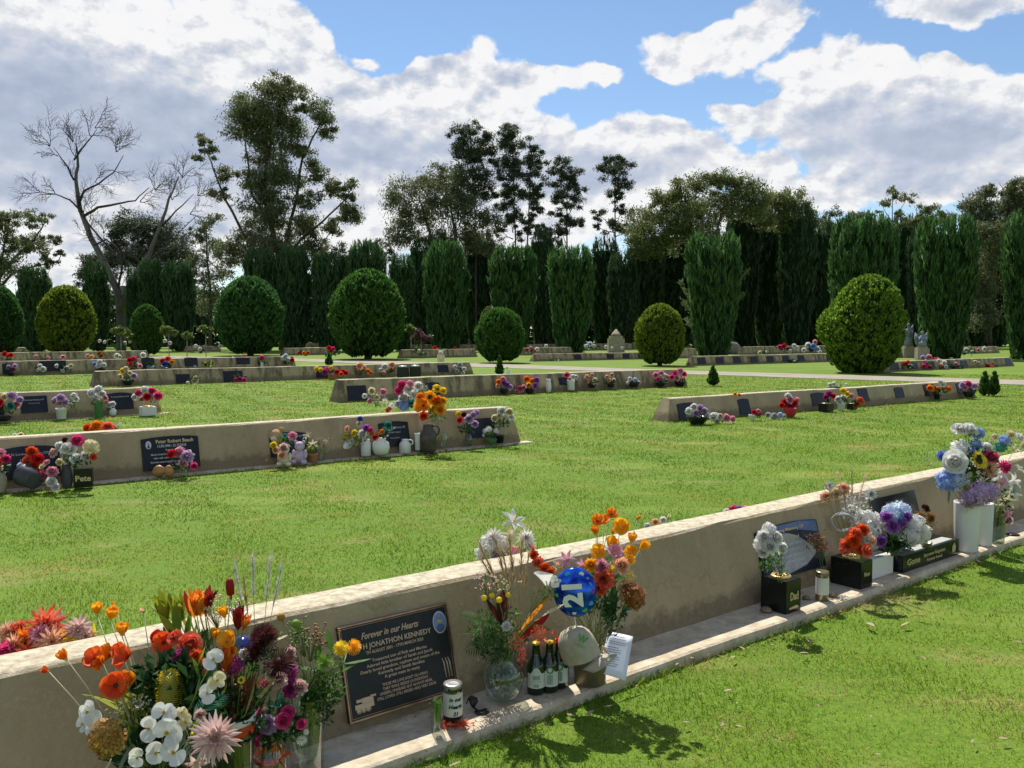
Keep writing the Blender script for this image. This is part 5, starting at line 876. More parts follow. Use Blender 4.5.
# foil 21 balloon
def foil():
    c = D(575, 592, 3.36); t = empty('foil_balloon', c); tag(t, 'shiny blue round foil balloon with big silver numerals, above the bottles', 'balloon', 'balloons')
    k = 3.36 / F; q = MB(); nrm = Vector((-.12, -1, .12)).normalized(); Mx = nrm.to_track_quat('Z', 'Y').to_matrix().to_4x4(); Sc = Matrix.Diagonal((22 * k, 25 * k, 25 * k, 1))
    prof = [(.001, .3), (.45, .28), (.75, .2), (.93, .08), (1.0, .0), (.93, -.08), (.6, -.22), (.001, -.28)]; vs_ = []; n = 36
    for (r, z) in prof:
        for j in range(n): th = 2 * math.pi * j / n; rr = r * (1 + (.035 * math.sin(th * 18) if r > .85 else 0)); vs_.append(Mx @ Sc @ Vector((rr * math.cos(th), rr * math.sin(th), z)))
    q.add(vs_, [[i * n + (j + 1) % n, i * n + j, (i + 1) * n + j, (i + 1) * n + (j + 1) % n] for i in range(len(prof) - 1) for j in range(n)], 0)
    m = mat('foil_blue', (.005, .015, .30), .16, (.02, .14, .75), 26, metal=.55, detail=1); q.build('balloon_skin', m, t)
    q = MB()
    for (a, r, s, mi) in ((.1, .8, .12, 0), (.5, .75, .09, 1), (1.2, .82, .1, 2), (2.0, .8, .12, 3), (2.6, .85, .1, 2), (3.3, .8, .08, 1), (3.9, .82, .09, 0), (4.7, .8, .08, 2), (5.3, .78, .12, 1), (5.8, .84, .1, 3), (.8, .84, .06, 3)):
        pts = [Mx @ Sc @ Vector((r * math.cos(a) + s * math.cos(u) * 1.3, r * math.sin(a) + s * math.sin(u), .18)) for u in np.linspace(0, 5.2, 6)]; q.add(pts, [list(range(6))], mi, False)
    q.build('balloon_pattern', [mat('foil_purple', (.18, .05, .35), .2, metal=.4), mat('foil_green', (.08, .38, .06), .2, metal=.3), mat('foil_silver', (.6, .62, .72), .2, metal=.4), mat('foil_cyan', (.05, .30, .80), .2, metal=.4)], t)
    text('21', 1.05, Mx @ Matrix.Scale(25 * k, 4) @ Matrix.Translation((-.05, 0, .34)) @ Matrix.Rotation(R(96), 4, 'Z'), mat('foil_number', (.62, .64, .66), .25, metal=.5), t, 'number', bold=.05)
    q = MB(); q.tube([(0, .01, -24 * k), (.01, .05, -50 * k), (.02, .1, -86 * k)], .0022); q.build('balloon_stick', M_PLW, t)
foil()
# bottles
M_BOT = mat('bottle_green', (.006, .018, .008), .08, spec=.7); M_LAB = mat('bottle_label', (.50, .55, .46), .6, (.62, .66, .58), 12); M_LABG = mat('label_green', (.06, .16, .06), .6); M_CAPY = mat('cap_gold', (.62, .48, .06), .4, metal=.3)
def bottle(px, py, hp, label, tex):
    b = G(px, py, S); k = b.y / F; h = hp * k; r = 9.3 * k; t = empty('beer_bottle', b); tag(t, label, 'bottle', 'dark beer bottles beside the cap')
    q = MB(); q.lathe([(r * .9, 0), (r, .006), (r, h * .52), (r * .9, h * .60), (r * .48, h * .74), (r * .38, h * .94), (r * .42, h * .95), (r * .42, h * .975)], 0, 24); q.build('glass', M_BOT, t)
    q = MB(); q.lathe([(r * .46, h * .965), (r * .48, h * .97), (r * .44, h), (.0005, h)], 0, 16); q.build('bottle_cap', M_CAPY, t)
    q = MB(); n = 14; vs_ = []
    for i in range(n + 1):
        a = -1.15 + 2.3 * i / n - 1.57; x, y = (r + .0007) * math.cos(a), (r + .0007) * math.sin(a); top = h * (.43 + .12 * math.sqrt(max(0, 1 - ((i - n / 2) / (n * .22)) ** 2)) if abs(i - n / 2) < n * .22 else .43); vs_ += [(x, y, h * .14), (x, y, top)]
    q.add(vs_, [[2 * i, 2 * i + 2, 2 * i + 3, 2 * i + 1] for i in range(n)], 0); lb = q.build('label', M_LAB, t)
    Rm = Matrix.Rotation(R(90), 4, 'X')
    for body, z, s in tex: text(body, s * r, Matrix.Translation((0, 0, h * z)) @ Rm, M_LABG, lb, bend=r + .0012, bold=.02)
bottle(536, 692, 52, 'front-left dark bottle with plain pale label, left of the oval-labelled one', [('~ ~ ~ ~', .6, .6)][:0] + [('||||||', .36, .5), ('- - - -', .28, .5), ('||||||', .2, .4)])
bottle(549.5, 690, 51, 'middle dark bottle with green-rimmed oval on its label', [('O', .47, 1.1), ('||||', .34, .6), ('||||', .25, .6)])
bottle(559, 686, 49, 'rearmost dark bottle, nearest the cap', [('O', .47, 1.1), ('||||', .34, .6), ('||||', .25, .6)])
for (x, y) in ((556, 645),):
    t = empty('red_ribbon', D(x, y, 3.42)); tag(t, 'red ribbon bow hanging on the bottle necks', 'ribbon'); k = 3.42 / F
    ribbon('', t, [[(-2 * k, 0, 14 * k), (0, -.01, 8 * k), (2 * k, -.012, 0), (5 * k, -.01, -9 * k), (7 * k, -.008, -18 * k)], [(0, -.01, 9 * k), (6 * k, -.02, 4 * k), (9 * k, -.015, -6 * k)], [(-7 * k, -.01, -4 * k), (-3 * k, -.02, 4 * k), (3 * k, -.02, 8 * k)]], .018, M_RED, 'ribbon_loops')
# blue tag beside bottles
t = empty('gift_tag', D(566, 668, 3.55)); tag(t, 'small pale blue card tucked between bottles and pot', 'card'); q = MB(); q.box((0, 0, 0), (.03, .003, .09), 0, .4); q.build('card', mat('card_blue', (.25, .40, .52), .5, (.35, .5, .6), 20), t)
# cap
def hat():
    c = D(577, 644, 3.34); t = empty('baseball_cap', c); tag(t, 'beige cap with green logo resting on the brown pot', 'cap')
    up = Vector((-.36, -.02, .93)).normalized(); fw = Vector((.80, -.60, .1)); fw = (fw - up * fw.dot(up)).normalized(); sd = up.cross(fw); Mx = Matrix.Identity(4)
    for i, ax in enumerate((fw, sd, up)):
        for j in range(3): Mx[j][i] = ax[j]
    q = MB(); n = 28; vs_ = []; Rr = .078
    rings = [(1, -.055), (1.0, -.025), (.96, .01), (.86, .034), (.66, .055), (.36, .067), (.03, .071)]
    for (r, z) in rings:
        for j in range(n): th = 2 * math.pi * j / n; crease = 1 + .012 * math.cos(th * 6); vs_.append(Mx @ Vector((r * Rr * math.cos(th) * 1.08 * crease, r * Rr * math.sin(th) * .9 * crease, z)))
    q.add(vs_, [[i * n + j, i * n + (j + 1) % n, (i + 1) * n + (j + 1) % n, (i + 1) * n + j] for i in range(len(rings) - 1) for j in range(n)], 0)
    m = mat('cap_beige', (.36, .32, .23), .85, (.44, .40, .30), 30); q.build('crown', m, t)
    q = MB(); vs_ = []; n2 = 14
    for i in range(n2 + 1):
        th = -1.15 + 2.3 * i / n2
        for f in (0, .35, .7, 1): x = Rr * (1.05 * math.cos(th) + f * 1.0 * math.cos(th) ** .5); y = Rr * .9 * math.sin(th) * (1 + .05 * f); vs_.append(Mx @ Vector((x, y, -.052 - .035 * (y / Rr) ** 2 - .012 * f)))
    q.add(vs_, [[i * 4 + j, i * 4 + j + 1, i * 4 + j + 5, i * 4 + j + 4] for i in range(n2) for j in range(3)], 0); o = q.build('brim', m, t); sm = o.modifiers.new('s', 'SOLIDIFY'); sm.thickness = .003
    q = MB(); q.lathe([(.009, 0), (.008, .005), (.002, .008)], 0, 10, Mx @ Matrix.Translation((0, 0, .069))); q.build('button', m, t)
    lg = mat('logo_green', (.08, .28, .05), .7)
    fn = (fw * .75 + up * .55 - sd * .55).normalized()
    c_ = Mx @ Vector((.062, -.046, .030)) ; fn = (Mx.to_3x3() @ Vector((.72, -.55, .55))).normalized(); xr = Vector((.85, -.1, -.45)); xr = (xr - fn * xr.dot(fn)).normalized(); yu = fn.cross(xr); T = Matrix.Identity(4)
    for i, ax in enumerate((xr, yu, fn)):
        for j in range(3): T[j][i] = ax[j]
    T = Matrix.Translation(c_ + fn * .010) @ T
    text('W', .036, T @ Matrix.Translation((0, .012, 0)), lg, t, 'logo', bold=.05); q = MB(); q.box((0, -.014, 0), (.05, .0022, .001)); q.box((0, -.020, 0), (.036, .0015, .001)); o = q.build('logo', lg, t); o.matrix_local = T
hat()
# letter
def paper():
    P = [D(608.5, 631.5, 3.58), D(633, 636.6, 3.62), D(625.3, 680.5, 3.47), D(597.3, 672, 3.43)]; c = sum(P, Vector()) / 4; t = empty('letter', c); tag(t, 'white printed letter sheet leaning on the brown pot beside the cap', 'letter')
    q = MB(); n = 6; vs_ = []
    for i in range(n + 1):
        for j in range(n + 1): a = P[0].lerp(P[1], j / n); b = P[3].lerp(P[2], j / n); vs_.append(a.lerp(b, i / n) - c + Vector((0, .004 * math.sin(j / n * 3) - .004 * (i / n), 0)))
    q.add(vs_, [[i * (n + 1) + j, i * (n + 1) + j + 1, (i + 1) * (n + 1) + j + 1, (i + 1) * (n + 1) + j] for i in range(n) for j in range(n)], 0); o = q.build('sheet', mat('paper', (.72, .74, .80), .7), t); m_ = o.modifiers.new('s', 'SOLIDIFY'); m_.thickness = .0006
    q = MB(); U = (P[1] - P[0]); Vv = (P[3] - P[0]); nr = U.cross(Vv).normalized(); nr = nr if nr.y < 0 else -nr
    for f, x0, x1 in [(.08, .3, .7), (.14, .2, .75), (.22, .12, .85), (.27, .12, .8)] + [(.36 + .055 * i, .12, .12 + (.55 if i % 3 else .42)) for i in range(9)]:
        x = x0
        while x < x1:
            x2 = min(x1, x + random.uniform(.05, .12)); a = P[0] + Vv * f + nr * .0045; pts = [a + U * x - c, a + U * x2 - c, a + U * x2 + Vv * .014 - c, a + U * x + Vv * .014 - c]; q.add(pts, [[0, 1, 2, 3]], 0, False); x = x2 + .018
    q.build('printed_lines', mat('ink', (.08, .08, .12), .7), t)
paper()
# tin candle with words, little bottle with sprigs, red tinsel, solar light
def tin(px, py, wp, hp, label, words):
    b = G(px, py, S); k = b.y / F; r = wp * k / 2; h = hp * k; t = empty('memorial_tin', b); tag(t, label, 'tin', 'memorial tins')
    q = MB(); q.lathe([(r * .95, 0), (r, .003), (r, h * .22), (r * 1.005, h * .225)], 0, 28); q.lathe([(r, h * .22), (r, h * .80)], 1, 28, Matrix(), False); q.lathe([(r, h * .80), (r, h * .98), (r * .96, h), (r * .5, h * .985), (.001, h * .985)], 2, 28); q.build('body', [M_DKP if words else M_BRZT, mat('tin_label', (.60, .60, .52), .5, (.68, .67, .6), 10), M_STL if words else M_BRZT], t)
    for body, z in words: text(body, r * .55, Matrix.Rotation(R(20), 4, 'Z') @ Matrix.Translation((0, 0, h * z)) @ Matrix.Rotation(R(90), 4, 'X'), mat('ink_black', (.01, .01, .012), .6), t, bend=r + .001, shear=.25, bold=.03)
M_BRZT = mat('tin_brass', (.30, .25, .16), .3, metal=.8); M_STL = mat('tin_steel', (.40, .40, .38), .3, metal=.8)
tin(453, 722, 20, 41, 'cream and black tin reading Forever in our Hearts, below the framed plaque', [('Forever', .88), ('in our', .66), ('Hearts', .48), ('21', .30)])
A('little clear bottle holding green sprigs beside the cream tin', 437, 731, ('jar', 12, 36, 'g'), [('frond', 'leaf', 434, 712, 12, -.02, -6), ('frond', 'leaf', 438, 708, 13, -.02, 4), ('frond', 'GR', 440, 716, 11, -.02, 8), ('spray', 'GR', 437, 704, 8, 0, 0)], [('leaf', 437, 712, 5, 14, 60, .6)], z=S, jar='bottle')
t = empty('tinsel', G(457, 727, S)); tag(t, 'small heap of red tinsel at the foot of the cream tin', 'tinsel'); P = rng.normal(size=(90, 3)) * np.array([.028, .012, .006]) + np.array([0, 0, .012]); V, Fq = cards(P, rng.normal(size=(90, 3)) * np.array([1, 1, .3]), .006, .03); link('strands', npmesh('strands', V, Fq), M_TIN, t)
t = empty('solar_light', G(474, 712, S)); tag(t, 'broken dark solar garden light lying on the ledge', 'garden light'); q = MB(); q.lathe([(.02, 0), (.024, .01), (.008, .03)], 0, 14, Matrix.Translation((-.015, .02, .03)) @ Matrix.Rotation(R(70), 4, 'Y')); q.build('head', M_DKP, t); q = MB(); q.tube([(-.01, .01, .02), (.03, -.03, .008), (.06, -.02, .006)], .004); q.tube([(-.03, .03, .02), (-.02, .0, .055), (.0, .0, .06)], .003); q.box((.03, -.01, .006), (.05, .025, .008), 0, .5); q.build('spike', M_DKP, t)
# ---- right group: boxes
def vbox(cx_, cy_, w, dp, h, label, word=None, m=M_BLK, ring=True, name='flower_box', lines=(), cat='box'):
    p = G(cx_, cy_, S); nv = FR.n; dv = FR.d; t = empty(name, p); t.rotation_euler = (0, 0, FRZ); tag(t, label, cat, 'granite boxes on the front ledge')
    q = MB(); q.box((w / 2, dp / 2, h / 2), (w, dp, h), 0, 0, .003); q.build('box', m, t)
    if ring:
        q = MB(); n = 20; Mx = Matrix.Translation((w / 2, dp / 2, h)); q.lathe([(w * .38, 0), (w * .40, .006), (w * .37, .012), (w * .30, .013)], 0, 24, Mx, False)
        for i in range(8):
            a = i * math.pi / 4; q.tube([Mx @ Vector((math.cos(a) * w * .34, math.sin(a) * w * .34, .012)), Mx @ Vector((math.cos(a + .5) * w * .08, math.sin(a + .5) * w * .08, .014))], w * .035, 0, 5)
        q.build('flower_grille', M_GOLD, t)
    for body, sz, x, z, wf in lines: text(body, sz, Matrix.Translation((x, -.0015, z)) @ Matrix.Rotation(R(90), 4, 'X'), M_LETG, t, width=wf, bold=.02)
    return t
t = vbox(785.7, 615, .135, .156, .172, 'black granite box reading Dad in gold under white carnations', lines=[('Dad', .06, .072, .085, .07)])
q = MB(); q.add([(.03, -.0015, .02), (.11, -.0015, .02), (.11, -.0015, .03), (.09, -.0015, .036), (.03, -.0015, .03)], [[0, 1, 2, 3, 4]], 0, False); q.build('emblem', M_LETG, t)
vbox(860.5, 590, .127, .19, .158, 'black granite box with small gold word under the red flowers', lines=[('Mum', .035, .064, .08, .06)])
vbox(871.6, 580, .25, .10, .118, 'white box squeezed between the black box and the long bench', m=M_CER, ring=False)
t = vbox(902.6, 573.5, .735, .20, .105, 'long dark granite bench with gold lettering below the hydrangeas', ring=False, name='granite_bench', cat='bench', lines=[('Gone', .055, .13, .055, .16), ('but never forgotten', .032, .40, .068, .28), ('forever loved', .028, .40, .034, .2)])
q = MB(); q.box((.42, .05, .108), (.5, .07, .007)); q.build('top_slab', mat('pale_slab', (.45, .45, .42), .4), t); q = MB(); q.add([(.64, -.0015, .03), (.68, -.0015, .03), (.69, -.0015, .06), (.67, -.0015, .09), (.64, -.0015, .07)], [[0, 1, 2, 3, 4]], 0, False); q.build('emblem', M_LETG, t)
A('white carnations rising from the black box reading Dad', 781, 583, None, [('pom', 'W', 769, 529, 7, 0), ('carn', 'W', 764, 537, 8, -.03), ('carn', 'W', 775, 538, 8, -.03), ('pom', 'W', 761, 545, 8, -.02), ('carn', 'W', 770, 547, 8, -.05), ('carn', 'W', 781, 548, 7, -.02), ('carn', 'W', 763, 552, 6, -.03)], [('leaf', 774, 560, 12, 10, 70, 1.1), ('grey', 782, 568, 8, 9, 30, 1.2), ('leaf', 765, 565, 8, 7, 30, 1.2)], z=.222, stems=True)
tin(822, 600, 13, 30, 'small brass tin with white band on the ledge, right of the box reading Dad', [])
for x, y, s, l in ((833, 597, .028, 'brown pebble right of the brass tin'), (806, 599, .024, 'dark pebble left of the brass tin'), (766, 612, .034, 'brown rock against the box reading Dad'), (881, 566, .02, 'little stone beside the white box')):
    q = MB(); q.lathe([(s * math.cos(a) * random.uniform(.85, 1.1), s * .45 * math.sin(a) + s * .4) for a in np.linspace(-1.4, 1.4, 6)], 0, 10); o = q.build('pebble', mat('pebble', (.14, .10, .07), .8, (.26, .19, .14), 20), None, G(x, y, S)); tag(o, l, 'stone', 'stones on the front ledge')
A('dried spray of dark red leaves in front of the photo plaque', 826, 583, None, [('spray', 'DR', 821, 548, 15, 0, -10), ('spray', 'MR', 814, 540, 12, .02, -20)], [('bronze', 817, 543, 10, 10, 60, .8)], z=.05, stems=True)
A('coral geraniums and rusty roses in the black box with the small gold word', 862, 563, None, [('carn', 'CO', 855, 535, 8, -.02), ('carn', 'RO', 862, 530, 7, 0), ('carn', 'CO', 848, 545, 8, -.02), ('carn', 'RO', 853, 541, 8, -.04), ('carn', 'CO', 845, 549, 6, 0), ('rose', 'CO', 865, 551, 8, -.08), ('rose', 'PE', 871, 541, 6, -.04), ('rose', 'RO', 860, 550, 6, -.06)], [('dark', 860, 547, 14, 10, 60, 1)], z=.21, stems=True)
A('crowd of white, pale blue and purple hydrangeas on the granite bench', 893, 556, None,
  [('pom', 'W', 868, 533, 13, 0), ('pom', 'W', 864, 520, 12, .06), ('pom', 'W', 876, 524, 12, .05), ('pom', 'W', 870, 543, 9, -.02), ('pom', 'LB', 892, 514, 11, 0), ('pom', 'LB', 901, 512, 11, .03), ('pom', 'B', 896, 519, 9, -.02), ('pom', 'W', 915, 525, 11, -.02), ('pom', 'W', 920, 533, 11, -.02), ('pom', 'W', 913, 536, 10, -.05), ('carn', 'PU', 886, 517, 6, -.05), ('carn', 'PU', 893, 527, 7, -.06), ('carn', 'PU', 901, 522, 6, -.05), ('carn', 'PU', 907, 517, 5, -.03), ('carn', 'PU', 881, 541, 6, -.06), ('daisy', 'LB', 845, 514, 5, 0), ('frond', 'teal', 902, 552, 11, -.1, 80), ('frond', 'teal', 908, 546, 9, -.1, 60), ('lily', 'silver', 851, 504, 8, .05), ('lily', 'silver', 867, 497, 6, .05)],
  [('dark', 892, 543, 26, 9, 150, 1.1), ('silver', 857, 508, 14, 13, 130, .9), ('grey', 852, 517, 10, 8, 50, .9)], z=.16, stems=True)
A('pale dried grasses and papery blooms standing above the silver leaves', 850, 552, None, [('plume', 'dry', 838, 505, 26, .03, -35), ('plume', 'PK', 845, 500, 28, .03, -20), ('plume', 'dry', 852, 500, 28, .03, -5), ('plume', 'PK', 858, 502, 26, .03, 10), ('carn', 'PE', 843, 489, 7, .04), ('carn', 'C', 836, 493, 6, .04), ('carn', 'PE', 826, 497, 6, .04), ('dahlia', 'silver', 871, 494, 6, .03), ('dahlia', 'silver', 830, 486, 5, .04)], [('dry', 838, 497, 16, 9, 120, .7)], z=.2, stems=True)
t = empty('wicker_ring', D(842, 522, 5.05)); tag(t, 'pale twisted wicker ring hanging below the silver leaves', 'wreath'); q = MB(); k = 5.05 / F
for j in range(4): q.tube([(10 * k * math.cos(a) * (1 + .08 * j), .01 * math.sin(a * 3 + j), 8 * k * math.sin(a) * (1 + .05 * j)) for a in np.linspace(0, 6.28, 22)], .003, 0, 5, False)
q.build('ring', mat('wicker_grey', (.40, .38, .36), .7, (.6, .58, .55), 12), t)
A('little bronze cup of dried dark roses at the end of the granite bench', 926, 547, ('bowl', 12, 5, 'b'), [('rose', 'MR', 925, 509, 5, 0), ('rose', 'BR', 919, 517, 5, 0), ('rose', 'BR', 930, 518, 5, 0), ('rose', 'G', 924, 525, 5, -.02), ('spray', 'G', 920, 522, 10, 0, -10), ('spray', 'G', 930, 522, 9, 0, 10)], [('bronze', 925, 524, 8, 14, 60, .7)], z=.16, stems=True)
A('tall white vase crowded with white, blue and lavender hydrangeas and a sunflower', 966, 550.5, ('cyl', 25, 50, 'c'),
  [('rose', 'W', 959, 430, 8, .04), ('rose', 'W', 969, 431, 9, .02), ('rose', 'W', 955, 462, 13, -.06), ('pom', 'W', 960, 449, 10, 0), ('pom', 'W', 953, 471, 9, 0), ('pom', 'B', 947, 481, 11, -.03), ('pom', 'LB', 958, 480, 11, -.03), ('pom', 'DB', 943, 456, 6, 0), ('pom', 'B', 979, 433, 6, .02), ('pom', 'B', 976, 444, 6, .02), ('pom', 'B', 973, 452, 6, .02), ('sun', 'Y', 978, 461, 10, -.08), ('carn', 'HP', 990, 458, 8, -.02), ('carn', 'HP', 1004, 467, 7, 0), ('pin', 'PE', 988, 470, 9, -.05), ('carn', 'W', 986, 448, 6, .02), ('pom', 'L', 978, 494, 13, -.1), ('pom', 'L', 970, 498, 10, -.09), ('pom', 'L', 988, 492, 10, -.08), ('carn', 'C', 966, 488, 6, -.08), ('bud', 'C', 970, 476, 5, -.08), ('frond', 'leaf', 972, 474, 10, -.06, 0), ('frond', 'leaf', 988, 481, 9, -.06, 60), ('frond', 'grey', 948, 495, 8, -.06, 190), ('spray', 'C', 966, 505, 9, -.1, 170)],
  [('grey', 932, 457, 12, 10, 50, .6), ('dark', 972, 470, 26, 26, 200, 1.1), ('leaf', 966, 440, 14, 10, 50, 1), ('teal', 976, 442, 7, 14, 50, .8)], z=S, stems=True)
A('square-shouldered white vase just right of the tall white hydrangea vase', 983.5, 545, ('cyl', 17, 43, 'w'), [('lily', 'W', 1000, 474, 8, 0), ('lily', 'W', 996, 482, 8, 0), ('lily', 'W', 1010, 482, 9, 0), ('carn', 'W', 1013, 488, 7, 0), ('lily', 'C', 1014, 450, 6, 0), ('orchid', 'P', 1001, 484, 6, -.03), ('daisy', 'W', 992, 495, 5, 0)], [('dark', 1000, 492, 14, 14, 90, 1)], z=S, stems=True)
A('dark glass jar with cream and pink lilies at the far right of the ledge', 996, 543, ('cyl', 17, 38, 's'), [('lily', 'C', 1006, 501, 8, -.03), ('lily', 'C', 1000, 506, 6, -.03), ('lily', 'P', 1006, 514, 6, -.03), ('rose', 'PK', 1008, 520, 5, 0), ('lily', 'W', 1018, 470, 6, 0), ('lily', 'W', 1012, 495, 7, 0)], [('dark', 1000, 510, 14, 14, 120, 1)], z=S, stems=True)
q = MB(); q.lathe([(.04, 0), (.045, .006), (.03, .012)], 0, 16); o = q.build('dish', M_DKP, None, G(1013, 535, S)); tag(o, 'small black dish on the ledge at the right edge', 'dish')
# behind the front wall
A('coral, orange and blush dahlias behind the front wall at the left edge', 45, 716, None, [('dahlia', 'CO', 47, 626, 19, 0), ('dahlia', 'P', 40, 634, 11, -.04), ('dahlia', 'O', 27, 640, 15, -.02), ('dahlia', 'CO', 30, 655, 15, -.05), ('dahlia', 'PE', 8, 632, 12, .03), ('carn', 'HP', 12, 654, 15, -.03), ('carn', 'HP', 3, 668, 12, -.05), ('dahlia', 'PE', 52, 642, 15, -.05), ('carn', 'OY', 60, 640, 12, -.02), ('dahlia', 'PK', 78, 630, 14, 0), ('dahlia', 'PK', 86, 638, 12, 0), ('carn', 'Y', 70, 646, 11, -.03), ('frond', 'Y', 93, 632, 10, 0, 0), ('frond', 'Y', 103, 640, 8, 0, 30), ('carn', 'RO', 45, 655, 12, -.06), ('carn', 'CO', 20, 630, 10, .04), ('dahlia', 'P', 55, 622, 10, .05), ('carn', 'P', 68, 655, 9, -.06), ('carn', 'CO', 36, 668, 10, -.08), ('dahlia', 'PE', 16, 645, 12, -.03), ('carn', 'PE', -10, 650, 15, 0)],
  [('leaf', 40, 655, 46, 18, 160, 1), ('yel', 80, 645, 26, 10, 60, 1)], z=.0, Y=3.15, stems=False)
A('little white and green posy behind the front wall right of the orange poppies', 652, 560, None, [('carn', 'W', 648, 526, 4, 0), ('carn', 'PE', 655, 522, 4, 0), ('carn', 'W', 663, 520, 4, 0), ('bud', 'C', 669, 517, 4, 0)], [('grey', 645, 526, 6, 4, 30, .6)], Y=4.75, z=0)
A('pink and purple posy peeping over the front wall left of the photo plaque', 738, 545, None, [('carn', 'HP', 733, 510, 5, 0), ('carn', 'PU', 739, 509, 4, 0), ('carn', 'W', 727, 512, 4, 0), ('carn', 'P', 745, 509, 4, 0)], [('leaf', 735, 514, 10, 4, 30, .6)], Y=5.4, z=0)
A('blue-green and cream flowers behind the front wall at the right edge', 1010, 490, None, [('pom', 'B', 1004, 440, 6, 0), ('rose', 'C', 1010, 435, 5, 0), ('rose', 'W', 1018, 438, 6, 0), ('pom', 'T', 1000, 447, 6, 0), ('rose', 'C', 995, 437, 4, 0), ('rose', 'C', 1022, 446, 5, 0)], [('teal', 1008, 446, 14, 8, 80, .8), ('grey', 990, 445, 10, 8, 50, .8)], Y=7.5, z=0)
# ================================================================== SECOND WALL
def g2(label, bx, by, ves, bl, lv=(), **k): return A(label, bx, by, ves, bl, lv, z=.02, **k)
g2('coral red roses in a tipped grey bucket at the left of the second wall', 30, 487, None, [('carn', 'RO', 32, 452, 6), ('carn', 'R', 38, 459, 6), ('carn', 'CO', 28, 461, 6), ('carn', 'RO', 34, 466, 6), ('carn', 'R', 32, 474, 5), ('carn', 'LB', 21, 466, 4)], [('leaf', 34, 468, 9, 9, 40)])
t = empty('bucket', G(27, 492, .02)); tag(t, 'grey bucket lying on its side before the coral roses', 'bucket'); k = t.location.y / F
q = MB(); Mx = Matrix.Translation((0, 0, 11 * k)) @ Matrix.Rotation(R(-70), 4, 'X') @ Matrix.Rotation(R(0), 4, 'Z') @ Matrix.Rotation(R(25), 4, 'Y'); Mx = Matrix.Translation((8 * k, 0, 11 * k)) @ Matrix.Rotation(R(-35), 4, 'Z') @ Matrix.Rotation(R(-78), 4, 'Y'); q.lathe([(8 * k, 0), (8.4 * k, 0), (11 * k, 20 * k), (11.6 * k, 21 * k), (10.6 * k, 21 * k), (8 * k, 2 * k)], 0, 24, Mx); q.build('shell', M_GREYP, t)
g2('pink and white roses low before the tipped bucket', 50, 490, ('pot', 10, 8, 't'), [('rose', 'P', 47, 463, 4), ('carn', 'HP', 42, 476, 6), ('carn', 'P', 52, 472, 6), ('rose', 'W', 52, 482, 6), ('rose', 'W', 56, 487, 5), ('rose', 'P', 39, 482, 5), ('rose', 'C', 43, 467, 4)], [('dark', 46, 478, 10, 8, 50)])
g2('pink flowers cut off by the left edge beside the tipped bucket', 2, 492, ('vase', 10, 20, 'o'), [('carn', 'P', 1, 453, 5), ('carn', 'HP', 6, 459, 5), ('carn', 'CO', -2, 462, 6), ('carn', 'W', 0, 467, 4)], [('dark', 3, 468, 8, 8, 40)])
g2('white roses with red and cream blooms in a grey urn on the second wall', 67, 488, ('vase', 11, 24, 'y'), [('rose', 'W', 67, 449, 7), ('rose', 'W', 76, 459, 6), ('rose', 'W', 86, 456, 6), ('carn', 'HP', 78, 441, 7), ('pom', 'C', 91, 447, 8), ('carn', 'CO', 93, 457, 4), ('carn', 'W', 60, 446, 5), ('carn', 'PK', 54, 453, 5), ('rose', 'W', 72, 450, 6), ('carn', 'C', 60, 462, 4), ('carn', 'MR', 65, 440, 3)], [('dark', 76, 460, 18, 8, 90)])
t = empty('flower_box', G(84, 486.5, .02)); t.rotation_euler = (0, 0, FRZ * .55); tag(t, 'dark box reading Pete in gold at the foot of the second wall', 'box', 'granite boxes'); k = t.location.y / F
q = MB(); q.box((0, 0, 9.5 * k), (17 * k, 13 * k, 19 * k), 0, 0, .003); q.build('box', M_BLK, t); text('Pete', 8 * k, Matrix.Translation((0, -6.5 * k - .0015, 9 * k)) @ Matrix.Rotation(R(90), 4, 'X'), M_LETG, t, bold=.03)
# heart stone
t = empty('wooden_heart', G(163, 477, .02)); tag(t, 'rounded brown wooden heart leaning under the plaque for one man', 'ornament'); k = t.location.y / F
q = MB()
for (x, r, h) in ((-4, 7, 12), (6, 5.5, 12)): q.lathe([(r * k * .3, 0), (r * k * .9, 3 * k), (r * k, 6 * k), (r * k * .7, h * k - 2 * k), (r * k * .2, h * k)], 0, 18, Matrix.Translation((x * k, 0, 0)) @ Matrix.Diagonal((1, .5, 1, 1)))
q.build('body', mat('varnished_wood', (.30, .14, .05), .35, (.50, .27, .11), 8, stretch=(1, 1, 4)), t)
g2('pink and crimson posy in a small pale glass before the plaque for one man', 183, 476, ('cyl', 10, 12, 'g'), [('carn', 'R', 172, 454, 5), ('carn', 'P', 180, 452, 6), ('carn', 'L', 187, 457, 7), ('carn', 'P', 184, 463, 5), ('carn', 'HP', 194, 466, 4), ('bud', 'C', 190, 452, 3)], [('dark', 180, 464, 10, 7, 60), ('grey', 182, 470, 5, 5, 30)])
g2('orange and red blooms behind the second wall above the large plaque', 100, 470, None, [('carn', 'RO', 88, 428, 5), ('carn', 'O', 97, 426, 6), ('carn', 'RO', 92, 430, 4), ('carn', 'CO', 108, 427, 6), ('carn', 'P', 113, 428, 4), ('daisy', 'W', 120, 424, 2)], [('leaf', 104, 430, 18, 4, 50)], Y=9.3)
g2('white bloom tip behind the second wall near the left edge', 18, 470, None, [('carn', 'W', 15, 436, 3), ('carn', 'C', 21, 435, 3)], [], Y=9)
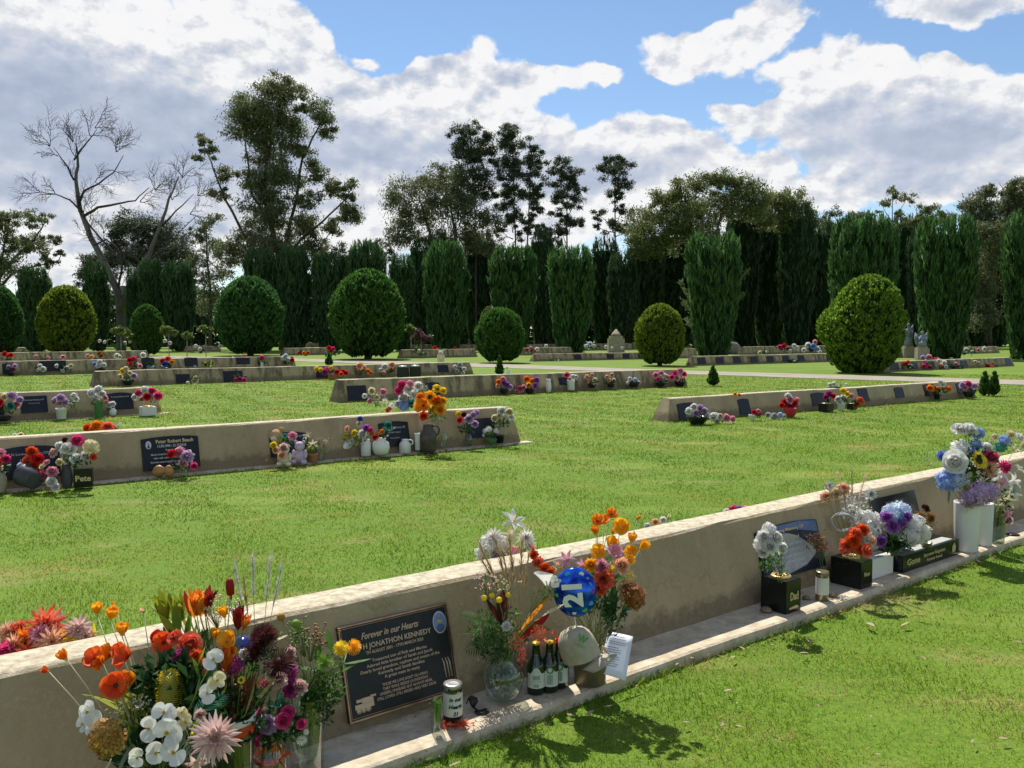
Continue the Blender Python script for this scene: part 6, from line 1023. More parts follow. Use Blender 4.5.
def plush(label, bx, by, hp, m1, m2, Y=None, z=.02, lean=0):
    b = G(bx, by, z) if Y is None else D(bx, by, Y); k = b.y / F; h = hp * k; t = empty('plush_toy', b); tag(t, label, 'soft toy', 'soft toys')
    def ell(c, r, m): q = MB(); q.lathe([(math.cos(a), math.sin(a)) for a in np.linspace(-1.5, 1.5, 8)], 0, 14, Matrix.Translation(Vector(c) * h) @ Matrix.Diagonal((r[0] * h, r[1] * h, r[2] * h, 1))); return q
    q = MB()
    for c, r in (((0, 0, .32), (.24, .2, .32)), ((-.2, -.18, .12), (.12, .2, .11)), ((.2, -.18, .12), (.12, .2, .11)), ((-.24, -.06, .42), (.09, .1, .2)), ((.24, -.06, .42), (.09, .1, .2))): s_ = ell(c, r, m1); q.add(s_.v, s_.f)
    q.build('body', m1, t)
    q = MB()
    for c, r in (((0, -.02, .76), (.22, .2, .2)), ((-.17, 0, .93), (.08, .05, .08)), ((.17, 0, .93), (.08, .05, .08))): s_ = ell(c, r, m1); q.add(s_.v, s_.f)
    hd = q.build('head', m1, t); s_ = ell((0, -.2, .71), (.09, .07, .07), m2); s_.build('muzzle', m2, hd); return t
M_PL1 = mat('plush_tan', (.38, .24, .11), .95, (.52, .36, .18), 20, bump=.4); M_PL2 = mat('plush_cream', (.62, .54, .40), .95, (.72, .64, .5), 20, bump=.4); M_PL3 = mat('plush_pink', (.55, .36, .36), .95, (.70, .52, .50), 20, bump=.4); M_PL4 = mat('plush_lilac', (.42, .34, .48), .95, (.58, .48, .62), 20, bump=.4)
plush('long tan plush toy leaning on the navy plaque of the second wall', 276, 463, 36, M_PL1, M_PL2); plush('cream plush toy with pink flowers in front of the tan one', 285, 466, 22, M_PL2, M_PL3); plush('lilac plush toy between the cream toy and the small plant pot', 300, 464, 24, M_PL4, M_PL3)
g2('yellow and pink blooms laid over the cream plush toy', 278, 464, None, [('carn', 'Y', 274, 445, 4, -.15), ('carn', 'PE', 276, 450, 4, -.15), ('carn', 'P', 292, 436, 5), ('carn', 'PK', 284, 448, 5, -.15), ('carn', 'PE', 282, 455, 4, -.15), ('rose', 'T', 285, 436, 3)], [('leaf', 284, 442, 10, 6, 40)])
g2('cream-flowered plant in a terracotta pot beside the plush toys', 313, 462, ('pot', 11, 9, 't'), [('lily', 'C', 308, 437, 5), ('lily', 'C', 313, 445, 5), ('lily', 'GR', 311, 452, 4)], [('yel', 311, 448, 8, 8, 50), ('leaf', 312, 446, 8, 8, 40)])
g2('empty clear glass right of the terracotta pot', 322, 460, ('cyl', 6, 13, 'g'), [('spray', 'PK', 318, 441, 5), ('spray', 'C', 325, 443, 5)], [])
def tipped():
    t = empty('trumpet_vase', G(337, 457, .02)); tag(t, 'white trumpet vase lying tipped on the second wall footing', 'vase'); k = t.location.y / F
    q = MB(); Mx = Matrix.Translation((0, 0, 6 * k)) @ Vector((.85, .3, .55)).to_track_quat('Z', 'Y').to_matrix().to_4x4(); q.lathe([(7 * k, 0), (7 * k, 1 * k), (6 * k, 12 * k), (3 * k, 20 * k), (2.6 * k, 19 * k), (5 * k, 6 * k), (2 * k, 3 * k)], 0, 22, Mx); q.build('shell', M_CER, t)
tipped()
g2('multicoloured wild posy in a pale jar right of the tipped trumpet vase', 366, 456, ('jar', 10, 17, 'w'), [('carn', 'DB', 360, 419, 3), ('carn', 'C', 359, 424, 3), ('rose', 'Y', 355, 433, 4), ('rose', 'PE', 348, 429, 4), ('carn', 'PU', 366, 428, 4), ('carn', 'W', 362, 434, 5), ('rose', 'C', 350, 438, 4), ('carn', 'HP', 370, 430, 3), ('rose', 'C', 356, 443, 3), ('rose', 'Y', 346, 436, 3)], [('leaf', 357, 438, 13, 11, 100, .8)])
g2('round white pot with red roses and teal leaves before the plaque left of the jug', 381, 455, ('round', 18, 17, 'c'), [('rose', 'R', 376, 437, 4), ('rose', 'CO', 372, 433, 3), ('rose', 'RO', 378, 440, 3), ('carn', 'T', 388, 425, 4), ('rose', 'O', 382, 432, 3)], [('teal', 388, 429, 7, 8, 50, .8), ('leaf', 380, 434, 11, 7, 50, .8)])
t = empty('white_jug', G(405, 453, .02)); tag(t, 'small plain white jug left of the tall brown jug', 'jug'); k = t.location.y / F; vessel(t, 'jug', 12 * k, 14 * k, M_CER, 'body')
g2('tall brown jug of orange lilies, sunflower and yellow blooms rising over the second wall', 428, 451, ('jug', 17, 27, 'j'), [('poppy', 'O', 424, 406, 9), ('sun', 'OY', 430, 397, 7), ('carn', 'O', 437, 402, 7), ('carn', 'OY', 440, 410, 6), ('carn', 'Y', 434, 409, 5), ('carn', 'Y', 437, 389, 5), ('carn', 'Y', 443, 391, 4), ('carn', 'O', 421, 397, 5), ('carn', 'RO', 424, 416, 5), ('carn', 'OY', 443, 401, 4)], [('leaf', 438, 413, 10, 10, 60), ('dark', 430, 408, 12, 9, 60)])
g2('pink, white and mint bouquet behind the second wall left of the orange lilies', 406, 432, ('cyl', 14, 10, 'k'), [('carn', 'HP', 402, 385, 5), ('carn', 'HP', 399, 391, 5), ('carn', 'W', 409, 389, 6), ('carn', 'W', 404, 398, 6), ('carn', 'P', 410, 384, 4), ('carn', 'W', 418, 386, 5), ('carn', 'W', 414, 395, 5), ('pom', 'B', 404, 406, 6), ('carn', 'W', 398, 404, 4), ('daisy', 'W', 392, 405, 3), ('carn', 'P', 390, 408, 3), ('carn', 'T', 412, 404, 4), ('carn', 'CO', 388, 410, 3)], [('teal', 408, 400, 14, 10, 90), ('grey', 420, 390, 8, 8, 50)], Y=11.6)
g2('cream and pink sprays behind the second wall, left of the mint bouquet', 378, 430, None, [('carn', 'C', 372, 391, 4), ('carn', 'C', 377, 397, 3), ('carn', 'P', 383, 392, 4), ('carn', 'W', 365, 396, 3), ('carn', 'P', 370, 401, 3), ('daisy', 'W', 385, 401, 3)], [('grey', 376, 399, 10, 8, 60)], Y=12.2)
g2('clear glass jar just right of the tall brown jug', 444, 447, ('jar', 7, 15, 'g'), [], [])
g2('small white cup left of the tall brown jug', 418, 450, ('cyl', 7, 17, 'w'), [], [])
g2('lilac carnations with red and yellow roses in a small jar near the wall end', 468.5, 446, ('jar', 7, 12, 's'), [('carn', 'L', 473, 415, 4), ('carn', 'L', 469, 419, 5), ('carn', 'L', 476, 413, 4), ('carn', 'L', 475, 424, 4), ('rose', 'Y', 459, 414, 3.5), ('rose', 'R', 460, 420, 3.5), ('rose', 'MR', 464, 415, 3)], [('dark', 467, 428, 9, 6, 50)])
g2('cream carnations in dark pots at the right end of the second wall', 500, 443, ('pot', 9, 8, 'k'), [('carn', 'C', 495, 418, 4), ('carn', 'W', 502, 411, 5), ('carn', 'C', 509, 412, 4.5), ('carn', 'W', 511, 417, 3.5), ('carn', 'C', 499, 416, 3)], [('dark', 502, 424, 10, 6, 60)])
g2('tiny white flowers in a green trough at the right end of the second wall', 491, 444, ('bowl', 12, 5, 'n'), [('daisy', 'W', 485, 431, 2.5), ('daisy', 'W', 489, 429, 3), ('daisy', 'W', 496, 431, 3), ('daisy', 'W', 484, 435, 2)], [('leaf', 491, 434, 7, 3, 50, .7)])
# ================================================================== THIRD ROWS and beyond (smaller things)
def g3(label, bx, by, ves, bl, lv=(), Y=None): return A(label, bx, by, ves, bl, lv, z=.01, Y=Y)
def bl(s): return [(a, b, float(c), float(d), float(e_)) for a, b, c, d, e_ in (x.split(',') for x in s.split(';'))]
T3 = [('red and cream flowers cut by the left edge on the short orange-brown wall', 4, 421, ('bowl', 14, 5, 'k'), 'carn,R,1,402,5;carn,C,5,397,4;carn,L,12,396,5;carn,T,11,406,4;carn,P,17,404,4;carn,L,20,400,4', 'dark,9,408,11,6,50'),
      ('lilac carnations in a white pot on the short orange-brown wall', 61.5, 419, ('pot', 11, 11, 'w'), 'carn,L,56,401,4.5;carn,L,61,398,4.5;carn,L,66,402,4;carn,PK,60,403,4;carn,W,74,396,3.5;carn,W,76,399,3', 'leaf,68,403,10,5,50'),
      ('white roses above a green vase on the short orange-brown wall', 99, 417.5, ('cyl', 8, 15, 'n'), 'carn,W,92,393,5;carn,W,99,390,5;carn,W,96,398,5;carn,P,105,398,3;carn,W,102,394,4', 'leaf,98,402,7,5,40'),
      ('white angel-like bunch low beside the green vase', 113, 416, ('round', 7, 8, 'c'), 'carn,W,109,405,3.5;carn,W,113,404,3;carn,P,107,402,2.5', ''),
      ('pink and white bouquet in a white cube at the end of the short orange-brown wall', 148, 415.5, ('box', 14, 9, 'w'), 'carn,HP,139,393,4;carn,W,145,390,4.5;carn,HP,152,391,4;carn,R,147,397,4;carn,HP,158,396,4.5;carn,W,135,397,3.5;carn,W,151,396,4;carn,P,142,399,3', 'leaf,147,399,10,4,40'),
      ('grey and lilac heather in a dark bowl at the left end of the right-hand wall', 697, 424, ('bowl', 22, 8, 'k'), 'carn,W,694,407,4;carn,L,700,408,4;carn,L,704,411,4;carn,W,689,411,4;carn,L,696,413,4;carn,W,707,415,3;carn,W,691,415,3', 'grey,697,413,14,6,90;dark,700,416,12,4,50'),
      ('white and pink mums lying right of the lilac heather bowl', 722, 423, None, 'carn,W,714,417,5;carn,W,717,420,4;carn,P,726,418,4.5;carn,P,732,419,3.5;carn,C,720,416,3', 'leaf,718,420,8,3,40'),
      ('tiny red blooms in a cream cup under the square plaque of the right-hand wall', 752, 420.5, ('pot', 7, 6, 'w'), 'carn,R,754,412,2.5;carn,P,758,411,2.5;carn,HP,756,414,2.5;carn,CO,760,413,2', 'dark,756,415,5,3,30'),
      ('silver wrapped bunch lying low beside the red bowl', 774, 419, None, 'carn,silver,768,415,3;carn,silver,774,416,3.5;carn,LB,780,415,3;carn,silver,784,416,2.5', 'silver,775,417,9,2.5,50'),
      ('round red bowl heaped with crimson and white mums in mid right-hand wall', 790, 417, ('bowl', 14, 9, 'r'), 'carn,R,785,402,4;carn,P,790,400,4;carn,W,788,396,3.5;carn,R,794,403,4;carn,W,785,406,3;carn,HP,791,406,4;carn,P,797,400,3;carn,R,782,405,3', 'dark,790,405,9,4,50'),
      ('crimson posy in a black box on the right-hand wall', 826, 411.5, ('box', 12, 8, 'k'), 'carn,M,829,394,3.5;carn,R,833,396,3;carn,M,826,397,3', 'dark,829,399,6,3,30'),
      ('yellow and white flowers in a white pot on the right-hand wall', 841, 410.5, ('pot', 8, 8, 'w'), 'carn,W,838,399,3.5;carn,W,843,398,3.5;carn,Y,843,391,3.5;carn,Y,847,394,3;carn,P,851,396,3;carn,W,840,402,2.5', 'leaf,844,399,7,4,40'),
      ('orange blooms leaning right in a dark box on the right-hand wall', 852, 409.5, ('box', 8, 6, 'k'), 'carn,CO,860,400,3.5;carn,RO,857,404,3;carn,O,862,402,2.5', 'dark,855,402,5,3,30'),
      ('orange and white bouquet under the long dark plaque of the right-hand wall', 937, 399.5, ('pot', 7, 6, 'k'), 'carn,O,930,388,3.5;carn,O,937,389,3;carn,W,942,384,3.5;carn,O,948,389,3.5;carn,CO,934,393,2.5;carn,W,940,382,2.5', 'dark,940,391,9,4,50'),
      ('lilac pink mums in a black pot at the right end of the right-hand wall', 969, 397, ('bowl', 12, 6, 'k'), 'carn,L,962,385,3.5;carn,HP,968,384,3.5;carn,L,974,386,3.5;carn,P,965,388,3;carn,L,971,389,3;carn,P,977,387,2.5', 'dark,969,390,9,3,40'),
      ('small orange bloom on the lawn behind the right-hand wall', 737, 402, None, 'carn,OY,735,394,2;carn,O,739,395,2', ''),
      ('white blooms poking up behind the right-hand wall', 838, 392, None, 'carn,W,830,385,2.5;carn,W,834,384,2.5;carn,W,846,385,2', 'grey,836,387,9,2,30')]
for lb, x, y, v, b_, l_ in T3: g3(lb, x, y, v, bl(b_) if b_ else [], [tuple([p.split(',')[0]] + [float(z_) for z_ in p.split(',')[1:5]] + [int(p.split(',')[5])]) for p in l_.split(';')] if l_ else [])
T4 = [('pink, orange and purple bunch on the mid-lawn wall, first of two', 504, 394, ('bowl', 9, 5, 'k'), 'carn,O,499,382,3.5;carn,P,503,379,3;carn,PU,507,385,3.5;carn,L,510,387,3;carn,PU,504,383,3;carn,PE,498,386,2.5'),
      ('orange and violet bunch on the mid-lawn wall, second of two', 530, 393.5, ('bowl', 10, 5, 'k'), 'carn,O,527,379,3.5;carn,O,532,381,3;carn,PU,536,380,3.5;carn,PU,535,386,3;carn,OY,529,385,3;carn,P,524,387,2.5'),
      ('small pink cluster between the two orange and violet bunches', 519, 394, ('bowl', 7, 3, 't'), 'carn,P,517,391,2.5;carn,HP,520,388,2.5;carn,PK,522,391,2'),
      ('thin white vase, empty, on the mid-lawn wall', 548.5, 392, ('vase', 6, 13, 'c'), ''),
      ('pink roses in two white tubes on the mid-lawn wall', 571, 390, ('cyl', 8, 10, 'w'), 'carn,HP,567,375,3;carn,W,573,377,3;carn,P,570,379,2.5;carn,W,576,377,2.5'),
      ('peach sprays at the left of the long planter on the mid-lawn wall', 592, 388, ('bowl', 8, 4, 'k'), 'carn,PE,587,377,3;carn,PK,592,375,2.5;carn,C,595,380,2.5;carn,PE,589,381,2'),
      ('peach sprays at the right of the long planter on the mid-lawn wall', 611, 387.5, ('bowl', 8, 4, 'k'), 'carn,PE,607,377,2.5;carn,PK,612,375,2.5;carn,C,614,380,2;carn,PE,609,380,2'),
      ('white flowers in a grey bowl on the mid-lawn wall', 634, 387, ('bowl', 12, 5, 'k'), 'carn,W,630,379,2.5;carn,LB,635,380,2.5;carn,W,638,383,2.5;carn,W,628,383,2'),
      ('pale pink rose cluster at the right end of the mid-lawn wall, left bowl', 661, 386.5, ('bowl', 11, 4, 'k'), 'carn,P,656,375,3.5;carn,P,661,373,3;carn,W,664,376,3;carn,HP,658,379,2.5;carn,P,667,377,3'),
      ('bright pink rose cluster at the right end of the mid-lawn wall, right bowl', 680, 386, ('bowl', 12, 5, 'k'), 'carn,HP,675,373,3;carn,P,680,371,3.5;carn,HP,684,374,3;carn,P,677,378,3;carn,P,683,379,2.5;carn,HP,672,377,2.5'),
      ('yellow, magenta and red row of bunches on the dark stained wall', 332, 379.5, ('pot', 9, 6, 't'), 'carn,Y,317,369,3;carn,Y,321,370,2.5;carn,M,325,372,3.5;carn,HP,328,370,3.5;carn,Y,331,368,2.5;carn,R,337,372,3;carn,R,343,372,3;carn,RO,341,374,2.5;carn,R,346,373,2.5'),
      ('pale orange bunch draped over the dark stained wall', 362, 377, None, 'carn,PE,360,366,4;carn,PE,364,368,3;carn,O,368,371,2.5;carn,PE,359,371,2.5;carn,CO,371,373,2'),
      ('white and peach bunch draped over the dark stained wall', 388, 376, None, 'carn,W,385,367,4;carn,PE,392,365,3.5;carn,O,391,369,2.5;carn,W,381,370,2.5;carn,PE,384,373,2'),
      ('white grey bunch at the right end of the dark stained wall', 459, 374.5, None, 'carn,W,455,367,2.5;carn,silver,460,365,3;carn,W,464,369,2.5;carn,silver,457,371,2.5;carn,W,463,373,2'),
      ('yellow and lilac bunch spilling over the left part of the dark stained wall', 128, 385, ('bowl', 12, 5, 'k'), 'carn,Y,123,371,3.5;carn,C,126,369,3;carn,C,121,376,3;carn,L,134,376,3.5;carn,C,130,373,2.5'),
      ('cream ball and white cup under the small plaque of the dark stained wall', 194, 384.5, None, 'carn,C,195,381,3.5;carn,C,196,378,2.5;carn,W,188,383,2'),
      ('magenta bunch under the wide plaque of the dark stained wall', 240, 383, None, 'carn,HP,236,380,2.5;carn,M,240,379,2.5;carn,HP,244,380,2.5'),
      ('purple posy on the long grey wall near the left edge', 11, 375.5, ('bowl', 7, 3, 'k'), 'carn,L,9,367,2.5;carn,M,13,369,3;carn,L,15,366,2.5'),
      ('white posy with drooping ribbon on the long grey wall', 41, 374.5, None, 'carn,W,40,366,2.5;carn,W,43,369,3;carn,W,38,370,2'),
      ('white posies before the wide plaque on the long grey wall', 65, 373.5, None, 'carn,W,57,366,2.5;carn,W,67,368,2.5;carn,C,71,366,2.5;carn,W,63,371,2'),
      ('blue and white posy on the long grey wall', 101, 372, ('bowl', 9, 3, 'k'), 'carn,B,95,364,2.5;carn,W,100,362,3;carn,W,104,365,2.5;carn,W,98,366,2.5;carn,BR,101,356,2.5'),
      ('red and cream posy on the long grey wall left of the blue one', 134, 371.5, ('bowl', 9, 3, 'k'), 'carn,R,130,360,3;carn,HP,134,359,3;carn,C,137,365,2.5;carn,P,140,366,2.5;carn,RO,131,364,2.5'),
      ('red and blue posy on the long grey wall', 167, 370.5, ('bowl', 9, 3, 'k'), 'carn,R,163,361,3;carn,RO,168,359,3;carn,DB,165,364,3;carn,O,172,362,2.5;carn,B,169,364,2.5'),
      ('little blue-grey bunch beside the navy plaque of the long grey wall', 150, 371, None, 'carn,LB,149,367,2.5;carn,W,152,368,2'),
      ('yellow-green stalks and white ribbon near the middle of the long grey wall', 207, 369.5, None, 'frond,yel,206,364,4;frond,yel,211,364,4;frond,yel,203,366,3;carn,W,195,367,2'),
      ('white and red posy above the long grey wall before the bluish round bush', 240, 366, None, 'carn,W,233,359,2.5;carn,W,238,361,2.5;carn,R,244,357,2.5;carn,CO,242,359,2;frond,leaf,238,363,3'),
      ('single crimson rose in a white tube near the right end of the long grey wall', 262, 368, ('cyl', 3, 6, 'w'), 'carn,HP,262,358,3'),
      ('white, blue and red bunch at the right end of the long grey wall', 288, 367.5, None, 'carn,W,284,358,3;carn,W,288,360,3;carn,R,292,360,2.5;carn,LB,286,356,2.5'),
      ('red blooms behind the long grey wall at the far left', 8, 366, None, 'carn,R,5,354,3;carn,R,11,355,2.5;carn,RO,8,356,2.5'),
      ('scattered pale pink blooms behind the long grey wall', 45, 366, None, 'carn,P,36,357,2.5;carn,P,48,358,2;carn,P,63,357,2.5'),
      ('orange, white and brown blooms behind the long grey wall', 95, 366, None, 'carn,PE,88,356,2.5;carn,PE,92,357,2.5;carn,BR,100,354,3;carn,W,117,356,3;carn,W,143,355,3;carn,C,120,357,2')]
for r in T4: g3(r[0], r[1], r[2], r[3], bl(r[4]) if r[4] else [], [('dark', r[1], r[2] - 6, 6, 3, 24)] if r[4] else [])
for lb, x0, y0, x1, y1 in (('long black planter on the mid-lawn wall under the peach sprays', 587, 390, 616, 388.5),):
    a, b = G(x0, y0), G(x1, y1); q = MB(); q.box((0, 0, .09), ((b - a).length, .22, .18), 0, 0, .02); o = q.build('planter', M_DKP, None, (a + b) / 2); o.rotation_euler = (0, 0, math.atan2((b - a).y, (b - a).x)); tag(o, lb, 'planter')
for lb, x, y in (('dark flower box with pale lid, left of a pair standing on the dark stained wall', 403, 379), ('dark flower box with pale lid, right of a pair standing on the dark stained wall', 415.5, 378.5)):
    t = empty('flower_box', G(x, y)); tag(t, lb, 'box', 'granite boxes'); k = t.location.y / F; q = MB(); q.box((0, 0, 6 * k), (11 * k, 8 * k, 12 * k), 0, 0, .01); q.build('box', M_BLK, t); q = MB(); q.lathe([(4 * k, 12 * k), (4 * k, 13 * k), (2 * k, 13.6 * k)], 0, 14); q.build('flower_grille', M_CER, t)
plush('seated tan teddy bear on top of the dark stained wall', 441, 362, 12, M_PL2, M_PL1, Y=33.2)
# potted baby conifers
def cone_tree(label, px, py, wp, hp, Y=None, m=M_CON, two=False):
    b = G(px, py) if Y is None else D(px, py, Y); k = b.y / F; t = empty('baby_conifer', b); tag(t, label, 'small tree', 'baby conifers')
    pc = lambda u: np.sqrt(np.clip(u * 5, 0, 1)) * (1 - u) ** .7 * 1.1
    for dx in ((-.28, .28) if two else (0,)):
        V, Fq, mi = surf_crown(pc, wp * k / 2 * (.6 if two else 1), hp * k * .95, 1500, wp * k * .08, wp * k * .22, .6, .05, 3 + int(px), inner=.85); link('crown', npmesh('crown', V, Fq, mi), [m, M_CORE], t, (dx * wp * k, 0, hp * k * .06))
    q = MB(); q.tube([(0, 0, -.02), (0, 0, hp * k * .3)], wp * k * .06); q.build('trunk', M_BARKD, t)
cone_tree('tiny pointed conifer alone on the lawn between the centre and right-hand walls', 713, 386, 12, 20); cone_tree('twin-tipped baby conifer on the lawn at the end of the right-hand wall', 989, 396, 17, 24, two=True); cone_tree('small dark potted conifer behind the mid-lawn wall', 499.5, 376, 9, 20); cone_tree('small conifer behind the dark stained wall before the largest left bush', 329, 366, 8, 13)
g3('two white jars beside the small potted conifer behind the mid-lawn wall', 508, 379, ('jar', 4, 9, 'w'), [('carn', 'W', 507, 368, 1.5)], [])
# far posies on the walls past the path
T5 = [('orange-red blooms at the foot of the short wall left of the largest bush', 304, 353, 'carn,RO,299,353,2;carn,O,304,353,2;carn,RO,308,353,2'), ('red rose bunch beside the largest left round bush', 331, 354, 'carn,R,329,348,2.5;carn,HP,333,349,2.5;carn,R,331,351,2'), ('red blooms on the stepped wall left of the middle round bush', 438, 350, 'carn,R,435,348,2.5;carn,RO,438,350,2;carn,DR,455,349,2.5'),
      ('white blooms on the stepped wall right of the largest left bush', 421, 352, 'carn,W,419,351,2;carn,GR,417,349,2.5;carn,C,423,354,1.5'), ('red and white posies left of the short stepped wall', 530, 351, 'carn,R,527,350,2;carn,P,531,348,2;carn,W,537,349,2;carn,W,546,346,2;carn,CO,535,351,1.5'), ('white blooms before the low wall left of the yellow-tipped round bush', 556, 361, 'carn,W,555,361,1.5;carn,W,559,361,1.5'),
      ('white memorial flowers left of the pale pyramid stone', 592, 347, 'carn,W,586,346,2;carn,LB,590,344,2.5;carn,W,594,346,2;carn,W,606,347,2;carn,W,612,348,1.5;carn,W,622,348,1.5'), ('crimson blooms on the crowded wall left of the bulging bush', 782, 348, 'carn,HP,780,347,2.5;carn,R,784,346,2.5;carn,M,788,349,2;carn,W,794,346,2.5;carn,W,790,351,2;carn,W,797,348,2.5'),
      ('white and blue flowers crowding against the bulging bush', 812, 348, 'carn,W,808,345,3;carn,B,813,346,3;carn,P,815,342,2.5;carn,LB,817,349,3;carn,W,804,350,2.5;carn,DB,811,350,2.5;carn,W,820,352,2'), ('cream blooms at the foot of the crowded wall', 763, 354, 'carn,C,760,353,2.5;carn,C,764,354,2;carn,W,766,352,1.5'),
      ('small white bloom on the grass before the long low wall', 794, 362, 'carn,W,794,362,1.8'), ('orange and pink bunch on the small wall right of the bulging bush', 908, 350, 'carn,O,903,349,2.5;carn,OY,908,350,2.5;carn,PE,912,348,2;carn,P,916,349,1.5'), ('red and white posy on the low wall just right of the bulging bush', 907, 367, 'carn,R,905,364,2.5;carn,W,910,366,2.5;carn,CO,908,362,2'),
      ('magenta bunch in front of the low wall right of the bulging bush', 927, 367, 'carn,HP,924,366,2.5;carn,HP,929,367,2.5;carn,M,926,364,2'), ('pink and white heap on top of the low wall right of the bulging bush', 928, 360, 'carn,L,923,358,3;carn,P,929,357,3;carn,HP,935,360,2.5;carn,W,926,361,2.5;carn,CO,938,359,2'), ('white and peach bunch at the middle of the low wall right of the bulging bush', 943, 366, 'carn,W,939,361,2.5;carn,W,944,363,3;carn,PE,941,365,2;carn,W,946,367,2'),
      ('pale pink posy right of the white and peach bunch on the low wall', 957, 367, 'carn,P,956,364,2;carn,L,958,366,2'), ('little red blooms at the right part of the low wall', 990, 366, 'carn,R,988,366,2;carn,CO,992,367,2;carn,C,975,362,2;carn,C,979,363,1.5'), ('row of white blooms before the distant wall at right', 970, 352, 'carn,W,960,351,2.5;carn,W,966,350,2.5;carn,W,972,352,2;carn,P,978,350,2;carn,W,984,349,2.5;carn,PK,990,352,2'),
      ('white rubble of flowers on the far wall below the bare tree', 120, 346, 'carn,W,100,341,2;carn,W,105,342,2;carn,W,125,343,2;carn,C,130,342,1.5;carn,W,170,343,2;carn,W,165,341,2'), ('pale flowers on the short wall left of the bluish bush', 200, 350, 'carn,W,196,346,2;carn,W,200,349,2;carn,W,220,346,2')]
for lb, x, y, b_ in T5: g3(lb, x, y, None, bl(b_), [('dark', x, y, 8, 3, 24)], Y=min(62, max(34, G(x, max(y + 6, 356)).y - 1)) if y < 360 else None)
# standard rose bushes and shrubs near the far left
def shrub(label, px, py, wp, hp, m=M_SHR, stem=True):
    Y = 58; b = D(px, 352, Y); b.z = 0; k = Y / F; t = empty('rose_shrub', b); tag(t, label, 'shrub', 'small shrubs by the far walls'); top = D(px, py, Y).z
    V, Fq = clump_cards([(px - wp * .2, py, wp * .35, hp * .45), (px + wp * .2, py + 1, wp * .35, hp * .4)], Y, 4, .1, .24, int(px), 0); link('crown', npmesh('crown', V - np.array(b), Fq), m, t); q = MB(); q.tube([(0, 0, 0), (.03, 0, top)], .03); q.build('trunk', M_BARK, t)
shrub('light green shrub hedge at the foot of the bare tree', 121, 332, 20, 10); shrub('light green shrub right of the smallest round bush', 169, 330, 18, 10); shrub('small standard rose right of the smallest round bush', 187, 335, 10, 8); shrub('pale standard rose left of the bluish round bush', 206, 330, 16, 8); shrub('purple-leaved shrub right of the largest left round bush', 421, 336, 16, 12, leafmat('shrub_purple', (.10, .05, .06), (.22, .12, .14), .3)); shrub('thin green shrub at the right foot of the largest left bush', 411, 330, 8, 16)
# stone markers
t = empty('memorial_stone', D(616, 349, 72)); t.location.z = 0; tag(t, 'pale stepped stone with a pyramid top before the dark cypresses', 'monument'); k = 72 / F
q = MB(); q.box((0, 0, .6), (16 * k, 10 * k, 1.2)); q.box((0, 0, 1.2 + 2 * k * .6), (13 * k, 9 * k, 3 * k)); q.build('base', M_SAND, t); q = MB(); q.lathe([(6.5 * k, 1.2 + 3 * k), (5 * k, 1.2 + 5 * k), (1.2 * k, 1.2 + 9 * k), (.01, 1.2 + 9.5 * k)], 0, 4, Matrix.Rotation(R(45), 4, 'Z')); q.build('cap_stone', M_SAND, t)
for lb, x, y, Y, w_, h_ in (('rounded grey boulder tomb right of the columnar conifer with stray sprays', 730, 350, 66, 22, 9),):
    t = empty('memorial_stone', D(x, y, Y)); t.location.z = 0; k = Y / F; tag(t, lb, 'monument'); q = MB(); q.lathe([(w_ * k * .5, 0), (w_ * k * .46, h_ * k * .5 + .3), (w_ * k * .3, h_ * k * .9 + .3), (.02, h_ * k + .3)], 0, 10, Matrix.Diagonal((1, .6, 1, 1))); q.build('boulder', mat('boulder_grey', (.14, .13, .12), .9, (.24, .22, .2), 3, bump=.4), t)
def angel(label, x, top, bot, Y):
    b = D(x, bot, Y); b.z = 0; k = Y / F; H = D(x, top, Y).z; t = empty('angel_statue', b); tag(t, label, 'statue', 'pale statues at right')
    q = MB(); q.box((0, 0, .35), (.7, .5, .7), 0, 0, .02); q.box((0, 0, .75), (.5, .4, .12)); q.build('plinth', M_SAND, t)
    m = mat('pale_marble', (.13, .145, .18), .8, (.28, .30, .35), 6); q = MB(); q.lathe([(.28, .8), (.22, 1.2), (.13, H * .62), (.2, H * .75), (.16, H * .82), (.06, H * .86), (.06, H * .88), (.11, H * .93), (.09, H * .98), (.01, H)], 0, 16); q.tube([(-.18, 0, H * .78), (-.24, -.1, H * .66), (-.05, -.2, H * .68)], [.06, .05, .04]); q.tube([(.18, 0, H * .78), (.24, -.1, H * .66), (.05, -.2, H * .68)], [.06, .05, .04]); q.build('figure', m, t)
    for s in (-1, 1): q = MB(); q.add([(s * .08, .1, H * .8), (s * .35, .18, H * .95), (s * .42, .2, H * .75), (s * .3, .18, H * .5), (s * .1, .12, H * .55)], [[0, 1, 2, 3, 4]]); o = q.build('wing', m, t); sm = o.modifiers.new('s', 'SOLIDIFY'); sm.thickness = .04
angel('taller pale statue between the bulging bush and the tall columnar conifer', 908, 323, 350, 56); angel('shorter pale bluish statue beside the taller one', 922, 331, 350, 52)
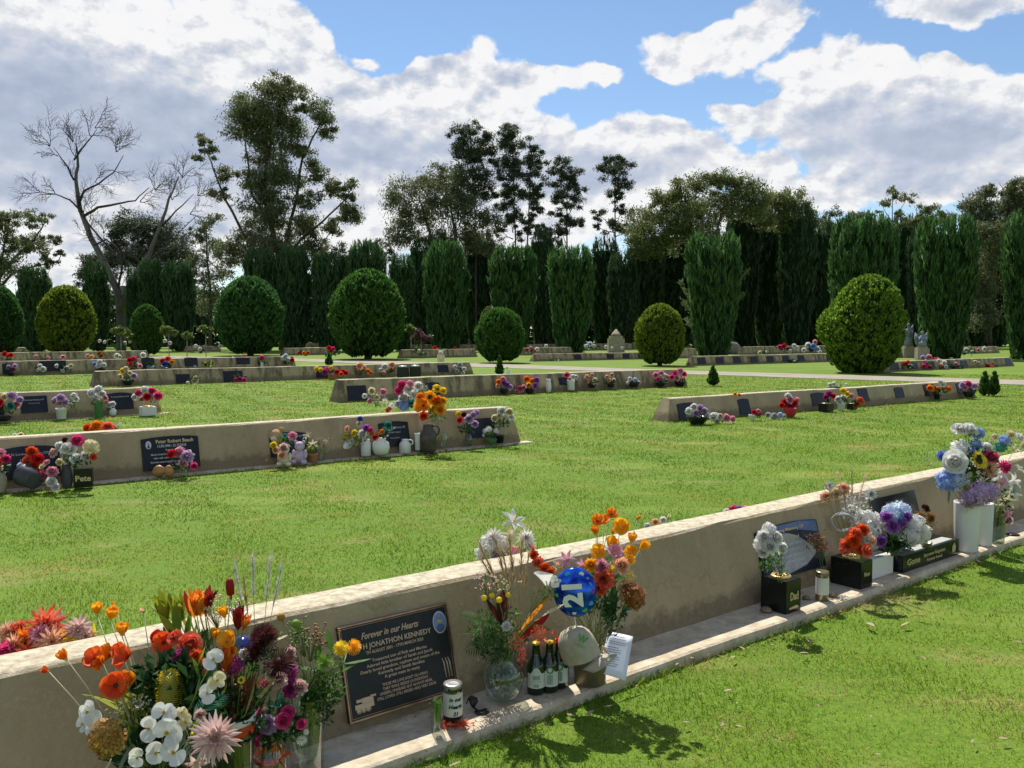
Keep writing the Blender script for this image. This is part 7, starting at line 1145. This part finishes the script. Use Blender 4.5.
# fallen leaves on the near lawn and ledge
LM = mat('dead_leaf', (.26, .17, .10), .8, (.52, .41, .29), 60, transl=.15)
LV = []
pts = [(733, 657, 9), (797, 636, 14), (809, 640, 10), (921, 616, 12), (905, 624, 12), (870, 625, 16), (893, 612, 9), (804, 653, 9), (728, 690, 9), (737, 703, 5), (686, 722, 9), (722, 724, 10), (739, 726, 7), (772, 727, 7), (695, 708, 6), (871, 716, 6), (1003, 738, 10), (972, 741, 8), (923, 658, 7), (943, 650, 5), (1019, 642, 6), (701, 694, 6), (781, 692, 5), (677, 664, 6), (690, 658, 8), (518, 740, 14), (571, 715, 9), (590, 713, 10), (608, 706, 8), (630, 600, 5), (664, 654, 7), (742, 648, 8), (668, 655, 6), (886, 604, 8), (950, 571, 7), (640, 697, 5), (980, 562, 6), (455, 764, 12), (878, 754, 6), (818, 705, 5), (1010, 700, 5), (960, 690, 4), (850, 670, 4), (100, 490, 5), (330, 486, 5), (170, 520, 4)]
for i, (x, y, s) in enumerate(pts):
    p = G(x, y, .03); k = p.y / F; q = MB(); n = 6; vs_ = []; cv = random.uniform(.1, .5)
    for a in range(n + 1):
        f = a / n; w_ = .22 * math.sin(math.pi * (f * .94 + .03)) ** .8
        for j in (-1, 0, 1): vs_.append((f - .5, j * w_, abs(j) * w_ * cv + .25 * cv * (f - .5) ** 2))
    q.add(vs_, [[a * 3 + j, a * 3 + j + 1, a * 3 + j + 4, a * 3 + j + 3] for a in range(n) for j in (0, 1)]); o = q.build('fallen_leaf', LM, None, p); o.scale = (s * k * 1.1, s * k * .75, s * k * 1.1); o.rotation_euler = (random.gauss(0, .25), random.gauss(0, .2), random.random() * 6.3); 

    LV.append((x, y, o))
ORD = 'first second third fourth fifth sixth seventh eighth ninth tenth eleventh twelfth thirteenth'.split(); REG = {}
for x, y, o in LV:
    reg = 'behind the front wall' if y < 530 or x < 400 else 'at the kerb left of the brown pot' if x < 615 else 'by the kerb right of the brown pot' if x < 700 else 'below the granite bench' if y < 632 and x > 850 else 'just below the box reading Dad' if x < 850 and y < 665 else 'in the bottom right corner' if x > 850 and y > 680 else 'on grass at far right' if x > 850 else 'on open grass at bottom centre right'
    REG.setdefault(reg, []).append((x, o))
for reg, l in REG.items():
    for i, (x, o) in enumerate(sorted(l, key=lambda q_: q_[0])): tag(o, 'dry curled leaf %s, %s from the left' % (reg, ORD[i]), 'leaf', 'fallen dry leaves')

# leaf litter, clippings and soil crumbs along the kerb and on the ledge
def litter():
    n = 1500; s_ = rng.random(n) * FR.L; kerb = rng.random(n) < .72; t_ = np.where(kerb, -.262 - np.abs(rng.normal(0, .035, n)), -rng.random(n) ** 1.6 * .22 * (rng.random(n)) - .012); z_ = np.where(kerb, .012 + rng.random(n) * .01, .054)
    cl_ = np.sin(s_ * 3.1) + np.sin(s_ * 7.7 + 1) + rng.normal(0, .6, n) > .2; s_, t_, z_, kerb = s_[cl_], t_[cl_], z_[cl_], kerb[cl_]; n = len(s_)
    a, d, nn2 = np.array(FR.a), np.array(FR.d), np.array(FR.n); P = a + s_[:, None] * d + t_[:, None] * nn2; P[:, 2] = z_
    A_ = rng.normal(size=(n, 3)) * np.array([1, 1, .18]); sz = np.where(kerb, .016, .009) * (.4 + rng.random(n) * 1.3); V, Fq = cards(P, A_, sz * .5, sz); return npmesh('leaf_litter', V, Fq)
tag(link('leaf_litter', litter(), mat('litter', (.09, .06, .035), .9, (.40, .28, .17), island=True)), 'brown leaf litter and clippings along the kerb of the front wall', 'leaf litter', kind='stuff')
